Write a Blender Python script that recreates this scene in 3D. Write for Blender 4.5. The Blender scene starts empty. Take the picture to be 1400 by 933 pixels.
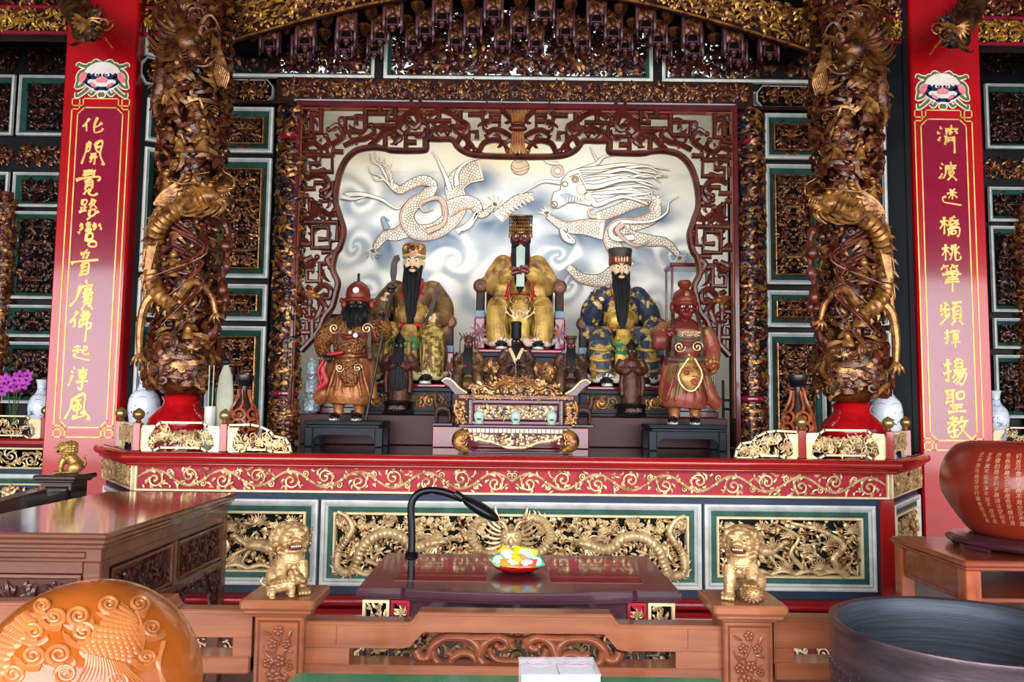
import bpy, bmesh, math, random
import numpy as np
from mathutils import Vector, Matrix, kdtree
from mathutils.geometry import tessellate_polygon

SC = bpy.context.scene
COL = SC.collection
PI = math.pi

# ------------------------------------------------------------------ camera
PITCH, ROLL, FOC = math.radians(4.68), math.radians(.67), 1100.0
CAM = np.array([0.0, -5.0, 1.5])
cd = bpy.data.cameras.new('camera')
cam = bpy.data.objects.new('camera', cd)
COL.objects.link(cam)
cd.sensor_width = 36.0
cd.lens = FOC / 1400 * 36
cd.clip_start = .05
RM = Matrix.Rotation(PI / 2 + PITCH, 3, 'X') @ Matrix.Rotation(ROLL, 3, 'Z')
cam.matrix_world = Matrix.Translation(Vector(CAM)) @ RM.to_4x4()
SC.camera = cam
RMN = np.array(RM)

# ------------------------------------------------------------------ world, daylight, exposure
wd = bpy.data.worlds.new('sky')
SC.world = wd
wd.use_nodes = True
wd.node_tree.nodes['Background'].inputs[0].default_value = (.86, .93, 1.0, 1)
wd.node_tree.nodes['Background'].inputs[1].default_value = 1.6


def area(name, loc, aim, sx, sy, power, col=(1, 1, 1)):
    l = bpy.data.lights.new(name, 'AREA')
    l.shape = 'RECTANGLE'
    l.size, l.size_y, l.energy, l.color = sx, sy, power, col
    o = bpy.data.objects.new(name, l)
    COL.objects.link(o)
    o.location = loc
    o.rotation_euler = (Vector(aim) - Vector(loc)).to_track_quat('-Z', 'Y').to_euler()
    return o


area('daylight_from_open_front', (0, -9.2, 3.5), (0, 0, 1.0), 20, 6.6, 3300, (.97, .98, 1.0))
area('niche_lamp_light', (0, 1.50, 3.93), (0, 2.6, 2.7), 3.0, .12, 26, (1, .97, .9))
SC.view_settings.view_transform = 'Standard'
SC.view_settings.look = 'None'
SC.view_settings.gamma = 1.0
SC.view_settings.use_curve_mapping = False
SC.view_settings.exposure = 0.1
SC.cycles.max_bounces = 6
SC.cycles.diffuse_bounces = 3
SC.cycles.glossy_bounces = 3
SC.cycles.transmission_bounces = 6
SC.cycles.transparent_max_bounces = 8
SC.cycles.caustics_reflective = False
SC.cycles.caustics_refractive = False


# ------------------------------------------------------------------ helpers
def P(x, y, Y):
    """point at real depth Y that the photograph shows at pixel x, y (used to take measurements)"""
    d = RMN @ np.array([(x - 700) / FOC, -(y - 466.5) / FOC, -1])
    return CAM + d * ((Y - CAM[1]) / d[1])


def PZ(x, y, z):
    d = RMN @ np.array([(x - 700) / FOC, -(y - 466.5) / FOC, -1])
    return CAM + d * ((z - CAM[2]) / d[2])


def lin(h):
    h = h.lstrip('#')
    v = [int(h[i:i + 2], 16) / 255 for i in (0, 2, 4)]
    return tuple(x / 12.92 if x <= .04045 else ((x + .055) / 1.055) ** 2.4 for x in v) + (1,)


MATS = {}


def mat(name, c1, rough=.5, metal=0., c2=None, ns=6., lo=.4, hi=.6, bump=0., bs=None, coat=0., stretch=None, spec=.28, alpha=None, vor=None):
    if name in MATS:
        return MATS[name]
    m = bpy.data.materials.new(name)
    m.use_nodes = True
    nt = m.node_tree
    b = nt.nodes['Principled BSDF']
    b.inputs['Roughness'].default_value = rough
    b.inputs['Metallic'].default_value = metal
    b.inputs['Coat Weight'].default_value = coat
    b.inputs['Coat Roughness'].default_value = .08
    b.inputs['Specular IOR Level'].default_value = spec
    tc = nt.nodes.new('ShaderNodeTexCoord')
    src = tc.outputs['Object']
    if stretch:
        mp = nt.nodes.new('ShaderNodeMapping')
        mp.inputs['Scale'].default_value = stretch
        nt.links.new(src, mp.inputs[0])
        src = mp.outputs[0]
    nz = nt.nodes.new('ShaderNodeTexNoise')
    nz.inputs['Scale'].default_value = ns
    nz.inputs['Detail'].default_value = 5
    nz.inputs['Roughness'].default_value = .6
    nt.links.new(src, nz.inputs['Vector'])
    rp = nt.nodes.new('ShaderNodeValToRGB')
    rp.color_ramp.elements[0].position = lo
    rp.color_ramp.elements[1].position = hi
    rp.color_ramp.elements[0].color = lin(c1)
    if c2 is None:
        v = lin(c1)
        c2v = tuple(min(1, x * .82) for x in v[:3]) + (1,)
    else:
        c2v = lin(c2)
    rp.color_ramp.elements[1].color = c2v
    fac = nz.outputs['Fac']
    if vor:
        vo = nt.nodes.new('ShaderNodeTexVoronoi')
        vo.inputs['Scale'].default_value = vor
        nt.links.new(src, vo.inputs['Vector'])
        fac = vo.outputs['Distance']
    nt.links.new(fac, rp.inputs[0])
    nt.links.new(rp.outputs[0], b.inputs['Base Color'])
    if bump:
        n2 = nt.nodes.new('ShaderNodeTexNoise')
        n2.inputs['Scale'].default_value = bs or ns * 4
        n2.inputs['Detail'].default_value = 3
        nt.links.new(src, n2.inputs['Vector'])
        bp = nt.nodes.new('ShaderNodeBump')
        bp.inputs['Strength'].default_value = bump
        bp.inputs['Distance'].default_value = .01
        nt.links.new(vo.outputs['Distance'] if vor else n2.outputs['Fac'], bp.inputs['Height'])
        nt.links.new(bp.outputs[0], b.inputs['Normal'])
    if alpha is not None:
        b.inputs['Alpha'].default_value = alpha
    m.diffuse_color = lin(c1)
    MATS[name] = m
    return m


def glassmat(name, col, alpha, rough=.05):
    """thin clear sheet: mostly transparent with a reflective face"""
    m = bpy.data.materials.new(name)
    m.use_nodes = True
    b = m.node_tree.nodes['Principled BSDF']
    b.inputs['Base Color'].default_value = lin(col)
    b.inputs['Roughness'].default_value = rough
    b.inputs['Alpha'].default_value = alpha
    MATS[name] = m
    return m


def attrmat(name, rough=.8):
    m = bpy.data.materials.new(name)
    m.use_nodes = True
    nt = m.node_tree
    b = nt.nodes['Principled BSDF']
    b.inputs['Roughness'].default_value = rough
    a = nt.nodes.new('ShaderNodeVertexColor')
    a.layer_name = 'paint'
    nt.links.new(a.outputs['Color'], b.inputs['Base Color'])
    MATS[name] = m
    return m


GOLD = mat('gilt', '#dfbf8c', .33, .35, '#7c4a22', 16, .44, .74, .25, 60, spec=.5)
GOLDP = mat('pale_gilt', '#ead9b0', .4, .15, '#d4b882', 12, .35, .75, .2, 60)
AGOLD = mat('aged_gilt', '#a8743a', .28, .4, '#4a2010', 16, .4, .66, .3, 60, spec=.5)
DGOLD = mat('dark_gilt', '#744420', .3, .35, '#2e120a', 13, .38, .62, .3, 60, spec=.5)
CARV = mat('carved_red_brown_wood', '#6a2c1c', .3, .1, '#30100a', 15, .35, .65, .3, 60, coat=.3)
CARVD = mat('carved_dark_wood', '#3c1510', .38, .05, '#1c0a08', 15, .35, .65, .3, 60, coat=.2)
LATT = mat('lattice_brown_wood', '#5e2618', .33, .05, '#34110c', 9, .35, .7, .2, 50, coat=.2)
RED = mat('red_lacquer', '#b40d16', .25, 0, '#980a14', 3, .3, .8, .02, 20, coat=.5)
REDD = mat('red_rail_lacquer', '#981a18', .2, 0, '#7e110e', 4, .3, .8, .03, 20, coat=.7)
MAROON = mat('maroon_lacquer', '#8c1330', .2, 0, '#76102a', 5, .3, .8, .03, 20, coat=.6)
REDP = mat('red_ground_paint', '#a4142c', .5, 0, '#8c1024', 9)
NAVY = mat('navy_paint', '#26324a', .5, 0, '#1e2a3a', 5)
BLACKW = mat('black_lacquer_wood', '#17171c', .3, 0, '#0e0d10', 5, coat=.3)
BLUEB = mat('blue_black_lacquer', '#141a26', .45, 0, '#0e121a', 5, spec=.2)
WHITEM = mat('white_moulding_paint', '#d8d8d2', .5, 0, '#c2c2bc', 8)
GREYM = mat('grey_moulding_paint', '#a3a6a8', .5, 0, '#8f9498', 8)
GREEN = mat('green_moulding_paint', '#2f5a50', .5, 0, '#24483f', 8)
DARKG = mat('dark_green_ground', '#0c1a16', .7, 0, '#081210', 8, spec=.15)
VOID = mat('dark_ground', '#0d0706', .8, 0, '#080404', 8, spec=.1)
ROSE = mat('rosewood', '#6a3a2a', .28, 0, '#4c2519', 3, .3, .75, .06, 30, coat=.45, stretch=(1, 7, 7))
ROSED = mat('dark_rosewood', '#4c2620', .34, 0, '#35170f', 3, .3, .75, .08, 30, coat=.3, stretch=(1, 7, 7))
TEAK = mat('fence_teak', '#965a3c', .28, 0, '#74402a', 2.5, .3, .75, .05, 30, coat=.4, stretch=(1, 8, 8))
TEAKD = mat('carved_teak', '#8a4c30', .34, 0, '#6a3622', 6, .3, .75, .1, 40, coat=.3)
PURP = mat('purple_rosewood', '#452430', .28, 0, '#331822', 4, .3, .75, .05, 30, coat=.45, stretch=(1, 6, 6))
DAIS = mat('dais_mahogany', '#42161e', .42, 0, '#361016', 4, .3, .8, .03, 20, spec=.25)


class MB:
    """collects vertices and faces with numpy, then links them as ONE mesh object"""

    def __init__(s, T=None, warp=None):
        s.V, s.F, s.n, s.T, s.warp = [], [], 0, T, warp

    def add(s, v, f, m=0):
        v = np.asarray(v, float).reshape(-1, 3)
        if s.warp is not None:
            v = s.warp(v)
        if s.T is not None:
            A = np.array(s.T)
            v = v @ A[:3, :3].T + A[:3, 3]
        f = np.asarray(f, np.int64)
        s.V.append(v)
        s.F.append((f + s.n, m))
        s.n += len(v)

    # ---- shapes
    def box(s, x0, x1, y0, y1, z0, z1, b=.004, m=0):
        x0, x1 = min(x0, x1), max(x0, x1)
        y0, y1 = min(y0, y1), max(y0, y1)
        z0, z1 = min(z0, z1), max(z0, z1)
        b = min(b, (x1 - x0) * .3, (y1 - y0) * .3, (z1 - z0) * .3)
        if b <= 0:
            v = [(x, y, z) for z in (z0, z1) for y in (y0, y1) for x in (x0, x1)]
            s.add(v, [(0, 2, 3, 1), (4, 5, 7, 6), (0, 1, 5, 4), (2, 6, 7, 3), (0, 4, 6, 2), (1, 3, 7, 5)], m)
            return
        def ring(z, i):
            return [(x0 + i + b, y0 + i, z), (x1 - i - b, y0 + i, z), (x1 - i, y0 + i + b, z), (x1 - i, y1 - i - b, z),
                    (x1 - i - b, y1 - i, z), (x0 + i + b, y1 - i, z), (x0 + i, y1 - i - b, z), (x0 + i, y0 + i + b, z)]
        v = ring(z0, b * .7) + ring(z0 + b, 0) + ring(z1 - b, 0) + ring(z1, b * .7)
        q = []
        for k in range(3):
            for i in range(8):
                j = (i + 1) % 8
                q.append((k * 8 + i, k * 8 + j, k * 8 + 8 + j, k * 8 + 8 + i))
        q += [(0, 7, 2, 1), (7, 6, 3, 2), (6, 5, 4, 3), (24, 25, 26, 31), (31, 26, 27, 30), (30, 27, 28, 29)]
        s.add(v, q, m)

    def tubes(s, paths, radii, sides=6, hint=None, flat=1., m=0, cap=True):
        p = np.asarray(paths, float)
        if p.ndim == 2:
            p = p[None]
        K, N = p.shape[:2]
        if K == 0:
            return
        r = np.broadcast_to(np.asarray(radii, float), (K, N)) if np.ndim(radii) < 2 else np.asarray(radii, float)
        t = np.gradient(p, axis=1)
        t /= np.linalg.norm(t, axis=2, keepdims=True) + 1e-9
        if hint is None:
            h = np.where(np.abs(t[:, :1, 2:3]) < .8, np.array([0, 0, 1.]), np.array([1., 0, 0]))
            h = np.broadcast_to(h, t.shape).copy()
            # parallel transport
            for i in range(N):
                if i:
                    h[:, i] = h[:, i - 1]
                h[:, i] -= t[:, i] * (h[:, i] * t[:, i]).sum(1, keepdims=True)
                h[:, i] /= np.linalg.norm(h[:, i], axis=1, keepdims=True) + 1e-9
        else:
            h = np.broadcast_to(np.asarray(hint, float), t.shape).copy()
            h -= t * (h * t).sum(2, keepdims=True)
            h /= np.linalg.norm(h, axis=2, keepdims=True) + 1e-9
        sd = np.cross(t, h)
        a = np.arange(sides) * 2 * PI / sides + PI / sides
        ring = (sd[:, :, None] * np.cos(a)[None, None, :, None] + h[:, :, None] * (np.sin(a) * flat)[None, None, :, None]) * r[:, :, None, None] + p[:, :, None]
        v = ring.reshape(K, N * sides, 3)
        i = np.arange(N - 1)[:, None] * sides
        j = np.arange(sides)[None]
        j2 = (j + 1) % sides
        q = np.stack([i + j, i + j2, i + sides + j2, i + sides + j], -1).reshape(-1, 4)
        off = (np.arange(K) * N * sides)[:, None, None]
        s.add(v, (q[None] + off).reshape(-1, 4), m)
        if cap:
            base = s.n - K * N * sides
            off1 = (base + np.arange(K) * N * sides)
            c0 = off1[:, None] + np.arange(sides)[None, ::-1]
            c1 = off1[:, None] + (N - 1) * sides + np.arange(sides)[None]
            s.F.append((np.concatenate([c0, c1]), m))

    def tube(s, path, r, sides=8, hint=None, flat=1., m=0):
        p = np.asarray(path, float)
        r = np.broadcast_to(np.asarray(r, float), (len(p),))
        s.tubes(p[None], r[None], sides, hint, flat, m)

    def lathe(s, prof, c=(0, 0, 0), seg=32, m=0, sx=1., sy=1., a0=0., cap=True):
        pr = np.asarray(prof, float)
        a = np.arange(seg) * 2 * PI / seg + a0
        v = np.stack([c[0] + pr[:, 0:1] * np.cos(a) * sx, c[1] + pr[:, 0:1] * np.sin(a) * sy, c[2] + np.broadcast_to(pr[:, 1:2], (len(pr), seg))], -1).reshape(-1, 3)
        i = np.arange(len(pr) - 1)[:, None] * seg
        j = np.arange(seg)[None]
        j2 = (j + 1) % seg
        q = np.stack([i + j, i + j2, i + seg + j2, i + seg + j], -1).reshape(-1, 4)
        s.add(v, q, m)
        if cap:
            b = s.n - len(v)
            s.F.append((np.array([b + np.arange(seg)[::-1], b + (len(pr) - 1) * seg + np.arange(seg)]), m))

    def ell(s, c, r, m=0, seg=12, rings=8, rot=None):
        r = (r, r, r) if np.ndim(r) == 0 else r
        th = np.linspace(.12, PI - .12, rings)
        a = np.arange(seg) * 2 * PI / seg
        v = np.stack([np.sin(th)[:, None] * np.cos(a), np.sin(th)[:, None] * np.sin(a), np.broadcast_to(-np.cos(th)[:, None], (rings, seg))], -1).reshape(-1, 3) * np.array(r)
        if rot is not None:
            v = v @ np.array(rot).T
        v = v + np.array(c)
        i = np.arange(rings - 1)[:, None] * seg
        j = np.arange(seg)[None]
        j2 = (j + 1) % seg
        q = np.stack([i + j, i + j2, i + seg + j2, i + seg + j], -1).reshape(-1, 4)
        s.add(v, q, m)
        b = s.n - len(v)
        s.F.append((np.array([b + np.arange(seg)[::-1], b + (rings - 1) * seg + np.arange(seg)]), m))

    def ells(s, cs, rs, m=0, seg=6, rings=4):
        cs = np.asarray(cs, float)
        if len(cs) == 0:
            return
        rs = np.asarray(rs, float)
        th = np.linspace(.3, PI - .3, rings)
        a = np.arange(seg) * 2 * PI / seg
        u = np.stack([np.sin(th)[:, None] * np.cos(a), np.sin(th)[:, None] * np.sin(a), np.broadcast_to(-np.cos(th)[:, None], (rings, seg))], -1).reshape(-1, 3)
        v = (u[None] * rs[:, None] + cs[:, None]).reshape(-1, 3)
        i = np.arange(rings - 1)[:, None] * seg
        j = np.arange(seg)[None]
        j2 = (j + 1) % seg
        q = np.stack([i + j, i + j2, i + seg + j2, i + seg + j], -1).reshape(-1, 4)
        off = (np.arange(len(cs)) * len(u))[:, None, None]
        s.add(v, (q[None] + off).reshape(-1, 4), m)
        b = s.n - len(v) + np.arange(len(cs)) * len(u)
        s.F.append((np.concatenate([b[:, None] + np.arange(seg)[None, ::-1], b[:, None] + (rings - 1) * seg + np.arange(seg)[None]]), m))

    def prism(s, poly, y0, y1, m=0, bev=0.):
        """polygon in x,z extruded along y (y0 is the front, smaller y)"""
        p = [(float(a), float(b)) for a, b in poly]
        ar = sum(p[i][0] * p[(i + 1) % len(p)][1] - p[(i + 1) % len(p)][0] * p[i][1] for i in range(len(p)))
        if ar < 0:
            p = p[::-1]
        n = len(p)
        tri = tessellate_polygon([[Vector((a, b, 0)) for a, b in p]])
        tri = np.array([t if ((p[t[1]][0] - p[t[0]][0]) * (p[t[2]][1] - p[t[0]][1]) - (p[t[1]][1] - p[t[0]][1]) * (p[t[2]][0] - p[t[0]][0])) > 0 else t[::-1] for t in tri])
        v = [(a, y0, b) for a, b in p] + [(a, y1, b) for a, b in p]
        b0 = s.n
        s.add(v, [((i + 1) % n, i, i + n, (i + 1) % n + n) for i in range(n)], m)
        s.F.append((tri + b0, m))
        s.F.append((tri[:, ::-1] + n + b0, m))

    def molding(s, x0, x1, z0, z1, prof, m=0):
        """mitred rectangular moulding in the x,z plane: prof = [(inset, y, material of the strip that follows)]"""
        v = []
        for ins, y, mm in prof:
            v += [(x0 + ins, y, z0 + ins), (x1 - ins, y, z0 + ins), (x1 - ins, y, z1 - ins), (x0 + ins, y, z1 - ins)]
        v = np.array(v)
        b0 = None
        for k in range(len(prof) - 1):
            q = [(k * 4 + i, k * 4 + (i + 1) % 4, k * 4 + 4 + (i + 1) % 4, k * 4 + 4 + i) for i in range(4)]
            if b0 is None:
                b0 = s.n
                s.add(v, q, prof[k][2])
            else:
                s.F.append((np.array(q) + b0, prof[k][2]))

    def build(s, name, mats, parent=None, smooth=True, angle=None):
        me = bpy.data.meshes.new(name)
        V = np.concatenate(s.V)
        me.vertices.add(len(V))
        me.vertices.foreach_set('co', V.astype(np.float32).ravel())
        loops = np.concatenate([f.ravel() for f, m in s.F])
        tot = np.concatenate([np.full(len(f), f.shape[1]) for f, m in s.F])
        mi = np.concatenate([np.full(len(f), m) for f, m in s.F])
        st = np.concatenate([[0], np.cumsum(tot)[:-1]])
        me.loops.add(len(loops))
        me.loops.foreach_set('vertex_index', loops.astype(np.int32))
        me.polygons.add(len(tot))
        me.polygons.foreach_set('loop_start', st.astype(np.int32))
        me.polygons.foreach_set('material_index', mi.astype(np.int32))
        me.polygons.foreach_set('use_smooth', np.full(len(tot), bool(smooth)))
        for m in (mats if isinstance(mats, (list, tuple)) else [mats]):
            me.materials.append(m)
        me.update(calc_edges=True)
        me.validate()
        if smooth:
            me.set_sharp_from_angle(angle=math.radians(angle or 42))
        return link(name, me, parent)


def link(name, me, parent=None):
    o = bpy.data.objects.new(name, me)
    COL.objects.link(o)
    if parent is not None:
        o.parent = parent
    return o


def thing(name, label, cat, loc=(0, 0, 0), rz=0., group=None):
    o = bpy.data.objects.new(name, None)
    o.empty_display_size = .05
    COL.objects.link(o)
    o.location = loc
    o.rotation_euler = (0, 0, rz)
    return tag(o, label, cat, group)


def tag(o, label=None, cat=None, group=None, kind=None):
    for k, v in (('label', label), ('category', cat), ('group', group), ('kind', kind)):
        if v:
            o[k] = v
    return o


def stuff(o):
    o['kind'] = 'stuff'
    return o


def struct(o):
    o['kind'] = 'structure'
    return o


def sculpt(name, fill, mats, parent=None, voxel=.008, it=3, dec=None):
    """fill(mb) adds overlapping closed volumes; they are fused into one continuous surface,
    each face keeps the material of the volume it came from"""
    mb = MB()
    fill(mb)
    tmp = mb.build(name + '_tmp', mats, None)
    src = tmp.data
    kd = kdtree.KDTree(len(src.polygons))
    mi = np.zeros(len(src.polygons), np.int32)
    src.polygons.foreach_get('material_index', mi)
    for i, p in enumerate(src.polygons):
        kd.insert(p.center, i)
    kd.balance()
    md = tmp.modifiers.new('r', 'REMESH')
    md.mode = 'VOXEL'
    md.voxel_size = voxel
    sm = tmp.modifiers.new('s', 'SMOOTH')
    sm.iterations = it
    sm.factor = .5
    if dec:
        d = tmp.modifiers.new('d', 'DECIMATE')
        d.ratio = dec
    dg = bpy.context.evaluated_depsgraph_get()
    me = bpy.data.meshes.new_from_object(tmp.evaluated_get(dg))
    bpy.data.objects.remove(tmp)
    me.name = name
    me.materials.clear()
    for m in mats:
        me.materials.append(m)
    out = np.zeros(len(me.polygons), np.int32)
    for i, p in enumerate(me.polygons):
        out[i] = mi[kd.find(p.center)[1]]
    me.polygons.foreach_set('material_index', out)
    me.polygons.foreach_set('use_smooth', np.ones(len(out), bool))
    me.update()
    return link(name, me, parent)


def frame(o, U, V):
    """4x4: local x -> U, local z -> V, local y -> into the surface (so -y comes out towards the viewer)"""
    U = Vector(U).normalized()
    V = Vector(V).normalized()
    N = V.cross(U)
    M = Matrix((U, N, V)).transposed().to_4x4()
    M.translation = Vector(o)
    return M


def spl(pts, n=24):
    """Catmull-Rom through pts, resampled to n points"""
    p = np.asarray(pts, float)
    q = np.vstack([2 * p[0] - p[1], p, 2 * p[-1] - p[-2]])
    t = np.linspace(0, len(p) - 1 - 1e-6, n)
    i = t.astype(int)
    f = (t - i)[:, None]
    a, b, c, d = q[i], q[i + 1], q[i + 2], q[i + 3]
    return .5 * (2 * b + (c - a) * f + (2 * a - 5 * b + 4 * c - d) * f ** 2 + (3 * b - a - 3 * c + d) * f ** 3)


# ------------------------------------------------------------------ carved ornament in a local panel (x right, z up, -y out)
def leaves(mb, x, z, ang, L, curl, r, y=0., m=0, n=7, sides=5, flat=.8, lift=0.):
    """batch of tapering curved leaves; all arguments are arrays"""
    x, z, ang, L, curl, r = [np.atleast_1d(np.asarray(k, float)) for k in (x, z, ang, L, curl, r)]
    K = max(len(k) for k in (x, z, ang, L, curl, r))
    x, z, ang, L, curl, r = [np.broadcast_to(k, (K,)) for k in (x, z, ang, L, curl, r)]
    t = np.linspace(0, 1, n)
    a = ang[:, None] + curl[:, None] * t[None]
    st = L[:, None] / (n - 1)
    px = x[:, None] + np.cumsum(np.cos(a) * st, 1) - np.cos(a[:, :1]) * st
    pz = z[:, None] + np.cumsum(np.sin(a) * st, 1) - np.sin(a[:, :1]) * st
    yy = np.broadcast_to(np.asarray(y, float).reshape(-1, 1), (K, 1)) - lift * np.sin(t * PI)[None] * L[:, None]
    p = np.stack([px, np.broadcast_to(yy, px.shape), pz], -1)
    prof = np.sin(np.clip(t * .93 + .07, 0, 1) * PI) ** .8 * .9 + .1
    mb.tubes(p, r[:, None] * prof[None], sides, (0, -1, 0), flat, m)


def spirals(mb, x, z, ang, R, turns, hand, r, y=0., m=0, n=16, sides=5, flat=.8):
    x, z, ang, R, turns, hand, r = [np.atleast_1d(np.asarray(k, float)) for k in (x, z, ang, R, turns, hand, r)]
    K = max(len(k) for k in (x, z, ang, R, turns, hand, r))
    x, z, ang, R, turns, hand, r = [np.broadcast_to(k, (K,))[:, None] for k in (x, z, ang, R, turns, hand, r)]
    t = np.linspace(0, 1, n)[None]
    rr = R * (1 - .86 * t)
    a = ang + hand * turns * 2 * PI * t
    yy = np.broadcast_to(np.asarray(y, float).reshape(-1, 1), (K, 1))
    p = np.stack([x + rr * np.cos(a), np.broadcast_to(yy, rr.shape), z + rr * np.sin(a)], -1)
    mb.tubes(p, r * (.55 + .45 * t), sides, (0, -1, 0), flat, m)
    mb.ells(np.stack([x[:, 0] + rr[:, -1] * np.cos(a[:, -1]), yy[:, 0] + 0 * x[:, 0], z[:, 0] + rr[:, -1] * np.sin(a[:, -1])], -1), np.broadcast_to(r * 1.2, (K, 3)), m)


def dense(mb, x0, x1, z0, z1, sc, seed, depth=.03, y=0., ms=(0,), w=None, cov=1., curls=.25, blobs=.2):
    """dense figured relief: flowing leaves, cloud curls and small rounded forms filling a rectangle"""
    rg = np.random.default_rng(seed)
    ar = (x1 - x0) * (z1 - z0)
    K = int(ar / (sc * sc) * 3.9 * cov)
    f = rg.uniform(.6, 1.7, 4) / sc * .35
    ph = rg.uniform(0, 6, 6)
    def flow(x, z):
        return 2.2 * np.sin(x * f[0] + ph[0] + 1.3 * np.sin(z * f[1] + ph[1])) + 1.8 * np.cos(z * f[2] + ph[2] + np.sin(x * f[3] + ph[3]))
    w = w or [1 / len(ms)] * len(ms)
    for k, mi in enumerate(ms):
        n = max(1, int(K * w[k]))
        x = rg.uniform(x0, x1, n)
        z = rg.uniform(z0, z1, n)
        a = flow(x, z) + rg.choice([0, PI, .9, -.9], n)
        L = rg.uniform(.55, 1.5, n) * sc
        # keep inside
        ex, ez = x + L * np.cos(a), z + L * np.sin(a)
        a = np.where((ex < x0) | (ex > x1), PI - a, a)
        a = np.where((ez < z0) | (ez > z1), -a, a)
        L = np.minimum(L, np.maximum(.3 * sc, np.minimum(np.minimum(x - x0, x1 - x), np.minimum(z - z0, z1 - z)) + .6 * sc))
        leaves(mb, x, z, a, L, rg.uniform(-2.2, 2.2, n), rg.uniform(.11, .24, n) * sc, y - rg.uniform(0, depth, n), mi, 5, 4, .85, .12)
        n2 = int(n * curls * .5)
        if n2:
            x = rg.uniform(x0 + sc * .3, x1 - sc * .3, n2)
            z = rg.uniform(z0 + sc * .3, z1 - sc * .3, n2)
            spirals(mb, x, z, rg.uniform(0, 6.3, n2), rg.uniform(.22, .42, n2) * sc, rg.uniform(1., 1.6, n2), rg.choice([-1, 1], n2), rg.uniform(.07, .1, n2) * sc, y - rg.uniform(.3, 1, n2) * depth, mi, 10, 4)
        n3 = int(n * blobs)
        if n3:
            c = np.stack([rg.uniform(x0 + .15 * sc, x1 - .15 * sc, n3), y - rg.uniform(0, depth, n3), rg.uniform(z0 + .15 * sc, z1 - .15 * sc, n3)], -1)
            mb.ells(c, np.stack([rg.uniform(.1, .25, n3) * sc, rg.uniform(.1, .18, n3) * sc, rg.uniform(.1, .25, n3) * sc], -1), mi, 6, 4)


def vine(mb, x0, x1, z0, z1, seed, m=0, y=0., k=None):
    """running scroll: waving stem with a spiral and leaves in every bend"""
    rg = np.random.default_rng(seed)
    h = z1 - z0
    k = k or max(2, round((x1 - x0) / (h * 1.15)))
    zc = (z0 + z1) / 2
    lam = (x1 - x0) / k
    t = np.linspace(0, k, k * 12)
    xs = x0 + t * lam
    mb.tube(np.stack([xs, np.full_like(xs, y), zc + .36 * h * np.sin(t * PI)], -1), .06 * h, 6, (0, -1, 0), .9, m)
    i = np.arange(k)
    sg = np.where(i % 2 == 0, 1, -1)
    cx = x0 + (i + .5) * lam
    cz = zc - sg * .1 * h
    spirals(mb, cx, cz, PI / 2 * sg + .3 * sg, .43 * h, 1.5, -sg, .062 * h, y - .004, m, 22)
    spirals(mb, cx + lam * .42, zc + sg * .26 * h, -PI / 2 * sg, .17 * h, 1.2, sg, .045 * h, y - .003, m, 14)
    for j, (da, ln) in enumerate(((.3, .3), (1.6, .26), (2.9, .3), (4.2, .26), (5.5, .28))):
        a = da + rg.uniform(-.3, .3, k)
        leaves(mb, cx + .3 * h * np.cos(a), cz + .3 * h * np.sin(a), a + .5 * sg, ln * h, sg * rg.uniform(.8, 1.8, k), .07 * h, y - rg.uniform(0, .008, k), m, 7, 5, .8)
    n = k * 11
    x = rg.uniform(x0 + .1 * h, x1 - .1 * h, n)
    z = rg.choice([z0 + .1 * h, z1 - .1 * h], n) + rg.uniform(-.02, .02, n)
    leaves(mb, x, z, np.where(z > zc, -PI / 2, PI / 2) + rg.uniform(-1.2, 1.2, n), rg.uniform(.2, .36, n) * h, rg.uniform(-2.4, 2.4, n), .055 * h, y, m, 6, 5, .8)
    mb.ells(np.stack([cx + lam * .5, np.full(k, y - .008), zc + 0 * cx], -1)[:-1], np.full((k - 1, 3), .1 * h), m)


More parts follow.
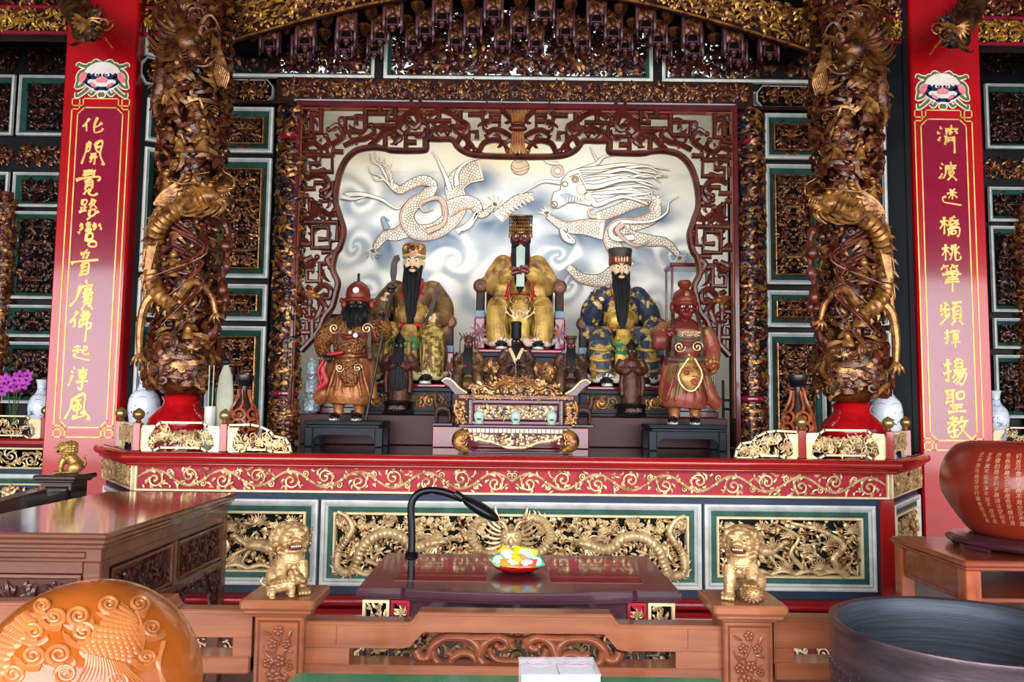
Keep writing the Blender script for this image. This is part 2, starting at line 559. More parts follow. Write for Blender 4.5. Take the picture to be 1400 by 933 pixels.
def dragon(mb, path, r, m=0, head=True, seed=1, hint=(0, -1, 0), flip=1, hs=1., ribs=True, taper=.35):
    """serpentine dragon body along path (head first) with ribbed scales, back fin, whiskers, mane and horns"""
    rg = np.random.default_rng(seed)
    n = max(30, int(np.linalg.norm(np.diff(path, axis=0), axis=1).sum() / (r * .32)))
    p = spl(path, n)
    t = np.linspace(0, 1, n)
    rr = r * (1 - (1 - taper) * t ** 1.6)
    rb = rr * (1 + (.10 * np.cos(np.arange(n) * PI) if ribs else 0))
    mb.tube(p, rb, 10, hint, 1, m)
    h = np.asarray(hint, float)
    tg = np.gradient(p, axis=0)
    tg /= np.linalg.norm(tg, axis=1, keepdims=True) + 1e-9
    up = np.cross(tg, h) * flip
    up /= np.linalg.norm(up, axis=1, keepdims=True) + 1e-9
    i = np.arange(3, n - 2, 3)
    f = np.stack([p[i] + up[i] * rr[i, None] * .7, p[i] + up[i] * rr[i, None] * 1.25 - tg[i] * 0, p[i] + up[i] * rr[i, None] * 1.7 + tg[i] * r * .5], 1)
    mb.tubes(f, np.stack([rr[i] * .32, rr[i] * .25, rr[i] * .05], 1), 4, hint, .5, m)
    if head:
        d, u = -tg[0], up[0]
        s = r * 1.5 * hs
        o = p[0]
        def Q(a, b, c):
            return o + (d * a + u * b + h * c) * s
        R3 = np.stack([d, u, h], 1)
        mb.ell(Q(.5, .15, .25), (s * 1.0, s * .8, s * .75), m, 14, 10, R3)
        mb.ell(Q(1.5, .25, .3), (s * .75, s * .45, s * .55), m, 12, 8, R3)
        mb.ell(Q(1.35, -.5, .25), (s * .7, s * .22, s * .45), m, 12, 8, R3)
        mb.ell(Q(2.1, .5, .4), (s * .28, s * .28, s * .4), m, 10, 6, R3)
        for e in (.75, -.1):
            mb.ell(Q(.9, .75, e + .15), s * .26, m, 10, 7)
        for e in (1, -1):
            mb.tube(spl([Q(.3, .8, .2 * e), Q(-.4, 1.5, .4 * e), Q(-1.4, 1.7, .5 * e), Q(-2., 2.2, .5 * e)], 12), np.linspace(.2, .04, 12) * s, 6, None, 1, m)
            mb.tube(spl([Q(1.9, .2, .5 * e), Q(2.6, .1, .8), Q(2.9, .9, .9), Q(2.4, 1.7, .9), Q(2.8, 2.3, .9)], 14), np.linspace(.1, .03, 14) * s, 5, None, 1, m)
        k = 16
        a = np.linspace(1.2, 5.2, k)
        ps = []
        for j in range(k):
            ca, sa = math.cos(a[j]), math.sin(a[j])
            l = rg.uniform(1.3, 2.4)
            ps.append(spl([Q(.5 + .5 * ca, .1 + .6 * sa, .3), Q(.3 + l * .8 * math.cos(a[j] + .35), l * .7 * math.sin(a[j] + .35), .6), Q(l * 1.1 * math.cos(a[j] + .1), l * .9 * math.sin(a[j] + .1), .6), Q(l * 1.15 * math.cos(a[j] - .35), l * math.sin(a[j] - .35), .4)], 10))
        mb.tubes(np.array(ps), np.linspace(.22, .04, 10)[None] * s * np.ones((k, 1)), 5, None, 1, m)
        q = 5
        mb.tubes(np.array([[Q(1.1 + .22 * j, -.15, .55), Q(1.12 + .22 * j, -.42, .58)] for j in range(q)]), np.array([[.08 * s, .02 * s]] * q), 4, None, 1, m)


def claw(mb, pts, r, m=0, hint=(0, -1, 0), spread=.9, fing=4, L=3.2):
    """a leg along pts that ends in spread talons"""
    p = spl(pts, 12)
    mb.tube(p, np.linspace(r, r * .55, 12), 8, None, 1, m)
    d = p[-1] - p[-3]
    d /= np.linalg.norm(d)
    h = np.asarray(hint, float)
    sd = np.cross(d, h)
    sd /= np.linalg.norm(sd) + 1e-9
    fs = []
    for i in range(fing):
        a = (i / (fing - 1) - .5) * 2 * spread
        v = d * math.cos(a) + sd * math.sin(a)
        fs.append(spl([p[-1], p[-1] + v * r * L * .5 + h * r * .5, p[-1] + v * r * L + h * r * .1], 6))
    mb.tubes(np.array(fs), np.array([[.42, .4, .36, .3, .2, .05]] * fing) * r, 5, None, 1, m)

# ================================================================== THE SETTING
WALLM = mat('blue_black_wall_paint', '#14161c', .5, 0, '#0e1014', 5, spec=.2)
CEILM = mat('dark_red_ceiling_boards', '#2a0d0a', .6, 0, '#180706', 5)
FLOORM = mat('floor_tiles', '#7a5a50', .35, 0, '#6a4c44', 4)
YARD = mat('courtyard_paving', '#a8a49c', .8, 0, '#949088', 3)
PLAST = mat('white_plaster', '#e6e2d8', .8, 0, '#dcd6c8', 3)

mb = MB(); mb.box(-11, 11, -6.5, 4.2, -.1, 0, 0)
struct(mb.build('floor', FLOORM, smooth=False))
mb = MB(); mb.box(-20, 20, -24, -6.5, -.12, -.02, 0)
struct(mb.build('floor_courtyard', YARD, smooth=False))
mb = MB(); mb.box(-11, 11, -6.6, 1.42, 4.95, 5.05, 0)
struct(mb.build('ceiling', CEILM, smooth=False))
mb = MB(); mb.box(-11, 11, -6.7, -6.5, 3.75, 5.05, 0)
struct(mb.build('trim_eave', CEILM, smooth=False))
for sd, nm in ((-1, 'left'), (1, 'right')):
    mb = MB(); mb.box(6.2 * sd, 6.3 * sd, -1.2, 2.6, 0, 5, 0)
    struct(mb.build('wall_' + nm, WALLM, smooth=False))
    # niche cheeks beside the mural
    mb = MB(); mb.box(2.42 * sd, 2.5 * sd, 1.4, 2.66, 0, 4.1, 0)
    struct(mb.build('wall_niche_' + nm, PLAST, smooth=False))
mb = MB(); mb.box(-2.5, 2.5, 1.36, 2.7, 4.06, 4.12, 0)
struct(mb.build('ceiling_niche', PLAST, smooth=False))


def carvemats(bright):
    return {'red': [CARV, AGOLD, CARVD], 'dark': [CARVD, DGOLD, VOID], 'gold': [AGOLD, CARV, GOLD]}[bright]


def wall_panel(parent, T, x0, x1, z0, z1, seed, bright='red', wts=(.45, .4, .15), sc=.05, inner=True, back=True, wm=.075, mirror=True, cov=1.0):
    T = T @ Matrix.Translation((0, -.036, 0))
    mb = MB(T)
    k = wm / .075
    mb.molding(x0, x1, z0, z1, [(0, 0, 0), (.002, -.03, 0), (.016 * k, -.036, 0), (.022 * k, -.026, 1), (.034 * k, -.024, 2), (.04 * k, -.016, 2), (.068 * k, .012, 2), (.075 * k, .02, 2), (.0755 * k, .034, 2)])
    if inner:
        a = wm + .004
        mb.molding(x0 + a, x1 - a, z0 + a, z1 - a, [(-.004, .02, 3), (0, -.012, 3), (.008, -.016, 3), (.012, -.006, 3), (.013, .03, 3)])
    if back:
        mb.box(x0 + wm * .8, x1 - wm * .8, .03, .0355, z0 + wm * .8, z1 - wm * .8, 0, 4)
    pn = mb.build('carved_panel', [WHITEM, GREYM, GREEN, AGOLD, VOID], parent, smooth=False)
    a = wm + (.016 if inner else .0)
    cb = MB(T)
    xm = (x0 + x1) / 2
    if mirror and (z1 - z0) > .25:
        dense(cb, x0 + a, xm + .01, z0 + a, z1 - a, sc, seed, .025, .02, (0, 1, 2), wts, cov, .5, .15)
        cb.warp = lambda v: np.stack([2 * xm - v[:, 0], v[:, 1], v[:, 2]], -1)
        dense(cb, x0 + a, xm + .01, z0 + a, z1 - a, sc, seed, .025, .02, (0, 1, 2), wts, cov, .5, .15)
        cb.warp = None
        # vase-and-scroll motif in the middle
        for zz, hh in ((.3, -1), (.72, 1)):
            zc = z0 + (z1 - z0) * zz
            spirals(cb, [xm - .06, xm + .06], [zc, zc], [PI / 2, PI / 2], .055, 1.3, [hh, -hh], .009, -.008, 0, 18)
            cb.box(xm - .06, xm + .06, -.014, .01, zc - .075, zc - .06, .003, 1)
            cb.box(xm - .035, xm + .035, -.014, .01, zc - .06, zc - .045, .003, 0)
    else:
        dense(cb, x0 + a, x1 - a, z0 + a, z1 - a, sc, seed, .025, .02, (0, 1, 2), wts, cov, .4, .2)
    stuff(cb.build('panel_carving', carvemats(bright), pn))
    return pn


def zrow(px, Y, rows):
    return [(P(px, b, Y)[2], P(px, a, Y)[2]) for a, b in rows]


ROWS = [(150, 212), (219, 382), (390, 440), (447, 594)]
for sd, nm in ((-1, 'left'), (1, 'right')):
    mb = MB()
    xa, xb = (-2.46, -1.925) if sd < 0 else (1.975, 2.46)
    mb.box(xa, xb, 1.3, 1.4, 0, 4.95, 0)
    w = struct(mb.build('wall_back_' + nm, WALLM, smooth=False))
    zs = zrow(333, 1.3, ROWS)
    x0, x1 = (-2.375, -1.92) if sd < 0 else (1.99, 2.44)
    for i, (z0, z1) in enumerate(zs):
        wall_panel(w, frame((0, 1.3, 0), (1, 0, 0), (0, 0, 1)), x0, x1, z0, z1, 11 + i * 3 + sd, 'red', (.45, .42, .13), .05 if i == 1 else .045)
    # splayed return between the back wall and the red pillar
    A = Vector((-3.0, .93, 0)) if sd < 0 else Vector((2.42, 1.33, 0))
    B = Vector((-2.42, 1.33, 0)) if sd < 0 else Vector((3.06, .93, 0))
    U = B - A
    Ln = U.length
    T = frame(A, U, (0, 0, 1))
    mb = MB(T); mb.box(0, Ln, 0, .08, 0, 4.95, 0)
    mb.box(-.0 if sd < 0 else Ln - .1, .1 if sd < 0 else Ln, -.02, 0, 1.2, 4.95, .004)
    w2 = struct(mb.build('wall_splay_' + nm, WALLM, smooth=False))
    u0, u1 = (.19, .62) if sd < 0 else (.1, .53)
    zs = zrow(250, 1.12, [(142, 200), (208, 376), (384, 436), (443, 594)])
    for i, (z0, z1) in enumerate(zs):
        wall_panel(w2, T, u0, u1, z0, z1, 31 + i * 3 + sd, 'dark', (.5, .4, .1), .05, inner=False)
    # small panel of slanted white slats above, over a dark backing
    z0, z1 = P(220, 84, 1.12)[2], P(220, 40, 1.12)[2]
    mb = MB(T)
    mb.molding(u0 - .03, u1, z0, z1, [(0, 0, 0), (.002, -.03, 0), (.02, -.034, 0), (.03, -.02, 1), (.05, -.004, 1)])
    mb.box(u0 + .02, u1 - .05, -.006, 0, z0 + .05, z1 - .05, 0, 2)
    pn = mb.build('slat_panel', [WHITEM, GREEN, VOID], w2, smooth=False)
    SLATW = mat('white_slats', '#e8eaea', .5)
    for k in range(5):
        sb = MB(T)
        u = u0 + .05 + k * .045
        sb.prism([(u, z0 + .06), (u + .02, z0 + .06), (u + .06, z0 + .15), (u + .04, z0 + .15)], -.02, -.007)
        sb.build('slat', SLATW, pn, smooth=False)
    # plaque with cut corners
    zc = P(220, 104, 1.12)[2]
    mb = MB(T)
    c = .05
    def plq(a, y0, y1, m, mb=mb, zc=zc, u0=u0, u1=u1, c=c):
        mb.prism([(u0 - .06 + a, zc - .05 + a), (u0 - .06 + c, zc - .11 + a), (u1 - c, zc - .11 + a), (u1 - a, zc - .05), (u1 - a, zc + .05), (u1 - c, zc + .11 - a), (u0 - .06 + c, zc + .11 - a), (u0 - .06 + a, zc + .05 - a)], y0, y1, m)
    plq(0, -.03, 0, 0)
    plq(.018, -.034, -.02, 1)
    pq = mb.build('plaque', [GREYM, VOID], w2, smooth=False)
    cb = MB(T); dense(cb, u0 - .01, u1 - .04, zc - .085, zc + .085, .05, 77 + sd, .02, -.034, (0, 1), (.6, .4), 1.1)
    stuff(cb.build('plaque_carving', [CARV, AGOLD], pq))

# ---- dark walls of the side bays, beyond the red pillars
for sd, nm in ((-1, 'left'), (1, 'right')):
    mb = MB()
    xa, xb = (-6.3, -2.6) if sd < 0 else (2.6, 6.3)
    mb.box(xa, xb, 2.1, 2.2, 0, 4.95, 0)
    w = struct(mb.build('wall_bay_' + nm, WALLM, smooth=False))
    T = frame((0, 2.1, 0), (1, 0, 0), (0, 0, 1))
    if sd < 0:
        rows, px, xs = [(106, 188), (238, 285), (291, 410), (418, 462), (468, 552)], 40, ((20, 92), (-76, 14))[:2]
    else:
        rows, px, xs = [(118, 206), (258, 305), (311, 428), (436, 478), (486, 572)], 1370, ((1348, 1402),)
    for j, (xa, xb) in enumerate(xs):
        X0, X1 = P(xa, 300, 2.1)[0], P(xb, 300, 2.1)[0]
        X1 = max(X1, X0 + .5) if sd > 0 else X1
        for i, (z0, z1) in enumerate(zrow(px, 2.1, rows)):
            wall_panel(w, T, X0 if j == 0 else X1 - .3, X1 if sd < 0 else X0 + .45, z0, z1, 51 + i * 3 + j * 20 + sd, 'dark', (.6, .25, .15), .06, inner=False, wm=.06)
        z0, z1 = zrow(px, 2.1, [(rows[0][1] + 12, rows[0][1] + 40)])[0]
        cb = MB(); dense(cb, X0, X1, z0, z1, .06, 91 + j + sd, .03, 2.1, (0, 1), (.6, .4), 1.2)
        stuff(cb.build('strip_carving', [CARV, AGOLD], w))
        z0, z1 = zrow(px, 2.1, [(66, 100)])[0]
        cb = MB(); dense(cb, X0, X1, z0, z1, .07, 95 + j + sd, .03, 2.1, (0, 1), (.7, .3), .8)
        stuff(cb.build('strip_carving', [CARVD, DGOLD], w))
    # slender carved post with open white gaps beside it at the frame edge
    X = P(3 if sd < 0 else 1406, 300, 2.0)[0]
    cb = MB(warp=lambda v, X=X: np.stack([X + (.07 + (2.05 - v[:, 1])) * np.sin(v[:, 0] / .07), 2.05 - (.07 + (2.05 - v[:, 1])) * np.cos(v[:, 0] / .07), v[:, 2]], -1))
    dense(cb, -.2, .2, 1.6, 3.3, .06, 97 + sd, .03, 2.05, (0, 1), (.5, .5), 1.2)
    cb.warp = None
    cb.lathe([(.07, 1.2), (.07, 3.35)], (X, 2.05, 0), 14, 0)
    stuff(cb.build('carved_post', [CARV, AGOLD], w))

# ---- lintel over the niche and openwork transoms above it
mb = MB()
mb.box(-1.9, 1.9, 1.22, 1.36, 3.89, 4.1, .006, 0)
mb.box(-2.45, 2.47, 1.2, 1.24, 3.876, 3.9, .005, 0)
mb.box(-1.75, 1.75, 1.19, 1.25, 3.895, 3.912, .004, 2)
lt = struct(mb.build('trim_lintel', [CARVD, MAROON, GREYM], smooth=False))
cb = MB()
dense(cb, -1.86, 0.01, 3.93, 4.08, .055, 201, .025, 1.222, (0, 1, 2), (.45, .4, .15), 1.3)
cb.warp = lambda v: np.stack([-v[:, 0], v[:, 1], v[:, 2]], -1)
dense(cb, -1.86, 0.01, 3.93, 4.08, .055, 201, .025, 1.222, (0, 1, 2), (.45, .4, .15), 1.3)
stuff(cb.build('lintel_carving', [CARV, AGOLD, CARVD], lt))
for sd in (-1, 1):
    mb = MB()
    a, b, c = 1.93, 2.46, .05
    for k, (i, y) in enumerate(((0, 1.25), (.014, 1.24))):
        mb.prism([(sd * (a + i), 3.96), (sd * (a + c), 3.905 + i), (sd * (b), 3.905 + i), (sd * b, 4.09 - i), (sd * (a + c), 4.09 - i), (sd * (a + i), 4.03)], y, y + .05, k)
    pq = mb.build('plaque', [GREYM, VOID], lt, smooth=False)
    cb = MB(); dense(cb, sd * a + (.03 if sd > 0 else -.5), sd * a + (.5 if sd > 0 else -.03), 3.925, 4.07, .05, 205 + sd, .02, 1.24, (0, 1), (.4, .6), 1.2)
    stuff(cb.build('plaque_carving', [CARV, AGOLD], pq))
for q, nm in ((-1.83, 'left'), (1.85, 'right')):
    mb = MB(); mb.box(q - .12, q + .12, 1.375, 1.4, 1.2, 3.95, 0)
    struct(mb.build('trim_jamb_' + nm, WALLM, smooth=False))
TR = [(-2.42, -1.13), (-1.06, 1.11), (1.18, 2.45)]
for i, (x0, x1) in enumerate(TR):
    mb = MB()
    mb.molding(x0, x1, 4.12, 4.94, [(0, 1.3, 0), (.002, 1.27, 0), (.02, 1.265, 0), (.03, 1.275, 1), (.055, 1.31, 1), (.06, 1.38, 1)])
    t = struct(mb.build('trim_transom_%d' % (i + 1), [WHITEM, GREEN], smooth=False))
    cb = MB()
    for k in range(3):
        dense(cb, x0 + .05, x1 - .05, 4.17, 4.74, .1, 211 + i * 5 + k, .03, 1.38 - k * .03, (0, 1, 2), (.4, .12, .48), 1.15, .3, .4)
    stuff(cb.build('transom_carving', [CARV, AGOLD, CARVD], t))
mb = MB()
for x in (-2.47, -1.095, 1.145, 2.49):
    mb.box(x - .04, x + .04, 1.27, 1.4, 4.1, 4.95, 0)
mb.box(-2.5, 2.5, 1.3, 1.4, 4.08, 4.13, 0)
struct(mb.build('trim_transom_posts', WALLM, smooth=False))
# roof behind the bays so that daylight only enters over the transoms
for sd, nm in ((-1, 'left'), (1, 'right')):
    mb = MB(); mb.box(2.5 * sd, 6.3 * sd, 1.3, 2.3, 4.95, 5.05, 0)
    struct(mb.build('ceiling_bay_' + nm, CEILM, smooth=False))

# ---- red square pillars with gilt inscriptions
GLY = {
    '化': '30,6 14,30 2,44;16,32 18,50 20,66;66,2 54,34 52,62 60,70 86,64 92,52;88,26 70,40 54,46',
    '開': '26,10 20,44 4,96;26,10 38,12 34,40 22,46;26,26 34,26;56,14 72,4 84,10 78,60 94,96 84,92;56,14 62,40 76,50;64,28 78,26;38,58 60,54;36,72 66,68;46,58 44,80 36,88;56,54 56,98',
    '覺': '34,6 30,26;46,2 44,24;58,4 58,24;70,4 66,26;32,14 70,10;34,22 70,18;4,42 24,36 80,30 92,36 84,44;42,44 40,76;42,44 64,42 64,74;42,54 62,52;42,64 62,62;46,76 34,96;58,74 56,92 70,98 86,90',
    '路': '18,8 16,30 34,28 36,8 18,8;26,30 26,56;14,40 12,62;6,64 40,56;28,44 40,42;64,2 48,34;56,14 76,12 54,46;60,24 84,48;52,54 52,80 74,78 76,54 52,54;94,58 40,98',
    '鸞': '20,6 10,18 22,20 10,34;36,4 50,4;32,12 54,10;34,20 52,18;34,28 52,28 52,36 36,36 34,28;70,4 62,16 74,18 62,32;2,46 12,40;84,8 92,30;40,46 38,66 60,64 60,46 40,46;38,66 36,76 72,74;44,84 60,76 78,82 74,98 52,98 46,88',
    '音': '54,0 50,14;34,18 66,14;42,22 44,34;60,20 54,34;2,50 22,46 98,36;40,54 38,92;40,54 64,50 62,88;42,66 60,64;42,78 60,76;34,92 64,90',
    '廣': '52,2 56,14;34,24 78,18;36,24 26,62 8,86;50,34 76,32;56,26 56,42;68,24 68,42;48,46 80,42;52,52 50,76;52,52 74,50 74,76;62,48 62,76;52,64 72,62;52,76 72,76;54,82 44,96;68,80 80,98',
    '佛': '28,6 4,44;18,32 18,60;40,20 66,14 64,30 42,34 40,52 74,46 74,62 60,66;50,2 50,50 36,62;60,2 58,110',
    '起': '28,4 26,44;10,18 46,14;4,34 50,28;26,44 44,42;18,46 6,62;26,54 12,62 30,70 98,84;60,14 80,12 76,30 60,30;60,30 58,46 84,54 88,44',
    '淳': '22,6 28,12;12,22 20,28;20,34 10,66 4,80;58,2 62,12;42,18 82,14;50,24 50,36 74,34 74,24 50,24;46,46 76,42 60,54;60,54 62,90 54,98 44,88;36,66 88,60',
    '風': '26,26 20,60 2,98;26,26 66,4 76,20 74,60 96,98 84,96;40,32 62,26;34,46 34,64 58,60 58,42 34,46;48,32 46,80 30,90;62,70 74,84 30,96',
    '濟': '16,8 22,16;6,28 16,34;8,62 18,46;60,0 62,10;36,16 88,12;44,22 40,38;58,18 56,36;74,18 84,34;52,26 66,30;40,42 34,78;70,42 72,110;44,52 70,48;42,62 70,58',
    '渡': '18,6 26,14;8,28 18,34;8,78 22,54;60,2 62,12;36,20 88,16;40,20 36,58 24,78;46,32 84,28;54,24 54,42;72,22 70,42;54,42 70,40;46,52 78,48 44,86;54,58 88,86',
    '迷': '50,4 54,22;80,0 70,20;34,32 94,26;64,6 64,66;62,34 42,60;66,34 94,56;26,48 8,56 6,76 20,86 60,92 120,104',
    '橋': '4,28 40,22;24,4 22,84;22,30 2,60;26,34 38,46;76,0 50,12;44,24 92,18;64,12 44,42;72,22 94,40;56,36 56,48 80,46 80,34 56,36;44,58 42,94;44,58 92,54 90,92 80,88;56,68 56,82 76,80 76,66 56,68',
    '桃': '2,30 40,24;22,4 20,92;20,32 2,64;24,36 38,50;56,8 54,50 40,90;44,24 52,36;40,60 52,54;72,4 72,78 84,88 98,80 96,66;92,18 78,32;76,44 94,58',
    '筆': '22,2 6,24;18,12 38,8;28,14 32,24;60,0 46,22;58,10 82,6;68,12 74,22;26,34 76,28 74,52 30,56;8,46 94,40;24,68 82,62;18,80 86,74;52,24 52,120',
    '頻': '24,4 22,34;24,18 38,16;8,14 8,36;2,38 44,34;24,40 24,64;14,46 6,60;34,44 42,54;38,56 4,96;50,10 92,4;70,8 62,22;56,26 54,74;56,26 86,22 86,72;58,42 84,38;58,56 84,52;56,72 86,70;62,78 46,96;78,76 92,96',
    '揮': '6,24 36,18;22,4 22,80 10,74;2,58 36,46;44,12 42,24;44,14 92,8 86,22;50,32 88,28;56,40 54,66;56,40 82,38 82,64;56,52 80,50;54,64 82,62;42,78 96,72;68,20 68,110',
    '揚': '4,26 36,20;22,2 22,84 10,78;2,60 36,46;52,4 50,36;52,4 78,2 78,34;52,18 76,16;52,34 78,32;42,48 96,42;56,48 40,78;52,60 86,54 92,70 78,98 66,94;66,62 42,94;78,60 54,98',
    '聖': '4,12 48,6;14,12 12,56;38,8 38,60;14,26 36,24;14,40 36,38;4,60 40,50;58,14 56,40 82,38 84,12 58,14;24,70 78,64;32,82 74,78;14,98 90,94;52,66 52,96',
    '教': '12,18 46,12;30,2 30,34;2,38 52,28;50,8 4,64;24,46 46,42 32,56;32,56 34,90 24,96 16,86;4,74 52,64;70,4 50,40;58,28 94,24;84,26 68,66 42,98;60,42 78,74 104,100',
}


def glyph(mb, ch, x, z, size, y, r=.052, m=0, seed=0):
    """one brush-written character: x, z is its top left corner"""
    rg = np.random.default_rng(seed + 7)
    for s in GLY[ch].split(';'):
        p = np.array([[float(v) for v in q.split(',')] for q in s.split()])
        p = p + rg.uniform(-1.5, 1.5, p.shape)
        n = max(6, 5 * len(p))
        q = spl(p, n) if len(p) > 2 else p[0] + (p[1] - p[0]) * np.linspace(0, 1, n)[:, None] + np.outer(np.sin(np.linspace(0, PI, n)), (2, -2))
        t = np.linspace(0, 1, n)
        w = r * (1.25 - .55 * t + .25 * np.cos(t * 2 * PI)) * size * .9
        mb.tube(np.stack([x + q[:, 0] / 100 * size, np.full(n, y), z - q[:, 1] / 100 * size], -1), w, 6, (0, -1, 0), .22, m)


GPAINT = mat('gold_paint', '#e9c878', .42, .25, '#d8b060', 9)
INNER = mat('glare_tinted_crimson_inset', '#8e1434', .2, 0, '#7c102c', 4, .3, .8, .02, 20, coat=.6)  # crimson ground with the purple of glare on the lacquer painted into it
LFW, LFP, LFN, LFG = mat('white_paint', '#f0e4da', .5), mat('pink_paint', '#e0707c', .5, 0, '#e88a90'), mat('blue_paint', '#1c2450', .5), mat('olive_green_paint', '#5c7038', .5)


def lion_face(parent, xc, zc, w, y):
    s = w / 100.

    def E(cx, cz, rx, rz, n=20, rot=0.):
        a = np.linspace(0, 2 * PI, n, endpoint=False)
        c, d = math.cos(rot), math.sin(rot)
        ex, ez = rx * np.cos(a), rz * np.sin(a)
        return [(xc + s * (cx + c * i - d * j), zc + s * (cz + d * i + c * j)) for i, j in zip(ex, ez)]

    def sym(f, m, k, name, mats):
        mb = MB()
        for sg in (1, -1):
            q = f(sg)
            for poly in q:
                mb.prism(poly, y - .0012 * k, y, m)
        return mb.build(name, mats, parent, smooth=False)

    def mp(poly, sg):
        return [(xc + sg * (a - xc), b) for a, b in poly]
    # white-edged green curls around the face
    for rr, mm, k, nm in ((6.2, LFW, 1, 'curl_outline'), (3.4, LFG, 2, 'curl')):
        mb = MB()
        for sg in (1, -1):
            for pts in ([(30, 22), (40, 24), (46, 27), (48, 22)], [(8, 30), (14, 33), (20, 28)], [(28, 16), (40, 12), (46, 2), (45, -8)], [(34, -10), (40, -16), (48, -18), (46, -10)],
                        [(24, -18), (34, -28), (46, -36), (47, -28)], [(12, -24), (18, -32), (24, -28)], [(0, -26), (4, -34), (-4, -34)], [(0, 30), (0, 35)], [(34, -6), (44, -4), (49, -20)], [(18, 26), (26, 26), (33, 18)]):
                q = spl([(xc + sg * a * s, zc + b * s) for a, b in pts], 14) if len(pts) > 2 else np.array([(xc + sg * a * s, zc + b * s) for a, b in pts])
                t = np.linspace(0, 1, len(q))
                mb.tube(np.stack([q[:, 0], np.full(len(q), y - .0012 * k), q[:, 1]], -1), rr * s * (1.05 - .35 * t), 6, (0, -1, 0), .05)
        mb.build(nm, mm, parent)
    mb = MB(); mb.prism(E(0, 2, 36, 30), y - .0036, y); mb.build('face_ground', LFW, parent, smooth=False)
    sym(lambda sg: [mp(E(28, -3, 9, 8), sg), mp(E(16, 6, 15, 9), sg), mp(E(22, -14, 12, 3.4, rot=.5), sg)], 0, 4, 'blue_marking', LFN)
    sym(lambda sg: [mp(E(36, 1, 6, 11, rot=.5), sg), mp(E(16, -14, 7, 3, rot=.6), sg)], 0, 5, 'pink_ear', LFP)
    mb = MB(); mb.prism(E(0, -19, 10, 5) , y - .0056, y); mb.prism(E(9, -22, 5, 3), y - .0056, y); mb.prism(E(-9, -22, 5, 3), y - .0056, y); mb.build('mouth', LFN, parent, smooth=False)
    sym(lambda sg: [mp(E(21, -7, 6, 4, rot=-.3), sg)], 0, 5, 'cheek', LFW)
    mb = MB()
    mb.prism([(xc + s * a, zc + s * b) for a, b in ((-30, 8), (-26, 18), (-16, 24), (0, 28), (16, 24), (26, 18), (30, 8), (24, 10), (20, 6), (15, 10), (10, 6), (4, 9), (0, 6), (-4, 9), (-10, 6), (-15, 10), (-20, 6), (-24, 10))], y - .006, y)
    mb.prism(E(0, -13, 14, 4), y - .006, y)
    mb.build('brow', LFW, parent, smooth=False)
    sym(lambda sg: [mp(E(10, 6, 4.4, 3), sg)], 0, 6, 'eye_white', LFW)
    sym(lambda sg: [mp(E(9, 5.5, 2, 2), sg)], 0, 7, 'pupil', LFN)
    mb = MB(); mb.prism(E(0, -3, 8, 6), y - .008, y); mb.prism(E(6, -4, 5, 5), y - .0081, y); mb.prism(E(-6, -4, 5, 5), y - .0081, y); mb.build('nose', LFP, parent, smooth=False)


def strokeline(mb, pts, w, y):
    """painted line with square corners in the x,z plane"""
    for (a, b), (c, d) in zip(pts[:-1], pts[1:]):
        dx, dz = c - a, d - b
        l = math.hypot(dx, dz)
        if l < 1e-6:
            continue
        nx, nz = -dz / l * w / 2, dx / l * w / 2
        ex, ez = dx / l * w / 2, dz / l * w / 2
        mb.prism([(a + nx - ex, b + nz - ez), (a - nx - ex, b - nz - ez), (c - nx + ex, d - nz + ez), (c + nx + ex, d + nz + ez)], y - .0015, y)


def pillar(label, x0, x1, text, pz, lion_px, ztop_line, zbot, ys, xofs):
    r = thing('red_pillar', label, 'pillar', ((x0 + x1) / 2, .9, 0), 0, None)
    xc = (x0 + x1) / 2
    L = lambda v: v - np.array([xc, .9, 0])
    mb = MB(); mb.box(x0 - xc, x1 - xc, 0, .3, 0, 4.95, .012)
    mb.build('shaft', RED, r, angle=30)
    y = -.001
    zl = lion_px - .0
    w = .2
    lion_face(r, xofs, zl, .4, y)
    # glare-tinted inset ground and double gold border
    zt, zb, c = ztop_line, zbot, .05
    iw, ow = .17, .215
    ins = [(xofs - iw, zb + .07 + c), (xofs - iw + c, zb + .07), (xofs + iw - c, zb + .07), (xofs + iw, zb + .07 + c), (xofs + iw, zt - .07 - c), (xofs + iw - c, zt - .07), (xofs - iw + c, zt - .07), (xofs - iw, zt - .07 - c)]
    mb = MB(); mb.prism(ins, -.0008, .001); mb.build('inset', INNER, r, smooth=False)
    mb = MB()
    strokeline(mb, ins + ins[:1], .009, -.001)
    q = .055
    out = []
    for sx, sz in ((-1, -1), (1, -1), (1, 1), (-1, 1)):
        X, Zc = xofs + sx * ow, zb if sz < 0 else zt
        kx, kz = -sx * q, -sz * q
        seq = [(X, Zc + kz * 1.5), (X + kx, Zc + kz * 1.5) , (X + kx, Zc + kz * .0), (X, Zc), (X, Zc + kz), (X + kx * 1.5, Zc + kz), (X + kx * 1.5, Zc)]
        strokeline(mb, seq, .009, -.001)
    strokeline(mb, [(xofs - ow, zb + q * 1.5), (xofs - ow, zt - q * 1.5)], .009, -.001)
    strokeline(mb, [(xofs + ow, zb + q * 1.5), (xofs + ow, zt - q * 1.5)], .009, -.001)
    strokeline(mb, [(xofs - ow + q * 1.5, zb), (xofs + ow - q * 1.5, zb)], .009, -.001)
    strokeline(mb, [(xofs - ow + q * 1.5, zt), (xofs + ow - q * 1.5, zt)], .009, -.001)
    mb.build('border_line', GPAINT, r, smooth=False)
    for i, ch in enumerate(text):
        z, zz, dx, k = ys[i]
        gb = MB()
        s = (z - zz)
        glyph(gb, ch, dx - s / 2, z, s, -.002, .06, 0, i)
        gb.build('character', GPAINT, r)
    return r


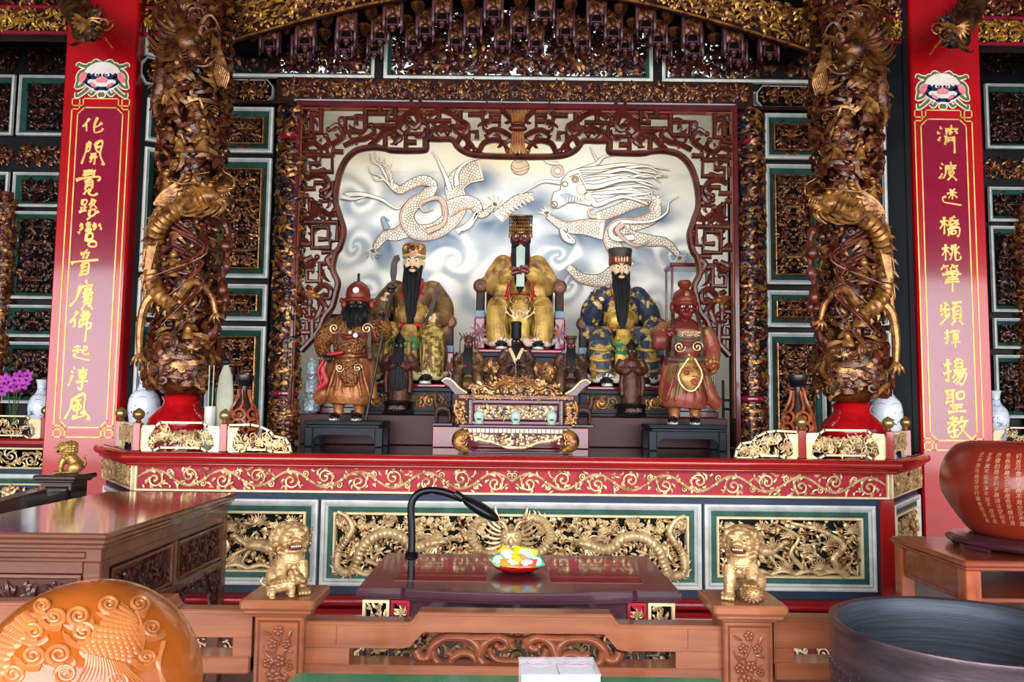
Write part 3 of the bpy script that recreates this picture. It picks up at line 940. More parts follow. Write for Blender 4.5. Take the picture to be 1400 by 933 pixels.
# vertical extents of the characters on the shaft, measured in the photograph
LT = [(160, 190), (192, 226), (231, 268), (271, 301), (304, 338), (341, 379), (383, 425), (424, 463), (471, 497), (502, 534), (538, 574)]
RT = [(172, 206), (222, 251), (258, 280), (296, 325), (333, 359), (362, 393), (412, 446), (450, 474), (491, 526), (532, 565), (568, 600)]
LX = [129, 129, 122, 123, 124, 117, 116, 115, 112, 110, 108]
RX = [1296, 1296, 1298, 1298, 1300, 1300, 1300, 1301, 1305, 1306, 1309]


def ext(rows, xs, xc):
    out = []
    for (a, b), x in zip(rows, xs):
        p, q = P(x, a, .9), P(x, b, .9)
        out.append((p[2], q[2], p[0] - xc, 1.0))
    return out


XL0, XL1, XR0, XR1 = -3.41, -2.87, 2.995, 3.525
pillar('red lacquered pillar inscribed in gold, beside the left altar end', XL0, XL1, '化開覺路鸞音廣佛起淳風', 0, P(133, 107, .9)[2], P(133, 135, .9)[2], P(105, 598, .9)[2],
       ext(LT, LX, (XL0 + XL1) / 2), P(133, 300, .9)[0] - (XL0 + XL1) / 2 - .02)
pillar('red lacquered pillar inscribed in gold, behind the inscribed red bowl', XR0, XR1, '濟渡迷橋桃筆頻揮揚聖教', 0, P(1292, 123, .9)[2], P(1292, 151, .9)[2], P(1310, 616, .9)[2],
       ext(RT, RX, (XR0 + XR1) / 2), P(1294, 300, .9)[0] - (XR0 + XR1) / 2)

# ================================================================== THE ALTAR
CT = 1.2
alt = thing('altar_counter', 'long red-railed altar counter with gilt carved frieze and panels under the statues', 'altar')


def polyprism(mb, poly, z0, z1, m=0):
    n = len(poly)
    tri = np.array(tessellate_polygon([[Vector((a, b, 0)) for a, b in poly]]))
    ar = sum(poly[i][0] * poly[(i + 1) % n][1] - poly[(i + 1) % n][0] * poly[i][1] for i in range(n))
    if ar < 0:
        poly = poly[::-1]
        tri = n - 1 - tri
    v = [(a, b, z0) for a, b in poly] + [(a, b, z1) for a, b in poly]
    b0 = mb.n
    mb.add(v, [(i, (i + 1) % n, (i + 1) % n + n, i + n) for i in range(n)], m)
    fx = []
    for t in tri:
        a, b, c = [poly[k] for k in t]
        fx.append(t if (b[0] - a[0]) * (c[1] - a[1]) - (b[1] - a[1]) * (c[0] - a[0]) > 0 else t[::-1])
    fx = np.array(fx)
    mb.F.append((fx[:, ::-1] + b0, m))
    mb.F.append((fx + n + b0, m))


def outline(d, back=1.3):
    return [(-2.95 - d * .75, back), (-2.93 - d * .75, .82 - d * .3), (-2.34 - d * .55, -d), (2.36 + d * .55, -d), (2.95 + d * .75, .82 - d * .3), (2.97 + d * .75, back)]


mb = MB(); polyprism(mb, outline(-.01), 1.135, CT); mb.build('counter_top', mat('polished_counter', '#3e161a', .12, 0, '#321014', 3, coat=.4), alt, smooth=False)
mb = MB()
o3 = outline(.03)[1:5]
for r, z, d in ((.036, 1.168, .028), (.014, 1.126, .01)):
    oo = outline(d)[1:5]
    mb.tube([(oo[0][0], oo[0][1], z), (oo[1][0], oo[1][1], z), (oo[1][0] + .001, oo[1][1], z), (oo[2][0] - .001, oo[2][1], z), (oo[2][0], oo[2][1], z), (oo[3][0], oo[3][1], z)], r, 14, (0, 0, 1), .9)
mb.build('rail', REDD, alt)
mb = MB(); polyprism(mb, outline(-.14, 1.29), .33, 1.14, 0)
for z0, z1 in ((.9, .962), (.335, .4)):
    mb.box(-2.33, 2.35, .05, .15, z0, z1, 0)
for x in (-2.3, -1.175, 1.19, 2.29):
    mb.box(x - .04, x + .04, .052, .15, .34, .95, 0)
for T, u0, u1 in ((frame((-2.93, .86, 0), (.59, -.8, 0), (0, 0, 1)), .04, .96), (frame((2.36, .06, 0), (.59, .8, 0), (0, 0, 1)), .03, .95)):
    mb.T = T
    for z0, z1 in ((.9, .962), (.335, .4)):
        mb.box(u0, u1, .01, .1, z0, z1, 0)
    for u in (u0 + .02, u1 - .04):
        mb.box(u - .03, u + .06, .012, .1, .34, .95, 0)
mb.build('core', NAVY, alt, smooth=False)


def frieze(T, x0, x1, seed, mirror=True):
    mb = MB(T)
    mb.molding(x0, x1, .955, 1.125, [(0, .012, 0), (.0005, -.012, 0), (.004, -.016, 0), (.014, -.016, 0), (.016, .004, 1), (.017, .004, 1)])
    mb.box(x0 + .012, x1 - .012, .002, .02, .966, 1.114, 0, 1)
    f = mb.build('frieze', [GOLDP, REDP], alt, smooth=False)
    cb = MB(T)
    xm = (x0 + x1) / 2
    if mirror:
        vine(cb, x0 + .02, xm, .974, 1.106, seed, 0, -.004, 11)
        cb.warp = lambda v: np.stack([2 * xm - v[:, 0], v[:, 1], v[:, 2]], -1)
        vine(cb, x0 + .02, xm, .974, 1.106, seed, 0, -.004, 11)
    else:
        dense(cb, x0 + .02, x1 - .02, .972, 1.108, .05, seed, .015, 0, (0,), None, 1.3)
    stuff(cb.build('frieze_carving', GOLD, f))


FT = frame((0, .04, 0), (1, 0, 0), (0, 0, 1))
frieze(FT, -2.325, 2.345, 301)
SL = frame((-2.93, .86, 0), (.59, -.8, 0), (0, 0, 1))
SR = frame((2.36, .06, 0), (.59, .8, 0), (0, 0, 1))
LS = math.hypot(.59, .8)
frieze(SL, .0, LS - .02, 303, False)
frieze(SR, .02, LS, 304, False)


def altar_panel(T, x0, x1, z0, z1, carve, wm=.08):
    mb = MB(T)
    mb.molding(x0, x1, z0, z1, [(0, .03, 0), (.001, -.014, 0), (.012, -.02, 0), (.022, -.012, 1), (.03, -.016, 0), (.038, -.006, 0), (.042, 0, 2), (.07, .004, 2), (.075, .01, 3)])
    a = .075
    mb.molding(x0 + a, x1 - a, z0 + a, z1 - a, [(-.002, .02, 3), (0, -.006, 3), (.006, -.012, 3), (.012, -.012, 3), (.018, .0, 3), (.019, .05, 3)])
    mb.box(x0 + a, x1 - a, .05, .07, z0 + a, z1 - a, 0, 4)
    p = mb.build('relief_panel', [WHITEM, GREYM, GREEN, GOLDP, DARKG], alt, smooth=False)
    cb = MB(T)
    carve(cb, x0 + a + .016, x1 - a - .016, z0 + a + .016, z1 - a - .016)
    stuff(cb.build('panel_carving', [GOLD, AGOLD], p))


def clouds(cb, x0, x1, z0, z1, seed, n, sc):
    rg = np.random.default_rng(seed)
    for x, z in zip(rg.uniform(x0, x1, n), rg.uniform(z0, z1, n)):
        k = rg.integers(3, 6)
        a = rg.uniform(0, 6.3, k)
        spirals(cb, x + sc * .5 * np.cos(a), z + sc * .3 * np.sin(a), a, sc * rg.uniform(.22, .36, k), 1.3, rg.choice([-1, 1], k), sc * .1, .0 - rg.uniform(0, .012, k), 0, 14, 6)


def carve_centre(cb, x0, x1, z0, z1):
    xm, h = (x0 + x1) / 2, z1 - z0
    def half():
        dense(cb, x0, xm + .01, z0, z1, .055, 321, .03, .03, (0, 1), (.6, .4), 1.0, .5, .25)
        clouds(cb, x0 + .03, xm - .05, z0 + .2, z1 - .02, 322, 26, .06)
        f = lambda px, py: (P(px, py, .04)[0], -.012, P(px, py, .04)[2])
        # body arching from the tail at the frame edge to the head that faces the middle
        dragon(cb, np.array([f(590, 742), f(566, 748), f(545, 732), f(520, 730), f(498, 745), f(488, 768), f(478, 782), f(462, 776), f(464, 752), f(474, 738), f(482, 722), f(474, 706), f(462, 700)]), .036, 0, True, 5, flip=-1, hs=.75)
        claw(cb, np.array([f(500, 765), f(520, 772), f(540, 768)]), .018, 0)
        claw(cb, np.array([f(478, 775), f(500, 785), f(515, 780)]), .018, 0)
        # loop beside the middle mask
        dragon(cb, np.array([f(690, 757), f(662, 755), f(645, 735), f(652, 714), f(672, 706)]), .032, 0, False, 6, flip=-1, taper=.8)
    half()
    cb.warp = lambda v: np.stack([2 * xm - v[:, 0], v[:, 1], v[:, 2]], -1)
    half()
    cb.warp = None
    # front-facing dragon mask
    zc = z0 + h * .62
    cb.ell((xm, -.02, zc), (.07, .05, .075), 0, 18, 12)
    cb.ell((xm, -.055, zc - .045), (.045, .03, .03), 0, 14, 8)
    cb.ell((xm, -.07, zc - .02), (.018, .02, .04), 0)
    for s in (-1, 1):
        cb.ell((xm + s * .035, -.062, zc + .018), .015, 0)
        cb.tube(spl([(xm + s * .02, -.06, zc + .05), (xm + s * .05, -.06, zc + .1), (xm + s * .1, -.04, zc + .11), (xm + s * .13, -.03, zc + .14)], 12), np.linspace(.012, .003, 12), 6, None, 1, 0)
        leaves(cb, [xm + s * .06] * 9, [zc - .06 + .02 * k for k in range(9)], [PI / 2 - s * (PI / 2 + .9 - .2 * k) for k in range(9)], .11, s * .9, .01, -.03, 0)
        spirals(cb, xm + s * .04, zc - .07, 1, .03, 1.4, s, .007, -.06, 0)


def carve_side(seed, fl):
    def g(cb, x0, x1, z0, z1):
        w, h = x1 - x0, z1 - z0
        dense(cb, x0, x1, z0, z1, .055, seed, .035, .035, (0, 1), (.6, .4), .95, .3, .25)
        X = lambda u: x0 + w * (u if fl > 0 else 1 - u)
        Zz = lambda v: z0 + h * v
        # pine trunk with branches and fan-shaped needle sprays
        tr = spl([(X(.12), -.005, Zz(0)), (X(.2), -.012, Zz(.3)), (X(.13), -.016, Zz(.55)), (X(.27), -.016, Zz(.8)), (X(.5), -.012, Zz(.95))], 30)
        cb.tube(tr, np.linspace(.026, .01, 30) * (1 + .15 * np.sin(np.arange(30) * 1.9)), 8, None, 1, 0)
        tr = spl([(X(.4), -.0, Zz(.1)), (X(.5), -.015, Zz(.4)), (X(.45), -.02, Zz(.7)), (X(.6), -.015, Zz(.92))], 24)
        cb.tube(tr, np.linspace(.018, .007, 24) * (1 + .15 * np.sin(np.arange(24) * 1.9)), 8, None, 1, 0)
        rg = np.random.default_rng(seed + 1)
        for u, v in ((.07, .85), (.22, .62), (.32, .9), (.38, .5), (.52, .76), (.62, .55), (.7, .9), (.83, .8), (.93, .9), (.3, .2), (.55, .2), (.85, .2), (.95, .5)):
            a = np.linspace(-.2, PI + .2, 11)
            L = .05 * rg.uniform(.8, 1.3)
            x, z = X(u), Zz(v) - .02
            leaves(cb, np.full(11, x), np.full(11, z), a, L, 0, .005, -.02, 0, 5)
            cb.ell((x, -.02, z), (.014, .012, .01), 0)
        # running beast
        b = lambda u, v, y=-.02: np.array([X(u), y, Zz(v)])
        cb.tube(spl([b(.62, .42), b(.7, .45), b(.79, .38), b(.86, .3)], 12), [.018, .028, .034, .036, .036, .035, .034, .034, .034, .03, .024, .016], 10, None, 1, 0)
        cb.tube(spl([b(.64, .44), b(.58, .54), b(.55, .6)], 8), np.linspace(.02, .013, 8), 8, None, 1, 0)
        cb.ell(b(.54, .61, -.03), (.026, .02, .017), 0)
        for q in ((.64, .4, .56, .3, .52, .2), (.66, .38, .62, .24, .6, .12), (.83, .3, .88, .2, .93, .12), (.8, .3, .8, .18, .84, .08)):
            cb.tube(spl([b(q[0], q[1]), b(q[2], q[3]), b(q[4], q[5])], 7), np.linspace(.014, .006, 7), 6, None, 1, 0)
        leaves(cb, [X(.87)] * 5, [Zz(.34)] * 5, [(PI / 2 - fl * (.4 + .3 * k)) for k in range(5)], .07, fl * 1.2, .008, -.02, 0)
        # ground
        for k in range(5):
            cb.tube(spl([(X(.1 + .18 * k), -.012, Zz(.03)), (X(.2 + .18 * k), -.02, Zz(.1)), (X(.32 + .16 * k) if k < 4 else X(.98), -.012, Zz(.03))], 8), .014, 6, None, 1, 0)
    return g


PT = frame((0, .04, 0), (1, 0, 0), (0, 0, 1))
altar_panel(PT, -1.165, 1.18, .395, .915, carve_centre)
altar_panel(PT, -2.27, -1.185, .395, .915, carve_side(331, 1))
altar_panel(PT, 1.2, 2.255, .395, .915, carve_side(341, -1))
altar_panel(SL, .08, LS - .06, .395, .915, lambda cb, a, b, c, d: dense(cb, a, b, c, d, .06, 351, .03, .02, (0, 1), (.8, .2), 1.2))
altar_panel(SR, .06, LS - .08, .395, .915, lambda cb, a, b, c, d: dense(cb, a, b, c, d, .06, 352, .03, .02, (0, 1), (.8, .2), 1.2))
for x in (-2.31, 2.33):
    mb = MB(); mb.box(x - .045, x + .045, .03, .12, .33, .955, .004); mb.build('corner_post', REDD, alt, smooth=False)
mb = MB()
for d, z0, z1 in ((.0, .28, .345), (.03, .19, .275), (.06, .12, .185)):
    polyprism(mb, outline(d), z0, z1, 0)
    oo = outline(d)[1:5]
    mb.tube([(oo[0][0], oo[0][1], (z0 + z1) / 2), (oo[1][0], oo[1][1], (z0 + z1) / 2), (oo[1][0] + .001, oo[1][1], (z0 + z1) / 2), (oo[2][0] - .001, oo[2][1], (z0 + z1) / 2), (oo[2][0], oo[2][1], (z0 + z1) / 2), (oo[3][0], oo[3][1], (z0 + z1) / 2)], (z1 - z0) * .5, 10, (0, 0, 1), 1)
mb.build('base_step', mat('base_red_lacquer', '#8a1418', .3, 0, '#881216', 4, coat=.4), alt, smooth=True)
mb = MB(); polyprism(mb, outline(.1), 0, .12, 0)
pl = mb.build('plinth', mat('plinth_maroon', '#6a1a2c', .4, 0, '#551222', 4), alt, smooth=False)
cb = MB(frame((0, -.105, 0), (1, 0, 0), (0, 0, 1)))
vine(cb, -2.3, 2.3, .005, .105, 361, 0, 0, 26)
stuff(cb.build('plinth_carving', GOLDP, pl))


# ---------------------------------------------------------------- gilt railings on the counter
def outline_band(mb, pts, w, y0, y1, m=0):
    """raised band of width w along a closed outline"""
    p = np.array(pts + pts[:1])
    for a, b in zip(p[:-1], p[1:]):
        d = b - a
        l = np.linalg.norm(d)
        if l < 1e-5:
            continue
        d = d / l
        n = np.array([-d[1], d[0]]) * w / 2
        e = d * w * .45
        mb.prism([a + n - e, a - n - e, b - n + e, b + n + e], y0, y1, m)


def rail_panel(parent, T, x0, x1, z0, pts, seed, flip=False):
    """openwork panel with outline pts given in 0..1"""
    w = x1 - x0
    q = [(x0 + w * ((1 - a) if flip else a), z0 + b) for a, b in pts]
    mb = MB(T)
    outline_band(mb, q, .012, -.01, .01)
    fl_ = lambda a: x0 + w * (1 - a if flip else a)
    for e in ((0, 1) if len(pts) == 12 else (0,)):
        mb.prism([(fl_(e), z0), (fl_(abs(e - .15)), z0), (fl_(abs(e - .075)), z0 + .03), (fl_(abs(e - .09)), z0 + .085), (fl_(abs(e - .17)), z0 + .15), (fl_(e), z0 + .15)], -.006, .006)
    p = mb.build('railing_panel', GOLDP, parent, smooth=False)
    cb = MB(T)
    rg = np.random.default_rng(seed)
    zt = lambda x: np.interp(x, *np.array(sorted([(a, b) for a, b in q if b > z0 + .055])).T)
    for k in range(30):
        x = x0 + .03 + (w - .06) * ((k * .618) % 1)
        top = zt(x) - .012
        z = rg.uniform(z0 + .02, max(z0 + .03, top - .02))
        R = min(rg.uniform(.02, .04), max(.008, (top - z)), max(.008, z - z0 - .008))
        spirals(cb, x, z, rg.uniform(0, 6), R, 1.4, rg.choice([-1, 1]), .0046, rg.uniform(-.006, .004), 0, 16)
        leaves(cb, [x] * 2, [z] * 2, rg.uniform(0, 6.3, 2), rg.uniform(.8, 1.2) * R * 1.5, rg.uniform(-2, 2, 2), .006, -.002, 0)
    stuff(cb.build('railing_carving', GOLD, p))
    return p


PA = [(0, 0), (.16, 0), (.24, .022), (.76, .022), (.84, 0), (1, 0), (1, .15), (.83, .155), (.78, .178), (.24, .178), (.18, .155), (0, .15)]
PB = [(0, 0), (.2, 0), (.3, .015), (.62, .015), (.72, 0), (1, 0), (.97, .05), (.9, .088), (.72, .1), (.66, .13), (.5, .16), (.35, .17), (0, .165)]
FINM = mat('bronze_gilt_finial', '#a88a58', .3, .7, '#806038', 8)


def post(parent, x, y):
    mb = MB(); mb.box(x - .024, x + .024, y - .024, y + .024, CT, CT + .175, .004)
    p = mb.build('railing_post', REDD, parent, smooth=False)
    fb = MB(); fb.lathe([(.014, 0), (.02, .006), (.012, .014), (.03, .03), (.037, .05), (.03, .072), (.014, .084), (.004, .092)], (x, y, CT + .175), 16)
    fb.build('finial', FINM, p)


RT0 = frame((0, .06, 0), (1, 0, 0), (0, 0, 1))
for sd, nm, cols in ((-1, 'left', (-2.33, -1.79, -1.37)), (1, 'right', (2.36, 1.815, 1.40))):
    r = thing('altar_railing', 'gilt openwork railing with red posts at the %s end of the altar counter' % nm, 'railing')
    a, b, c = cols
    post(r, a, .06); post(r, b, .06)
    lo, hi = min(a, b) + .024, max(a, b) - .024
    rail_panel(r, RT0, lo, hi, CT, PA, 401 + sd)
    if sd < 0:
        rail_panel(r, RT0, b + .024, c, CT, PB, 411)
    else:
        rail_panel(r, RT0, c, b - .024, CT, PB, 412, True)
    ex, ey = a + sd * .59 * .55, .06 + .8 * .55
    post(r, ex, ey)
    T = frame((a, .06, 0), (.59, .8, 0), (0, 0, 1)) if sd > 0 else frame((ex, ey, 0), (.59, -.8, 0), (0, 0, 1))
    l = math.hypot(.59, .8) * .55
    mb = MB(T); outline_band(mb, [(.03, CT), (.1, CT), (.13, CT + .05), (l - .13, CT + .05), (l - .1, CT), (l - .03, CT), (l - .03, CT + .165), (.03, CT + .165)], .012, -.01, .01)
    p = mb.build('railing_panel', GOLDP, r, smooth=False)
    cb = MB(T); dense(cb, .04, l - .04, CT + .05, CT + .155, .04, 421 + sd, .012, .0, (0,), None, 1.4)
    stuff(cb.build('railing_carving', GOLD, p))

# ---------------------------------------------------------------- dais, block and backing
mb = MB()
mb.box(-1.61, 1.645, 1.16, 2.59, CT + .002, 1.43, .006)
dais = tag(mb.build('statue_dais', DAIS, smooth=False), 'long dark mahogany platform carrying the seated statues behind the carved screen', 'platform')
mb = MB(); mb.box(-.57, .565, .88, 1.155, CT + .002, 1.352, .005)
tag(mb.build('red_plinth_block', MAROON, smooth=False), 'glossy crimson block under the small gilt incense altar', 'block')

# ---------------------------------------------------------------- carved slender posts and lattice screen
scr = thing('lattice_screen', 'openwork fretwork screen of brown wood framing the dragon mural', 'screen', (0, 1.2, CT))
LZ = lambda T=None, **k: MB(Matrix.Translation((0, -1.2, -CT)), **k)
mb = LZ()
for x in (-1.70, 1.735):
    mb.box(x - .02, x + .02, 1.16, 1.24, CT, 3.89, .005, 0)
    s = 1 if x > 0 else -1
    mb.box(x - s * .024 - .006, x - s * .024 + .006, 1.17, 1.23, 1.43, 3.86, .003, 1)
mb.box(-1.7, 1.735, 1.165, 1.235, 3.845, 3.89, .005, 0)
mb.box(-1.68, 1.715, 1.175, 1.225, 3.825, 3.84, .003, 1)
mb.build('screen_frame', [mat('oxblood_frame_lacquer', '#5c1820', .26, 0, '#48121a', 5, coat=.5), mat('chestnut_frame', '#8c4a2a', .35, 0, '#6c3420', 5)], scr, smooth=False)
XM = (P(410, 300, 1.2)[0] + P(1003, 304, 1.2)[0]) / 2


def fx(px, py):
    q = P(px, py, 1.2)
    return (q[0], q[2])


CONT = [(412, 480), (434, 455), (444, 432), (453, 420), (460, 402), (461, 388), (455, 370), (459, 347), (466, 335), (470, 318), (466, 298), (459, 277), (463, 245), (468, 216), (463, 260)]
CONT = [(412, 480), (434, 455), (444, 433), (454, 420), (459, 402), (462, 386), (455, 368), (459, 347), (465, 338), (470, 317), (465, 297), (459, 277), (460, 258), (465, 236), (474, 218), (488, 206), (507, 202), (525, 203), (538, 206), (576, 206), (583, 203), (584, 191), (600, 190.5), (618, 191), (625, 200), (634, 207), (649, 212), (680, 214), (711, 214.5)]


def bar(mb, pts, w, y, m=0, flat=1.):
    mb.tube([(a, y, b) for a, b in pts], w, 8, (0, -1, 0), flat, m)


def fret_half(mb):
    c = [fx(*p) for p in CONT]
    q = spl([(a, 0, b) for a, b in c], 150)
    mb.tube(np.stack([q[:, 0], np.full(150, 1.2), q[:, 2]], -1), .026, 8, (0, -1, 0), 1.5, 0)
    mb.tube(np.stack([q[:, 0], np.full(150, 1.175), q[:, 2]], -1), .009, 6, (0, -1, 0), 1., 1)
    # square hooks
    hooks = [[(415, 190), (427, 190), (427, 160), (440, 160), (440, 183), (418, 183)],
             [(452, 148), (497, 148), (500, 152), (500, 176), (496, 181), (473, 181), (472, 162), (487, 162), (487, 172)],
             [(500, 155), (537, 155), (541, 159), (541, 172), (500, 172)], [(541, 150), (541, 165), (527, 165)],
             [(585, 190), (585, 166), (616, 166), (617, 178), (590, 178), (590, 184)], [(555, 204), (555, 183), (580, 183), (581, 204)], [(555, 196), (570, 196)],
             [(660, 150), (660, 166), (684, 166), (684, 158), (668, 158)], [(684, 150), (700, 150)], [(640, 158), (660, 158)], [(616, 174), (636, 174)],
             [(640, 205), (640, 180), (652, 180), (652, 190)],
             [(420, 214), (455, 214), (455, 236), (425, 236), (425, 225), (440, 225)], [(455, 214), (455, 208), (470, 208)],
             [(416, 258), (430, 258), (430, 250), (455, 250), (455, 275), (438, 275), (438, 290), (424, 290), (424, 270)],
             [(417, 305), (462, 305), (462, 330), (452, 330), (452, 340), (428, 340), (428, 312), (450, 312), (450, 328), (436, 328)],
             [(440, 345), (455, 345), (455, 360), (438, 360), (438, 385), (420, 385), (420, 370), (430, 370)],
             [(413, 268), (422, 268)], [(413, 335), (428, 335)], [(413, 420), (424, 420), (424, 440), (436, 440), (436, 425)], [(413, 440), (420, 440), (420, 466)], [(428, 462), (428, 438)], [(413, 455), (430, 455)],
             [(413, 208), (440, 208)], [(440, 150), (440, 160)], [(527, 203), (527, 185), (541, 180)], [(600, 166), (600, 148)], [(520, 155), (520, 148)], [(568, 148), (572, 165), (585, 170)], [(629, 148), (629, 166)]]
    for h in hooks:
        bar(mb, [fx(*p) for p in h], .0235, 1.195 + .012 * (hooks.index(h) % 3 - 1), 0, 1.)
    # curling tendrils with leaf tips
    tend = [[(415, 200), (430, 196), (440, 203), (450, 196), (446, 186)], [(440, 203), (460, 195), (470, 185), (462, 172), (450, 178)], [(470, 200), (488, 192), (500, 190), (512, 182), (508, 172)],
            [(505, 200), (515, 192), (528, 178), (540, 180), (548, 190), (541, 196)], [(541, 168), (552, 160), (566, 155), (575, 166), (568, 176), (560, 172)], [(560, 150), (572, 153), (580, 160)],
            [(552, 185), (545, 178), (550, 168), (560, 165)], [(600, 190), (594, 182), (604, 174), (612, 182)], [(585, 160), (600, 152), (615, 155), (628, 165), (640, 172), (636, 184), (628, 180)],
            [(625, 196), (632, 186), (642, 196), (650, 206)], [(655, 208), (662, 196), (676, 192), (688, 196), (694, 206)], [(664, 184), (676, 178), (690, 182), (700, 190), (690, 196)], [(685, 150), (695, 160), (704, 172)],
            [(425, 208), (436, 214), (434, 226)], [(420, 245), (432, 240), (446, 244), (450, 256), (440, 262)], [(455, 262), (448, 270), (440, 268)], [(430, 296), (440, 288), (450, 294), (458, 288)],
            [(418, 300), (428, 296), (432, 280), (426, 274)], [(428, 352), (418, 358), (424, 366), (434, 352)], [(420, 392), (430, 398), (442, 390), (452, 396), (450, 408), (440, 406)], [(418, 410), (428, 404), (440, 412), (446, 424), (436, 430), (428, 424)],
            [(455, 350), (448, 356), (452, 366)], [(444, 300), (440, 308)], [(413, 400), (424, 412), (420, 424)], [(440, 420), (432, 436), (420, 432)], [(462, 315), (470, 320)]]
    for t in tend:
        p = spl([(*fx(*q), 0) for q in t], 18)
        tt = np.linspace(0, 1, 18)
        mb.tube(np.stack([p[:, 0], np.full(18, 1.193), p[:, 1]], -1), .023 - .007 * tt + .006 * np.sin(tt * PI), 7, (0, -1, 0), 1.3, 0)
        a, b = p[-1, 0], p[-1, 1]
        mb.ell((a, 1.19, b), (.024, .024, .024), 0, 8, 6)
        for k in (6, 12):
            dx = p[k] - p[k - 1]
            leaves(mb, p[k, 0], p[k, 1], math.atan2(dx[1], dx[0]) + 1.1 * (1 if k == 6 else -1), .065, 1.2 * (1 if k == 6 else -1), .016, 1.185, 0)
    rg = np.random.default_rng(17)
    cx_, cy_ = np.array(CONT).T
    pts = []
    while len(pts) < 70:
        x, y = rg.uniform(415, 706), rg.uniform(150, 205)
        if len(pts) > 44:
            x, y = rg.uniform(416, 456), rg.uniform(205, 440)
        i = np.argmin((cx_ - x) ** 2 + (cy_ - y) ** 2)
        if len(pts) <= 44 and (y > np.interp(x, [415, 470, 505, 582, 584, 620, 650, 706], [205, 205, 196, 198, 186, 186, 205, 207])):
            continue
        pts.append(fx(x, y))
    pts = np.array(pts)
    leaves(mb, pts[:, 0], pts[:, 1], rg.uniform(0, 6.3, 70), rg.uniform(.08, .15, 70), rg.choice([-1, 1], 70) * rg.uniform(1.5, 3, 70), .017, 1.19, 0, 9, 6, 1.)
    # small carved beast low in the corner
    hx, hz = fx(430, 405)
    mb.ell((hx, 1.17, hz), (.035, .03, .028), 1, 12, 8)
    mb.ell((hx + .035, 1.16, hz - .01), (.025, .02, .016), 1)
    leaves(mb, [hx - .01] * 6, [hz + .01] * 6, np.linspace(1.2, 4, 6), .07, .8, .011, 1.17, 1)


mb = LZ()
fret_half(mb)
mb.build('fretwork', [LATT, mat('fret_highlight_gilt', '#a4683a', .33, .3, '#7c4426', 8)], scr)
mb = LZ()
T0 = mb.T
mb.T = None
mb.warp = lambda v: np.stack([2 * XM - v[:, 0], v[:, 1] - 1.2, v[:, 2] - CT], -1)
fret_half(mb)
mb.build('fretwork', [LATT, MATS['fret_highlight_gilt']], scr)
# bundled-reed knot in the middle of the top
mb = LZ()
for k in range(5):
    x = XM + (k - 2) * .021
    z0, z1 = P(711, 214, 1.2)[2], 3.83
    zm = (z0 + z1) / 2 + .03
    mb.tube(spl([(XM + (k - 2) * .03, 1.17, z0 + .015), (XM + (k - 2) * .022, 1.165, zm - .12), (XM + (k - 2) * .018, 1.16, zm), (XM + (k - 2) * .022, 1.165, zm + .1), (XM + (k - 2) * .03, 1.17, z1)], 16), .012, 8, None, 1, 0)
mb.ell((XM, 1.16, zm), (.075, .04, .03), 1, 16, 8)
mb.ell((XM, 1.16, zm + .035), (.06, .035, .02), 1, 16, 8)
spirals(mb, [XM - .07, XM + .07], [z0 + .02] * 2, [0, PI], .03, 1.3, [1, -1], .009, 1.17, 0)
mb.build('reed_bundle', [mat('gilt_brown_reeds', '#b07a44', .33, .35, '#8a5230', 10), LATT], scr)

for sd, nm in ((-1, 'left'), (1, 'right')):
    X = P(395, 350, 1.25)[0] if sd < 0 else P(1026, 350, 1.25)[0]
    t = thing('carved_post', 'slender post of gilt and dark carved figures at the %s edge of the fretwork screen' % nm, 'post', (X, 1.25, CT))
    R = .085
    mb = MB()
    mb.lathe([(.07, .0), (.07, 2.69)], (0, 0, 0), 16)
    mb.build('shaft', CARVD, t)
    cb = MB(warp=lambda v: np.stack([(R + (-v[:, 1])) * np.sin(v[:, 0] / R), -(R + (-v[:, 1])) * np.cos(v[:, 0] / R), v[:, 2]], -1))
    dense(cb, -.25, .25, .42, 2.66, .075, 451 + sd, .03, 0, (0, 1, 2), (.42, .33, .25), 1.3, .4, .5)
    stuff(cb.build('post_carving', [AGOLD, CARV, BLUEB], t))
    mb = MB()
    for z in (.36, 2.38):
        mb = MB(); mb.lathe([(.1, z), (.115, z + .015), (.115, z + .03), (.1, z + .045)], (0, 0, 0), 16)
        mb.build('band', MAROON, t)
    cb = MB(warp=lambda v: np.stack([(R + .01 - v[:, 1]) * np.sin(v[:, 0] / R), -(R + .01 - v[:, 1]) * np.cos(v[:, 0] / R), v[:, 2]], -1))
    dense(cb, -.26, .26, .02, .35, .05, 461 + sd, .02, 0, (0, 1), (.6, .4), 1.3)
    stuff(cb.build('pedestal_carving', [AGOLD, CARV], t))

# ================================================================== MURAL
MY = 2.6


def mp2(px, py):
    q = P(px, py, MY)
    return (q[0], q[2])


def cr5(pts):
    return np.array([mp2(a / 2.692 + 450, b / 2.692 + 180) for a, b in pts])


D_BODIES = [  # (path in the painting, half width start, half width end)
    (cr5([(232, 200), (262, 216), (300, 196), (345, 180), (378, 200), (352, 240), (306, 272), (286, 318), (318, 368), (388, 366), (448, 322), (474, 268), (462, 205), (500, 160), (560, 142)]), .035, .105),
    (cr5([(300, 352), (250, 378), (205, 385), (168, 430)]), .08, .03),
    (cr5([(430, 290), (490, 262), (535, 268), (552, 300), (575, 302), (606, 275)]), .08, .022),
    (cr5([(622, 318), (660, 282), (700, 252), (752, 240)]), .07, .045),
    (cr5([(1010, 362), (940, 352), (870, 352), (806, 312)]), .1, .026),
    (cr5([(985, 318), (1060, 290), (1130, 262), (1188, 255), (1195, 310), (1130, 340), (1060, 348), (1035, 400), (1072, 455), (1098, 500)]), .05, .075),
    (cr5([(1070, 345), (1100, 385), (1180, 402), (1240, 410), (1285, 455)]), .085, .025),
    (cr5([(880, 500), (930, 540), (1000, 548), (1050, 520)]), .035, .075),
]
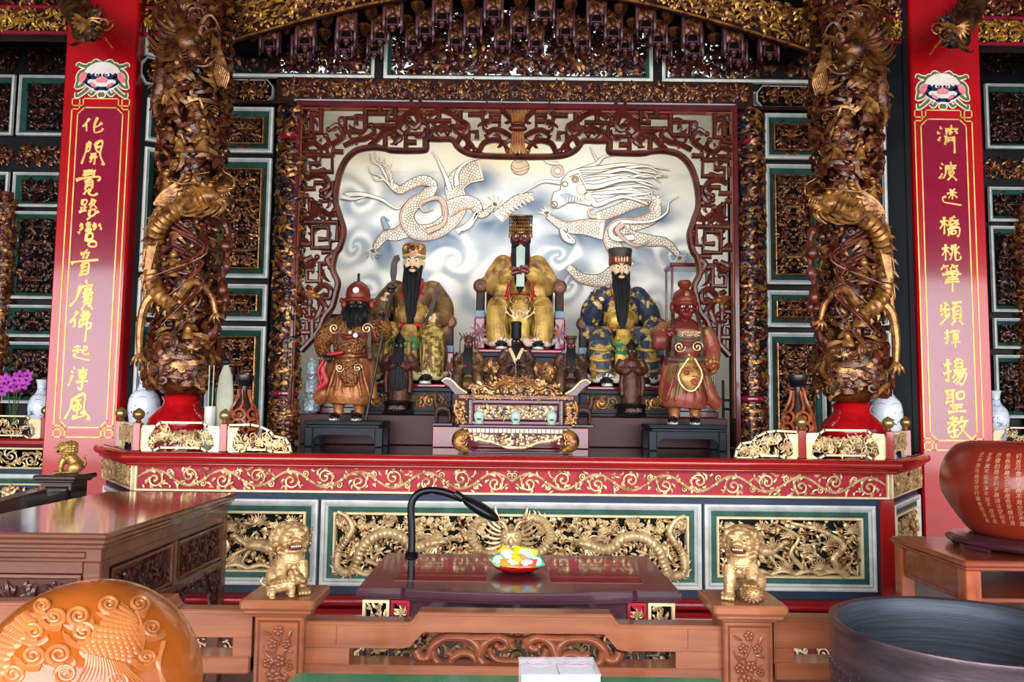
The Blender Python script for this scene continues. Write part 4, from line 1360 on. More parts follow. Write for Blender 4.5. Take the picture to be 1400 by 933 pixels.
X0, X1, Z0, Z1 = -2.42, 2.42, 1.4, 4.08
NX, NZ = 310, 172
gx, gz = np.meshgrid(np.linspace(X0, X1, NX), np.linspace(Z0, Z1, NZ))


def vnoise(x, z, f, seed):
    rg = np.random.default_rng(seed)
    t = rg.random((64, 64))
    u, v = x * f + 20, z * f + 20
    i, j = np.floor(u).astype(int), np.floor(v).astype(int)
    a, b = u - i, v - j
    a, b = a * a * (3 - 2 * a), b * b * (3 - 2 * b)
    g = lambda p, q: t[p % 64, q % 64]
    return g(i, j) * (1 - a) * (1 - b) + g(i + 1, j) * a * (1 - b) + g(i, j + 1) * (1 - a) * b + g(i + 1, j + 1) * a * b


def fb(x, z, f, s):
    return sum(vnoise(x, z, f * 2 ** k, s + k) / 2 ** k for k in range(4)) / 1.875


wx = gx + .25 * fb(gx, gz, 1.6, 3)
wz = gz + .25 * fb(gx, gz, 1.6, 9)
sw = np.zeros_like(gx)
for px, py, r, h in ((500, 330, .5, 1), (520, 400, .35, -1), (610, 385, .4, 1), (640, 345, .35, -1), (800, 385, .4, 1), (775, 345, .35, -1), (900, 420, .5, 1), (500, 265, .4, -1), (945, 350, .4, 1), (690, 400, .4, 1)):
    cx, cz = mp2(px, py)
    dx, dz = wx - cx, wz - cz - .1
    rr = np.hypot(dx, dz) + .01
    sw += np.exp(-(rr / r) ** 2) * np.sin(h * np.arctan2(dz, dx) * 2 + 7 * np.log(rr + .03))
blue = np.zeros_like(gx)
for pth, wa, wb in D_BODIES:
    q = spl(pth, 40)
    for k in range(0, 40, 2):
        d2 = (gx - q[k, 0] - .05) ** 2 + ((gz - q[k, 1] + .08) / .8) ** 2
        blue = np.maximum(blue, np.exp(-d2 / .034))
n1 = fb(wx, wz, 1.3, 21)
n2 = fb(wx * 1.0 + gz * .4, wz * 2.2, 1.7, 31)
hgt = (gz - Z0) / (Z1 - Z0)
L3 = lambda h: np.array(lin(h)[:3])
colr = L3('#eeebe2') + 0 * gx[..., None]
mixc = lambda c, h, f: c + (L3(h) - c) * np.clip(f, 0, 1)[..., None]
colr = mixc(colr, '#e3d2a6', np.clip((hgt - .6) * 2.6, 0, 1) * np.clip(n1 * 2.6 - .8, 0, 1) * .95)
colr = mixc(colr, '#b4bec8', np.clip(n2 * 3.4 - 1.4, 0, 1) * .75 * (hgt < .88))
colr = mixc(colr, '#4f647c', blue * np.clip(n2 * 3.0 - .5, .15, 1))
colr = mixc(colr, '#fbfaf6', np.clip(sw, 0, 1) * .75)
colr = mixc(colr, '#8e9cac', np.clip(-sw, 0, 1) * .7)
colr = mixc(colr, '#d8bfae', np.clip(n1 * 4 - 2.5, 0, 1) * (hgt < .6) * .6)
colr = mixc(colr, '#e9e4d6', np.clip((np.abs(gx - .03) - 1.72) * 6, 0, 1))
me = bpy.data.meshes.new('wall_back')
mb = MB()
ii = np.arange(NZ - 1)[:, None] * NX
jj = np.arange(NX - 1)[None]
mb.add(np.stack([gx, np.full_like(gx, MY), gz], -1).reshape(-1, 3), np.stack([ii + jj, ii + jj + 1, ii + NX + jj + 1, ii + NX + jj], -1).reshape(-1, 4))
nb = mb.n
mb.box(X0, X1, MY + .002, MY + .1, 0, 4.08, 0, 1)
wall = struct(mb.build('wall_back', [attrmat('mural_pigment', .75), PLAST], smooth=False))
ca = wall.data.color_attributes.new('paint', 'FLOAT_COLOR', 'POINT')
vals = np.ones((len(wall.data.vertices), 4), np.float32)
vals[:nb, :3] = colr.reshape(-1, 3)
ca.data.foreach_set('color', vals.ravel())
CREAM = mat('mural_cream', '#ebe5d8', .8, 0, '#ddd2c0', 9)
INK = mat('mural_sepia_ink', '#85725f', .8, 0, '#705e4c', 9)
PINK = mat('mural_rose_line', '#ccb0a2', .8)
MWH = mat('mural_white', '#f6f3ec', .8)
MBL = mat('mural_blue_wash', '#8092a8', .8, 0, '#9aaaba', 7)


def ribbon(mb, p, w, y, m=0):
    p = np.asarray(p, float)
    w = np.broadcast_to(w, (len(p),))
    t = np.gradient(p, axis=0)
    t /= np.linalg.norm(t, axis=1, keepdims=True) + 1e-9
    n = np.stack([-t[:, 1], t[:, 0]], -1) * w[:, None]
    a, b = p + n, p - n
    yy = np.full((len(p), 1), y)
    v = np.concatenate([np.hstack([a[:, :1], yy, a[:, 1:]]), np.hstack([b[:, :1], yy, b[:, 1:]])])
    k = np.arange(len(p) - 1)
    mb.add(v, np.stack([k, k + len(p), k + len(p) + 1, k + 1], -1), m)


def painted_dragon(name, idx, extra):
    mb = MB()
    for o, i in enumerate(idx):
        pth, wa, wb = D_BODIES[i]
        L = np.linalg.norm(np.diff(pth, axis=0), axis=1).sum()
        n = max(24, int(L / .02))
        q = spl(pth, n)
        t = np.linspace(0, 1, n)
        w = wa + (wb - wa) * t
        y = MY - .002 - .0016 * o
        ribbon(mb, q, w, y, 0)
        tg = np.gradient(q, axis=0)
        tg /= np.linalg.norm(tg, axis=1, keepdims=True)
        nn = np.stack([-tg[:, 1], tg[:, 0]], -1)
        ribbon(mb, q + nn * w[:, None], .0045, y - .0006, 1)
        ribbon(mb, q - nn * w[:, None], .0045, y - .0006, 1)
        # belly edge
        ribbon(mb, q - nn * w[:, None] * .78, .011 * np.minimum(1, w / .06), y - .0005, 2)
        # scales in staggered rows
        s = .034
        dist = np.concatenate([[0], np.cumsum(np.linalg.norm(np.diff(q, axis=0), axis=1))])
        for r_, dd in enumerate(np.arange(s, L, s * .62)):
            c = np.array([np.interp(dd, dist, q[:, 0]), np.interp(dd, dist, q[:, 1])])
            k = min(n - 1, int(np.searchsorted(dist, dd)))
            W = w[k]
            ks = max(1, int(1.7 * W / s))
            for j in range(ks + (r_ % 2)):
                f = (j - (ks - 1 + (r_ % 2)) / 2) * s
                if f < -W * .7 or f > W * .95:
                    continue
                a = np.linspace(-1.5, 1.5, 6)
                u = c + nn[k] * f
                arc = u + np.outer(np.cos(a) * s * .5, tg[k]) + np.outer(np.sin(a) * s * .5, nn[k])
                ribbon(mb, arc, .0028, y - .0006, 1)
    extra(mb)
    return mb.build(name, [CREAM, INK, PINK, MWH, MBL], wall, smooth=False)


def claws_at(mb, c, d, y):
    for k in range(5):
        a = d + (k - 2) * .55
        q = spl([c, c + .05 * np.array([math.cos(a), math.sin(a)]), c + .1 * np.array([math.cos(a + .3), math.sin(a + .3)])], 8)
        ribbon(mb, q, np.linspace(.014, .002, 8), y, 0)
        ribbon(mb, q, .003, y - .0005, 1)


SK = [0]


def streamer(mb, pts, w, y, m=3):
    SK[0] += 1
    y -= .0005 * (SK[0] % 40)
    q = spl(cr5(pts), 30)
    t = np.linspace(0, 1, 30)
    ribbon(mb, q, w * (1.05 - t) + .003, y, 1)
    ribbon(mb, q, w * (.75 - .75 * t) + .002, y - .0003, m)


def ext_left(mb):
    y = MY - .012
    for a, b in (((150, 80), (190, 130)), ((170, 75), (205, 120)), ((186, 92), (214, 130)), ((205, 100), (222, 140)), ((232, 120), (228, 160)), ((145, 130), (190, 165)), ((160, 165), (205, 180)), ((238, 150), (232, 180))):
        streamer(mb, [(230, 205), b, ((a[0] + b[0]) / 2 - 10, (a[1] + b[1]) / 2 + 8), a], .013, y, 0)
    for p in ([(445, 215), (430, 170), (412, 130), (395, 95), (378, 75)], [(470, 200), (470, 160), (488, 130), (520, 110), (560, 100)], [(60, 235), (120, 232), (190, 250), (250, 285), (280, 260)], [(45, 240), (90, 250), (140, 240)]):
        streamer(mb, p, .025, y)
    streamer(mb, [(430, 310), (420, 260), (395, 245), (360, 255), (335, 270), (350, 295), (385, 290)], .03, y, 2)
    streamer(mb, [(360, 370), (420, 340), (428, 290), (400, 245)], .03, y, 2)
    streamer(mb, [(470, 370), (510, 345), (545, 300), (520, 350), (480, 372)], .03, y, 3)
    streamer(mb, [(215, 360), (200, 320), (225, 330)], .03, y, 4)
    claws_at(mb, cr5([(164, 436)])[0], -1.9, y)
    claws_at(mb, cr5([(606, 272)])[0], .8, y)
    for k in range(8):
        streamer(mb, [(640 + 14 * k, 300 - 8 * k), (655 + 14 * k, 312 - 8 * k)], .012, y, 3)


def ext_right(mb):
    y = MY - .014
    # head
    hd = cr5([(838, 285), (818, 255), (826, 225), (850, 215), (856, 180), (880, 150), (925, 160), (965, 190), (990, 240), (960, 275), (905, 262), (880, 262), (862, 272)])
    mb.prism([tuple(p) for p in hd], y, y + .001, 0)
    ribbon(mb, np.vstack([hd, hd[:1]]), .0045, y - .0006, 1)
    for c, r in (((840, 145), 24), ((840, 145), 13), ((905, 178), 12), ((905, 178), 6), ((828, 270), 12), ((930, 215), 20), ((955, 240), 16), ((868, 195), 10)):
        a = np.linspace(0, 2 * PI, 20)
        c5 = cr5([(c[0], c[1])])[0]
        R = r / 2.692 * 7.6 / 1100
        ribbon(mb, c5 + np.stack([np.cos(a) * R, np.sin(a) * R], -1), .006, y - .001, 1 if r < 13 else 2)
    mb.prism([tuple(p) for p in cr5([(845, 235), (870, 225), (900, 235), (935, 250), (905, 258), (870, 256)])], y - .0012, y, 4)
    for k in range(7):
        streamer(mb, [(862 + 11 * k, 262 - k), (866 + 11 * k, 248 - k)], .01, y - .001, 3)
    # mane
    for k in range(15):
        z = 150 + k * 9
        streamer(mb, [(915 + k * 4, 150 + k * 8), (990, z - 12 + 6 * math.sin(k)), (1080, z - 25 + 10 * math.sin(k * 1.7)), (1170, z - 20 + 16 * math.sin(k * 2.3)), (1250 - 6 * k, z - 5 + 14 * math.sin(k * 1.3))], .03, y + .0006, 3)
    streamer(mb, [(880, 160), (960, 130), (985, 115), (975, 90), (960, 60)], .025, y)
    streamer(mb, [(985, 120), (1010, 95), (1050, 90)], .02, y)
    streamer(mb, [(850, 190), (790, 185), (750, 205), (700, 235)], .018, y)
    streamer(mb, [(840, 120), (805, 115), (780, 95)], .018, y)
    streamer(mb, [(985, 315), (960, 312), (955, 290), (975, 285)], .02, y, 2)
    streamer(mb, [(1120, 390), (1050, 395), (1035, 360), (1070, 335), (1130, 335), (1190, 330), (1240, 300), (1250, 260), (1285, 240)], .03, y)
    streamer(mb, [(1080, 340), (1060, 370), (1120, 420), (1180, 405)], .03, y, 2)
    streamer(mb, [(860, 360), (870, 395), (900, 405), (850, 350)], .04, y, 3)
    for k in range(9):
        c = cr5([(1205 + 6 * math.sin(k), 245 + 9 * k)])[0]
        ribbon(mb, np.array([c, c + (.035, .015)]), np.array([.015, .002]), y, 0)
    claws_at(mb, cr5([(800, 306)])[0], 1.7, y)
    claws_at(mb, cr5([(1286, 462)])[0], -1., y)


painted_dragon('painted_dragon', [3, 1, 0, 2], ext_left)
painted_dragon('painted_dragon', [7, 5, 6, 4], ext_right)
mb = MB()
bc = mp2(711, 228.5)
a = np.linspace(0, 2 * PI, 36, endpoint=False)
mb.prism([(bc[0] + .088 * math.cos(t), bc[1] + .08 * math.sin(t)) for t in a], MY - .004, MY, 0)
for r in (.086,):
    aa = np.linspace(0, 2 * PI, 40)
    ribbon(mb, np.stack([bc[0] + r * np.cos(aa), bc[1] + r * .91 * np.sin(aa)], -1), .004, MY - .0045, 1)
for k in (0, .03):
    ribbon(mb, spl([(bc[0] - .084, bc[1] + .01 - k), (bc[0] - .02, bc[1] - .02 - k), (bc[0] + .084, bc[1] + .015 - k)], 20), .003, MY - .0045, 1)
aa = np.linspace(0, 9, 30)
ribbon(mb, np.stack([bc[0] + .06 * (1 - aa / 10) * np.cos(aa), bc[1] + .055 + .02 * (1 - aa / 10) * np.sin(aa)], -1), .003, MY - .0045, 1)
mb.build('painted_pearl', [mat('mural_tan', '#d9bfa0', .8, 0, '#c8a88c', 8), INK], wall, smooth=False)

# lamp tube that lights the mural, hidden behind the lintel
mb = MB(); mb.tube([(-1.5, 1.50, 3.98), (1.5, 1.50, 3.98)], .014, 10, (0, 0, 1)); mb.box(-1.52, 1.52, 1.48, 1.52, 3.995, 4.055, .004, 1)
lm = mat('lamp_white', '#f4f4ee', .4)
tag(mb.build('tube_lamp', [lm, WHITEM], smooth=True), 'white tube lamp mounted over the mural behind the lintel', 'lamp')

# ================================================================== CEILING CARVING
AR = 4.62


def arch(x):
    return .47 * np.cos(np.clip(np.abs(x) / 2.25, 0, 1) * PI / 2) ** 1.0 - .0


ZB = P(320, 62, .78)[2] - .02
cais = thing('arched_ceiling_coffer', 'gilt carved arch overhead with rows of hanging carved pendants', 'ceiling carving', (0, .8, ZB))
wp = lambda v: np.stack([v[:, 0], v[:, 1], v[:, 2] + arch(v[:, 0])], -1)
mb = MB(Matrix.Translation((0, -.8, -ZB)), warp=wp)
for k in range(48):
    a, b = -2.3 + k * 4.6 / 48, -2.3 + (k + 1) * 4.6 / 48
    mb.box(a, b, .78, .81, ZB, ZB + .3, 0, 0)
mb.tube(np.stack([np.linspace(-2.3, 2.3, 60), np.full(60, .77), np.full(60, ZB + .008)], -1), .01, 8, (0, -1, 0), 1, 1)
rim = mb.build('arch_rim', [CARVD, AGOLD], cais)
cb = MB(Matrix.Translation((0, -.8, -ZB)), warp=wp)
dense(cb, -2.3, 2.3, ZB + .012, ZB + .3, .07, 501, .045, .775, (0, 1, 2), (.45, .2, .35), 1.4, .4, .3)
YGOLD = mat('yellow_gilt', '#c4943c', .3, .45, '#7a4416', 16, .44, .72, .3, 60, spec=.5)
stuff(cb.build('rim_carving', [AGOLD, CARV, YGOLD], rim))
PUR = mat('purple_brown_wood', '#5a3440', .4, 0, '#3c1c20', 8, coat=.2)


def pendant_mesh():
    mb = MB()
    w, h = .07, .22
    mb.box(-w, w, -.03, .06, .02, .16, .004, 0)
    for s in (-1, 1):
        mb.box(s * w - .012, s * w + .012, -.05, .02, -.06, .16, .004, 1)
        mb.tube(spl([(s * w, -.04, -.05), (s * w, -.045, -.08), (s * w * .95, -.04, -.1)], 6), np.linspace(.012, .004, 6), 6, None, 1, 1)
        mb.tube(spl([(s * .045, -.045, -.06), (s * .045, -.05, -.02), (s * .03, -.05, .02), (0, -.05, .045)], 12), .008, 6, None, 1, 1)
        leaves(mb, [s * .02, s * .045, s * .03, s * .05], [.05, .07, .11, .13], [PI / 2 - s * .5, PI / 2 - s * 1, PI / 2 + s * .3, PI / 2 - s * .2], .05, s * 1.5, .01, -.04, 0)
        spirals(mb, s * .035, .1, 0, .025, 1.3, s, .007, -.035, 0)
    mb.ell((0, -.05, .06), (.018, .02, .03), 0)
    mb.box(-.042, .042, -.012, 0, -.06, .03, 0, 2)
    mb.ell((0, -.04, -.055), (.028, .026, .02), 1, 12, 8)
    mb.ell((0, -.04, -.078), (.016, .016, .014), 0, 10, 6)
    mb.box(-.05, .05, -.06, .01, -.045, -.036, .003, 1)
    return mb


def knob_mesh():
    mb = MB()
    mb.lathe([(.055, .06), (.06, .05), (.05, .04), (.052, .03), (.04, .02), (.04, .012), (.026, .0), (.026, -.01), (.01, -.022), (.003, -.024)], (0, 0, 0), 16)
    return mb


pd0 = pendant_mesh().build('pendant', [mat('gilt_brown_bracket', '#7c4a28', .32, .3, '#3a1a12', 22, .4, .62, .3, 60), PUR, VOID], cais)
kn0 = knob_mesh().build('knob', DGOLD, cais)
first = {'p': True, 'k': True}


def hang(kind, px, py, Y, s):
    o0 = pd0 if kind == 'p' else kn0
    o = o0 if first[kind] else o0.copy()
    if not first[kind]:
        COL.objects.link(o)
        o.parent = cais
    first[kind] = False
    q = P(px, py, Y)
    o.location = (q[0], q[1] - .8, q[2] - ZB)
    o.scale = (s * .95, s, s * 1.12)


rowsP = [((370, 60), (419, 57), (475, 48), (538, 30), (605, 24), (675, 20)), .92, 1.0], [((412, 71), (472, 64), (521, 50), (582, 43), (647, 43), (710, 42)), 1.03, .95], [((513, 68), (566, 60), (624, 58), (687, 60)), 1.12, .84]
rowsK = [((345, 53), (391, 42), (446, 33), (506, 23), (571, 16), (640, 13), (712, 10)), .9, 1.0], [((444, 52), (498, 45), (555, 34)), 1.0, .9]
for kind, rows in (('p', rowsP), ('k', rowsK)):
    for pts, Y, s in rows:
        for px, py in pts:
            hang(kind, px, py, Y, s)
            if px < 709:
                hang(kind, 1420 - px, py + .0117 * (1420 - 2 * px), Y, s)
mb = MB(Matrix.Translation((0, -.8, -ZB)))
for k, (Y, r) in enumerate(((.95, .0), (1.06, .0), (1.16, 0))):
    for j in range(24):
        a, b = -2.2 + j * 4.4 / 24, -2.2 + (j + 1) * 4.4 / 24
        z = ZB + float(arch(np.array([(a + b) / 2]))[0]) + .05 + .02 * k
        mb.box(a, b, Y - .01, Y + .1, z + .0, 4.95, 0)
mb.build('coffer_backing', VOID, cais, smooth=False)

# ---- gilt beams at the pillar tops
BZ = P(260, 50, 1.0)[2]
for nm, x0, x1, lab in (('l', -6.2, -3.43, 'gilt carved beam running left from the left red pillar'), ('l', -2.86, -2.15, 'short gilt carved beam between left red pillar and left dragon column'), ('r', 2.18, 2.99, 'short gilt carved beam between right dragon column and right red pillar'), ('r', 3.53, 6.2, 'gilt carved beam running right from the right red pillar')):
    t = thing('carved_beam', lab, 'beam', ((x0 + x1) / 2, 1.05, BZ))
    T = Matrix.Translation((-(x0 + x1) / 2, -1.05, -BZ))
    mb = MB(T); mb.box(x0, x1, 1.0, 1.12, BZ, BZ + .5, 0, 0); mb.box(x0, x1, .97, 1.0, BZ - .004, BZ + .02, .004, 1)
    mb.box(x0, x1, .97, 1.0, BZ + .2, BZ + .225, .004, 1)
    mb.build('beam_core', [CARVD, MAROON], t, smooth=False)
    cb = MB(T)
    a, b = max(x0, -4.0), min(x1, 4.0)
    dense(cb, a, b, BZ + .02, BZ + .2, .06, 521 + int(x0 * 10), .04, .995, (0, 1, 2), (.7, .15, .15), 1.5, .4, .4)
    dense(cb, a, b, BZ + .22, BZ + .48, .08, 541 + int(x0 * 10), .05, .995, (1, 0), (.7, .3), 1.3, .4, .4)
    stuff(cb.build('beam_carving', [YGOLD, CARV, AGOLD], t))

# ---- beast-head brackets in front of the pillar tops
DKB = mat('dark_painted_bracket', '#2c1c16', .35, .2, '#6a4a28', 10, .45, .7, .2, 40)
for sd in (-1, 1):
    g = lambda px, py, Y: (P(px if sd < 0 else 1425 - px, py if sd < 0 else py + 9, Y)) - np.array([sd * 3.1, .6, 4.2])
    t = thing('beast_head_bracket', 'dark gilt-touched beast head bracket in front of the %s red pillar top' % ('left' if sd < 0 else 'right'), 'bracket', (sd * 3.1, .6, 4.2))
    mb = MB()
    dragon(mb, np.array([g(122, 42, .5), g(108, 25, .62), g(95, 5, .75), g(85, -25, .85)]), .085, 0, True, 8, flip=-sd, hs=.62, ribs=False, taper=.9)
    mb.build('beast_head', DKB, t)
    mb = MB()
    a = g(118, 28, .42)
    leaves(mb, [a[0]] * 12, [a[2]] * 12, np.linspace(PI * .9, PI * 2.1, 12), .11, .3 * sd, .014, a[1], 0, lift=.1)
    b = g(146, 60, .4)
    mb.tube(spl([g(130, 40, .4), g(142, 50, .38), g(154, 66, .37)], 8), np.linspace(.012, .004, 8), 6)
    spirals(mb, [a[0] - sd * .13], [a[2] - .02], 0, .06, 1.3, sd, .01, a[1], 0)
    mb.build('gilt_crest', AGOLD, t)

# ================================================================== DRAGON COLUMNS
for sd, nm in ((-1, 'left'), (1, 'right')):
    X = P(258, 350, .5)[0] if sd < 0 else P(1160, 360, .5)[0]
    t = thing('dragon_column', 'gilt carved dragon column on a red lotus base at the %s end of the altar' % nm, 'column', (X, .5, CT))
    mir = (lambda v: v) if sd < 0 else (lambda v: v * np.array([-1, 1, 1]))
    mb = MB(warp=mir)
    mb.lathe([(.2, 0), (.205, .04), (.19, .08), (.2, .11), (.215, .15), (.205, .2), (.17, .24), (.125, .28), (.115, .31), (.13, .34), (.1, .36)], (0, 0, 0), 36)
    mb.build('lotus_base', mat('lotus_red_lacquer', '#a80d14', .18, 0, '#8c0a10', 4, coat=.6), t)
    mb = MB()
    for k in range(14):
        a = k * 2 * PI / 14
        mb.ell((.205 * math.cos(a), .205 * math.sin(a), .075), (.05, .05, .045), 0, 10, 6)
        mb.tube(spl([(.2 * math.cos(a - .18), .2 * math.sin(a - .18), .12), (.245 * math.cos(a), .245 * math.sin(a), .05), (.2 * math.cos(a + .18), .2 * math.sin(a + .18), .12)], 8), .013)
    stuff(mb.build('gilt_petals', GOLD, t))
    mb = MB(); mb.lathe([(.1, .36), (.15, .42), (.13, .8), (.125, 1.5), (.13, 2.6), (.15, 3.0), (.15, 3.6)], (0, 0, 0), 18)
    mb.build('shaft', CARVD, t)
    R = .165
    def wr(v, R=R, sd=sd):
        rad = R - v[:, 1] + .03 * np.cos(v[:, 2] * 2.2) * (v[:, 2] < 2.6)
        a = v[:, 0] / R
        w = np.stack([rad * np.sin(a), -rad * np.cos(a), v[:, 2]], -1)
        return w if sd < 0 else w * np.array([-1, 1, 1])
    cb = MB(warp=wr)
    dense(cb, -.5, .5, .5, 3.5, .1, 551, .07, 0, (0, 1, 2), (.42, .36, .22), 1.1, .4, .6)
    stuff(cb.build('shaft_carving', [DGOLD, CARV, AGOLD], t))
    # swirling wave base
    mb = MB(warp=mir)
    mb.lathe([(.12, .36), (.18, .41), (.205, .5), (.2, .62), (.15, .72)], (0, 0, 0), 28)
    for k in range(9):
        a = -PI + k * .36
        r0 = .2
        o = np.array([r0 * math.cos(a), r0 * math.sin(a), .44 + .13 * ((k * 5) % 3)])
        dv = np.array([-math.sin(a), math.cos(a), 0])
        for j in range(3):
            rr = .075 - .02 * j
            an = np.linspace(-.6, 2.9, 12) + (k % 2) * .9
            mb.tube(o + np.outer(np.cos(an) * rr, dv) + np.outer(np.sin(an) * rr * .8, (0, 0, 1)) + np.array([.03 * math.cos(a), .03 * math.sin(a), 0]), np.linspace(.016, .006, 12), 7)
        mb.ell(o, (.05, .05, .04), 0, 10, 7)
    for k in range(3):
        a = -PI / 2 + (k - 3) * .42
        c, s = math.cos(a), math.sin(a)
        mb.tube(spl([(.2 * c, .2 * s, .4), (.245 * math.cos(a + .25), .245 * math.sin(a + .25), .52), (.24 * math.cos(a + .1), .24 * math.sin(a + .1), .66), (.22 * math.cos(a - .1), .22 * math.sin(a - .1), .6)], 12), np.linspace(.035, .012, 12), 8)
        mb.tube(spl([(.225 * c, .225 * s, .42), (.25 * math.cos(a + .2), .25 * math.sin(a + .2), .46), (.25 * math.cos(a + .5), .25 * math.sin(a + .5), .56)], 10), np.linspace(.012, .006, 10), 6)
    mb.build('wave_base', DGOLD, t)
    def wr2(v, sd=sd):
        rad = .2 - v[:, 1] - .06 * np.clip((v[:, 2] - .6) / .2, 0, 1)
        a = v[:, 0] / .2
        w = np.stack([rad * np.sin(a), -rad * np.cos(a), v[:, 2]], -1)
        return w if sd < 0 else w * np.array([-1, 1, 1])
    cb = MB(warp=wr2)
    dense(cb, -.6, .6, .4, .78, .12, 552, .06, .0, (0, 1, 2), (.5, .25, .25), 1.2, .6, .4)
    stuff(cb.build('wave_carving', [DGOLD, CARV, AGOLD], t))
    # small mounted and standing figures carved on the shaft
    rg = np.random.default_rng(7)
    mb = MB(warp=mir)
    for z, a in ((2.33, -1.9), (2.3, -1.2), (2.05, -1.6), (2.08, -.9), (1.78, -2.0), (1.75, -1.3), (2.6, -1.5), (2.62, -.8), (1.1, -1.0), (.95, -1.5), (1.22, -1.6), (.8, -1.1)):
        c, s = math.cos(a), math.sin(a)
        o = np.array([.21 * c, .21 * s, z])
        k = rg.uniform(.8, 1.15)
        d = np.array([-s, c, 0])
        mb.tube(spl([o + (0, 0, -.09 * k), o + (0, 0, -.02 * k), o + (0, 0, .03 * k)], 8), np.array([.05, .048, .042, .036, .036, .036, .03, .014]) * k, 10)
        mb.ell(o + np.array([.012 * c, .012 * s, .062 * k]), .026 * k, 0, 12, 8)
        mb.ell(o + np.array([0, 0, .09 * k]), (.022 * k, .022 * k, .016 * k), 0, 10, 6)
        for e in (-1, 1):
            mb.tube(spl([o + d * .035 * e * k + (0, 0, .02), o + d * .06 * e * k + np.array([.03 * c, .03 * s, -.015]), o + d * .03 * e + np.array([.05 * c, .05 * s, rg.uniform(-.02, .05)])], 8), .012 * k, 7)
    stuff(mb.build('carved_figures', AGOLD, t))
    # dragon: head at the top, body winding down
    th = np.linspace(0, 3.3 * PI, 26)
    zz = np.linspace(2.62, .95, 26)
    rr = .215 + .02 * np.sin(th * 1.3)
    pth = np.stack([rr * np.cos(-PI / 2 + .3 - th), rr * np.sin(-PI / 2 + .3 - th), zz], -1)
    pth = np.vstack([[(.10, -.27, 2.62), (.08, -.26, 2.74), (-.02, -.24, 2.84), (-.14, -.16, 2.78)], pth[3:]])
    mb = MB(warp=mir)
    dragon(mb, pth, .055, 0, False, 9, hint=(0, -1, 0), taper=.6)
    # big downward-looking head
    dragon(mb, np.array([(.04, -.3, 2.74), (0, -.28, 2.86), (-.03, -.22, 2.97)]), .085, 0, True, 10, hint=(.1, -1, .15), hs=.85, ribs=False, taper=.9)
    mb.build('dragon', DGOLD, t)
    mb = MB(warp=mir)
    o = np.array([.0, -.3, 2.84])
    ps, k = [], 26
    for j in range(k):
        a = -.6 + j * 4.4 / k
        l = rg.uniform(.12, .21)
        ps.append(spl([o + (.07 * math.cos(a), 0, .07 * math.sin(a)), o + (l * .55 * math.cos(a + .5), -.04, l * .55 * math.sin(a + .5)), o + (l * .85 * math.cos(a + .25), -.02, l * .85 * math.sin(a + .25)), o + (l * .8 * math.cos(a - .2), .02, l * .8 * math.sin(a - .2))], 9))
    mb.tubes(np.array(ps), np.linspace(.018, .004, 9)[None] * np.ones((k, 1)), 6)
    mb.build('mane', DGOLD, t)
    # beard curls that hang beside the head
    mb = MB(warp=mir)
    for j in range(9):
        mb.tube(spl([(.18, -.22, 2.8 - .02 * j), (.24 + .008 * j, -.22, 2.7 - .02 * j), (.2 + .01 * j, -.2, 2.55 - .015 * j), (.235 + .008 * j, -.2, 2.44)], 10), np.linspace(.011, .003, 10), 5)
    mb.build('whiskers', AGOLD, t)
    # lower dragon: fins sweep across, a hind leg reaches down, loops stand free of the shaft
    mb = MB(warp=mir)
    dragon(mb, np.array([(.2, -.22, 1.66), (.12, -.26, 1.62), (-.02, -.27, 1.55), (-.13, -.22, 1.45), (-.19, -.12, 1.3), (-.17, -.16, 1.12), (-.08, -.24, 1.0), (.02, -.24, .92)]), .062, 0, True, 12, hint=(0, -1, 0), hs=.85, taper=.8)
    claw(mb, [(-.08, -.22, 1.05), (-.17, -.24, .95), (-.2, -.24, .78), (-.19, -.25, .62)], .036, 0, (0, -1, 0), .7, 4, 2.6)
    claw(mb, [(.05, -.24, 1.0), (.15, -.26, 1.1), (.24, -.2, 1.02), (.27, -.18, .9)], .03, 0, (0, -1, 0), .8, 4, 2.6)
    mb.build('lower_dragon', AGOLD, t)
    mb = MB(warp=mir)
    mb.tube(spl([(.17, -.1, 1.6), (.3, -.12, 1.5), (.31, -.12, 1.3), (.285, -.12, 1.12), (.31, -.12, .98), (.26, -.12, .82), (.17, -.1, .66)], 40), .024 + .01 * np.sin(np.arange(40) * 1.3), 8)
    mb.tube(spl([(.13, -.12, 1.45), (.22, -.16, 1.33), (.3, -.12, 1.36)], 14), np.linspace(.018, .012, 14), 7)
    mb.ell((.3, -.13, 1.36), (.045, .04, .05)); mb.ell((.29, -.13, 1.06), (.04, .035, .05)); mb.ell((.27, -.14, .98), (.05, .035, .03))
    for j in range(14):
        a = rg.uniform(0, 6.3)
        mb.tube(spl([(.0 + .25 * rg.random() - .05, -.23, 1.5 - .06 * j * .6), (.12 + .1 * rg.random(), -.27, 1.36 - .03 * j), (.05 - .2 * rg.random(), -.25, 1.25 - .04 * j)], 10), np.linspace(.013, .004, 10), 6)
    mb.build('free_scrolls', CARV, t)
    mb = MB(warp=mir)
    for j in range(10):
        mb.tube(spl([(-.12, -.2, 1.62 - .02 * j), (-.2, -.18, 1.5 - .05 * j), (-.2 - .02 * (j % 3), -.16, 1.36 - .06 * j)], 10), np.linspace(.018, .005, 10), 6)
    leaves(mb, [-.16] * 6, [1.62] * 6, np.linspace(.2, 1.1, 6), .3, -.8, .022, -.22, 0)
    mb.build('fins', AGOLD, t)

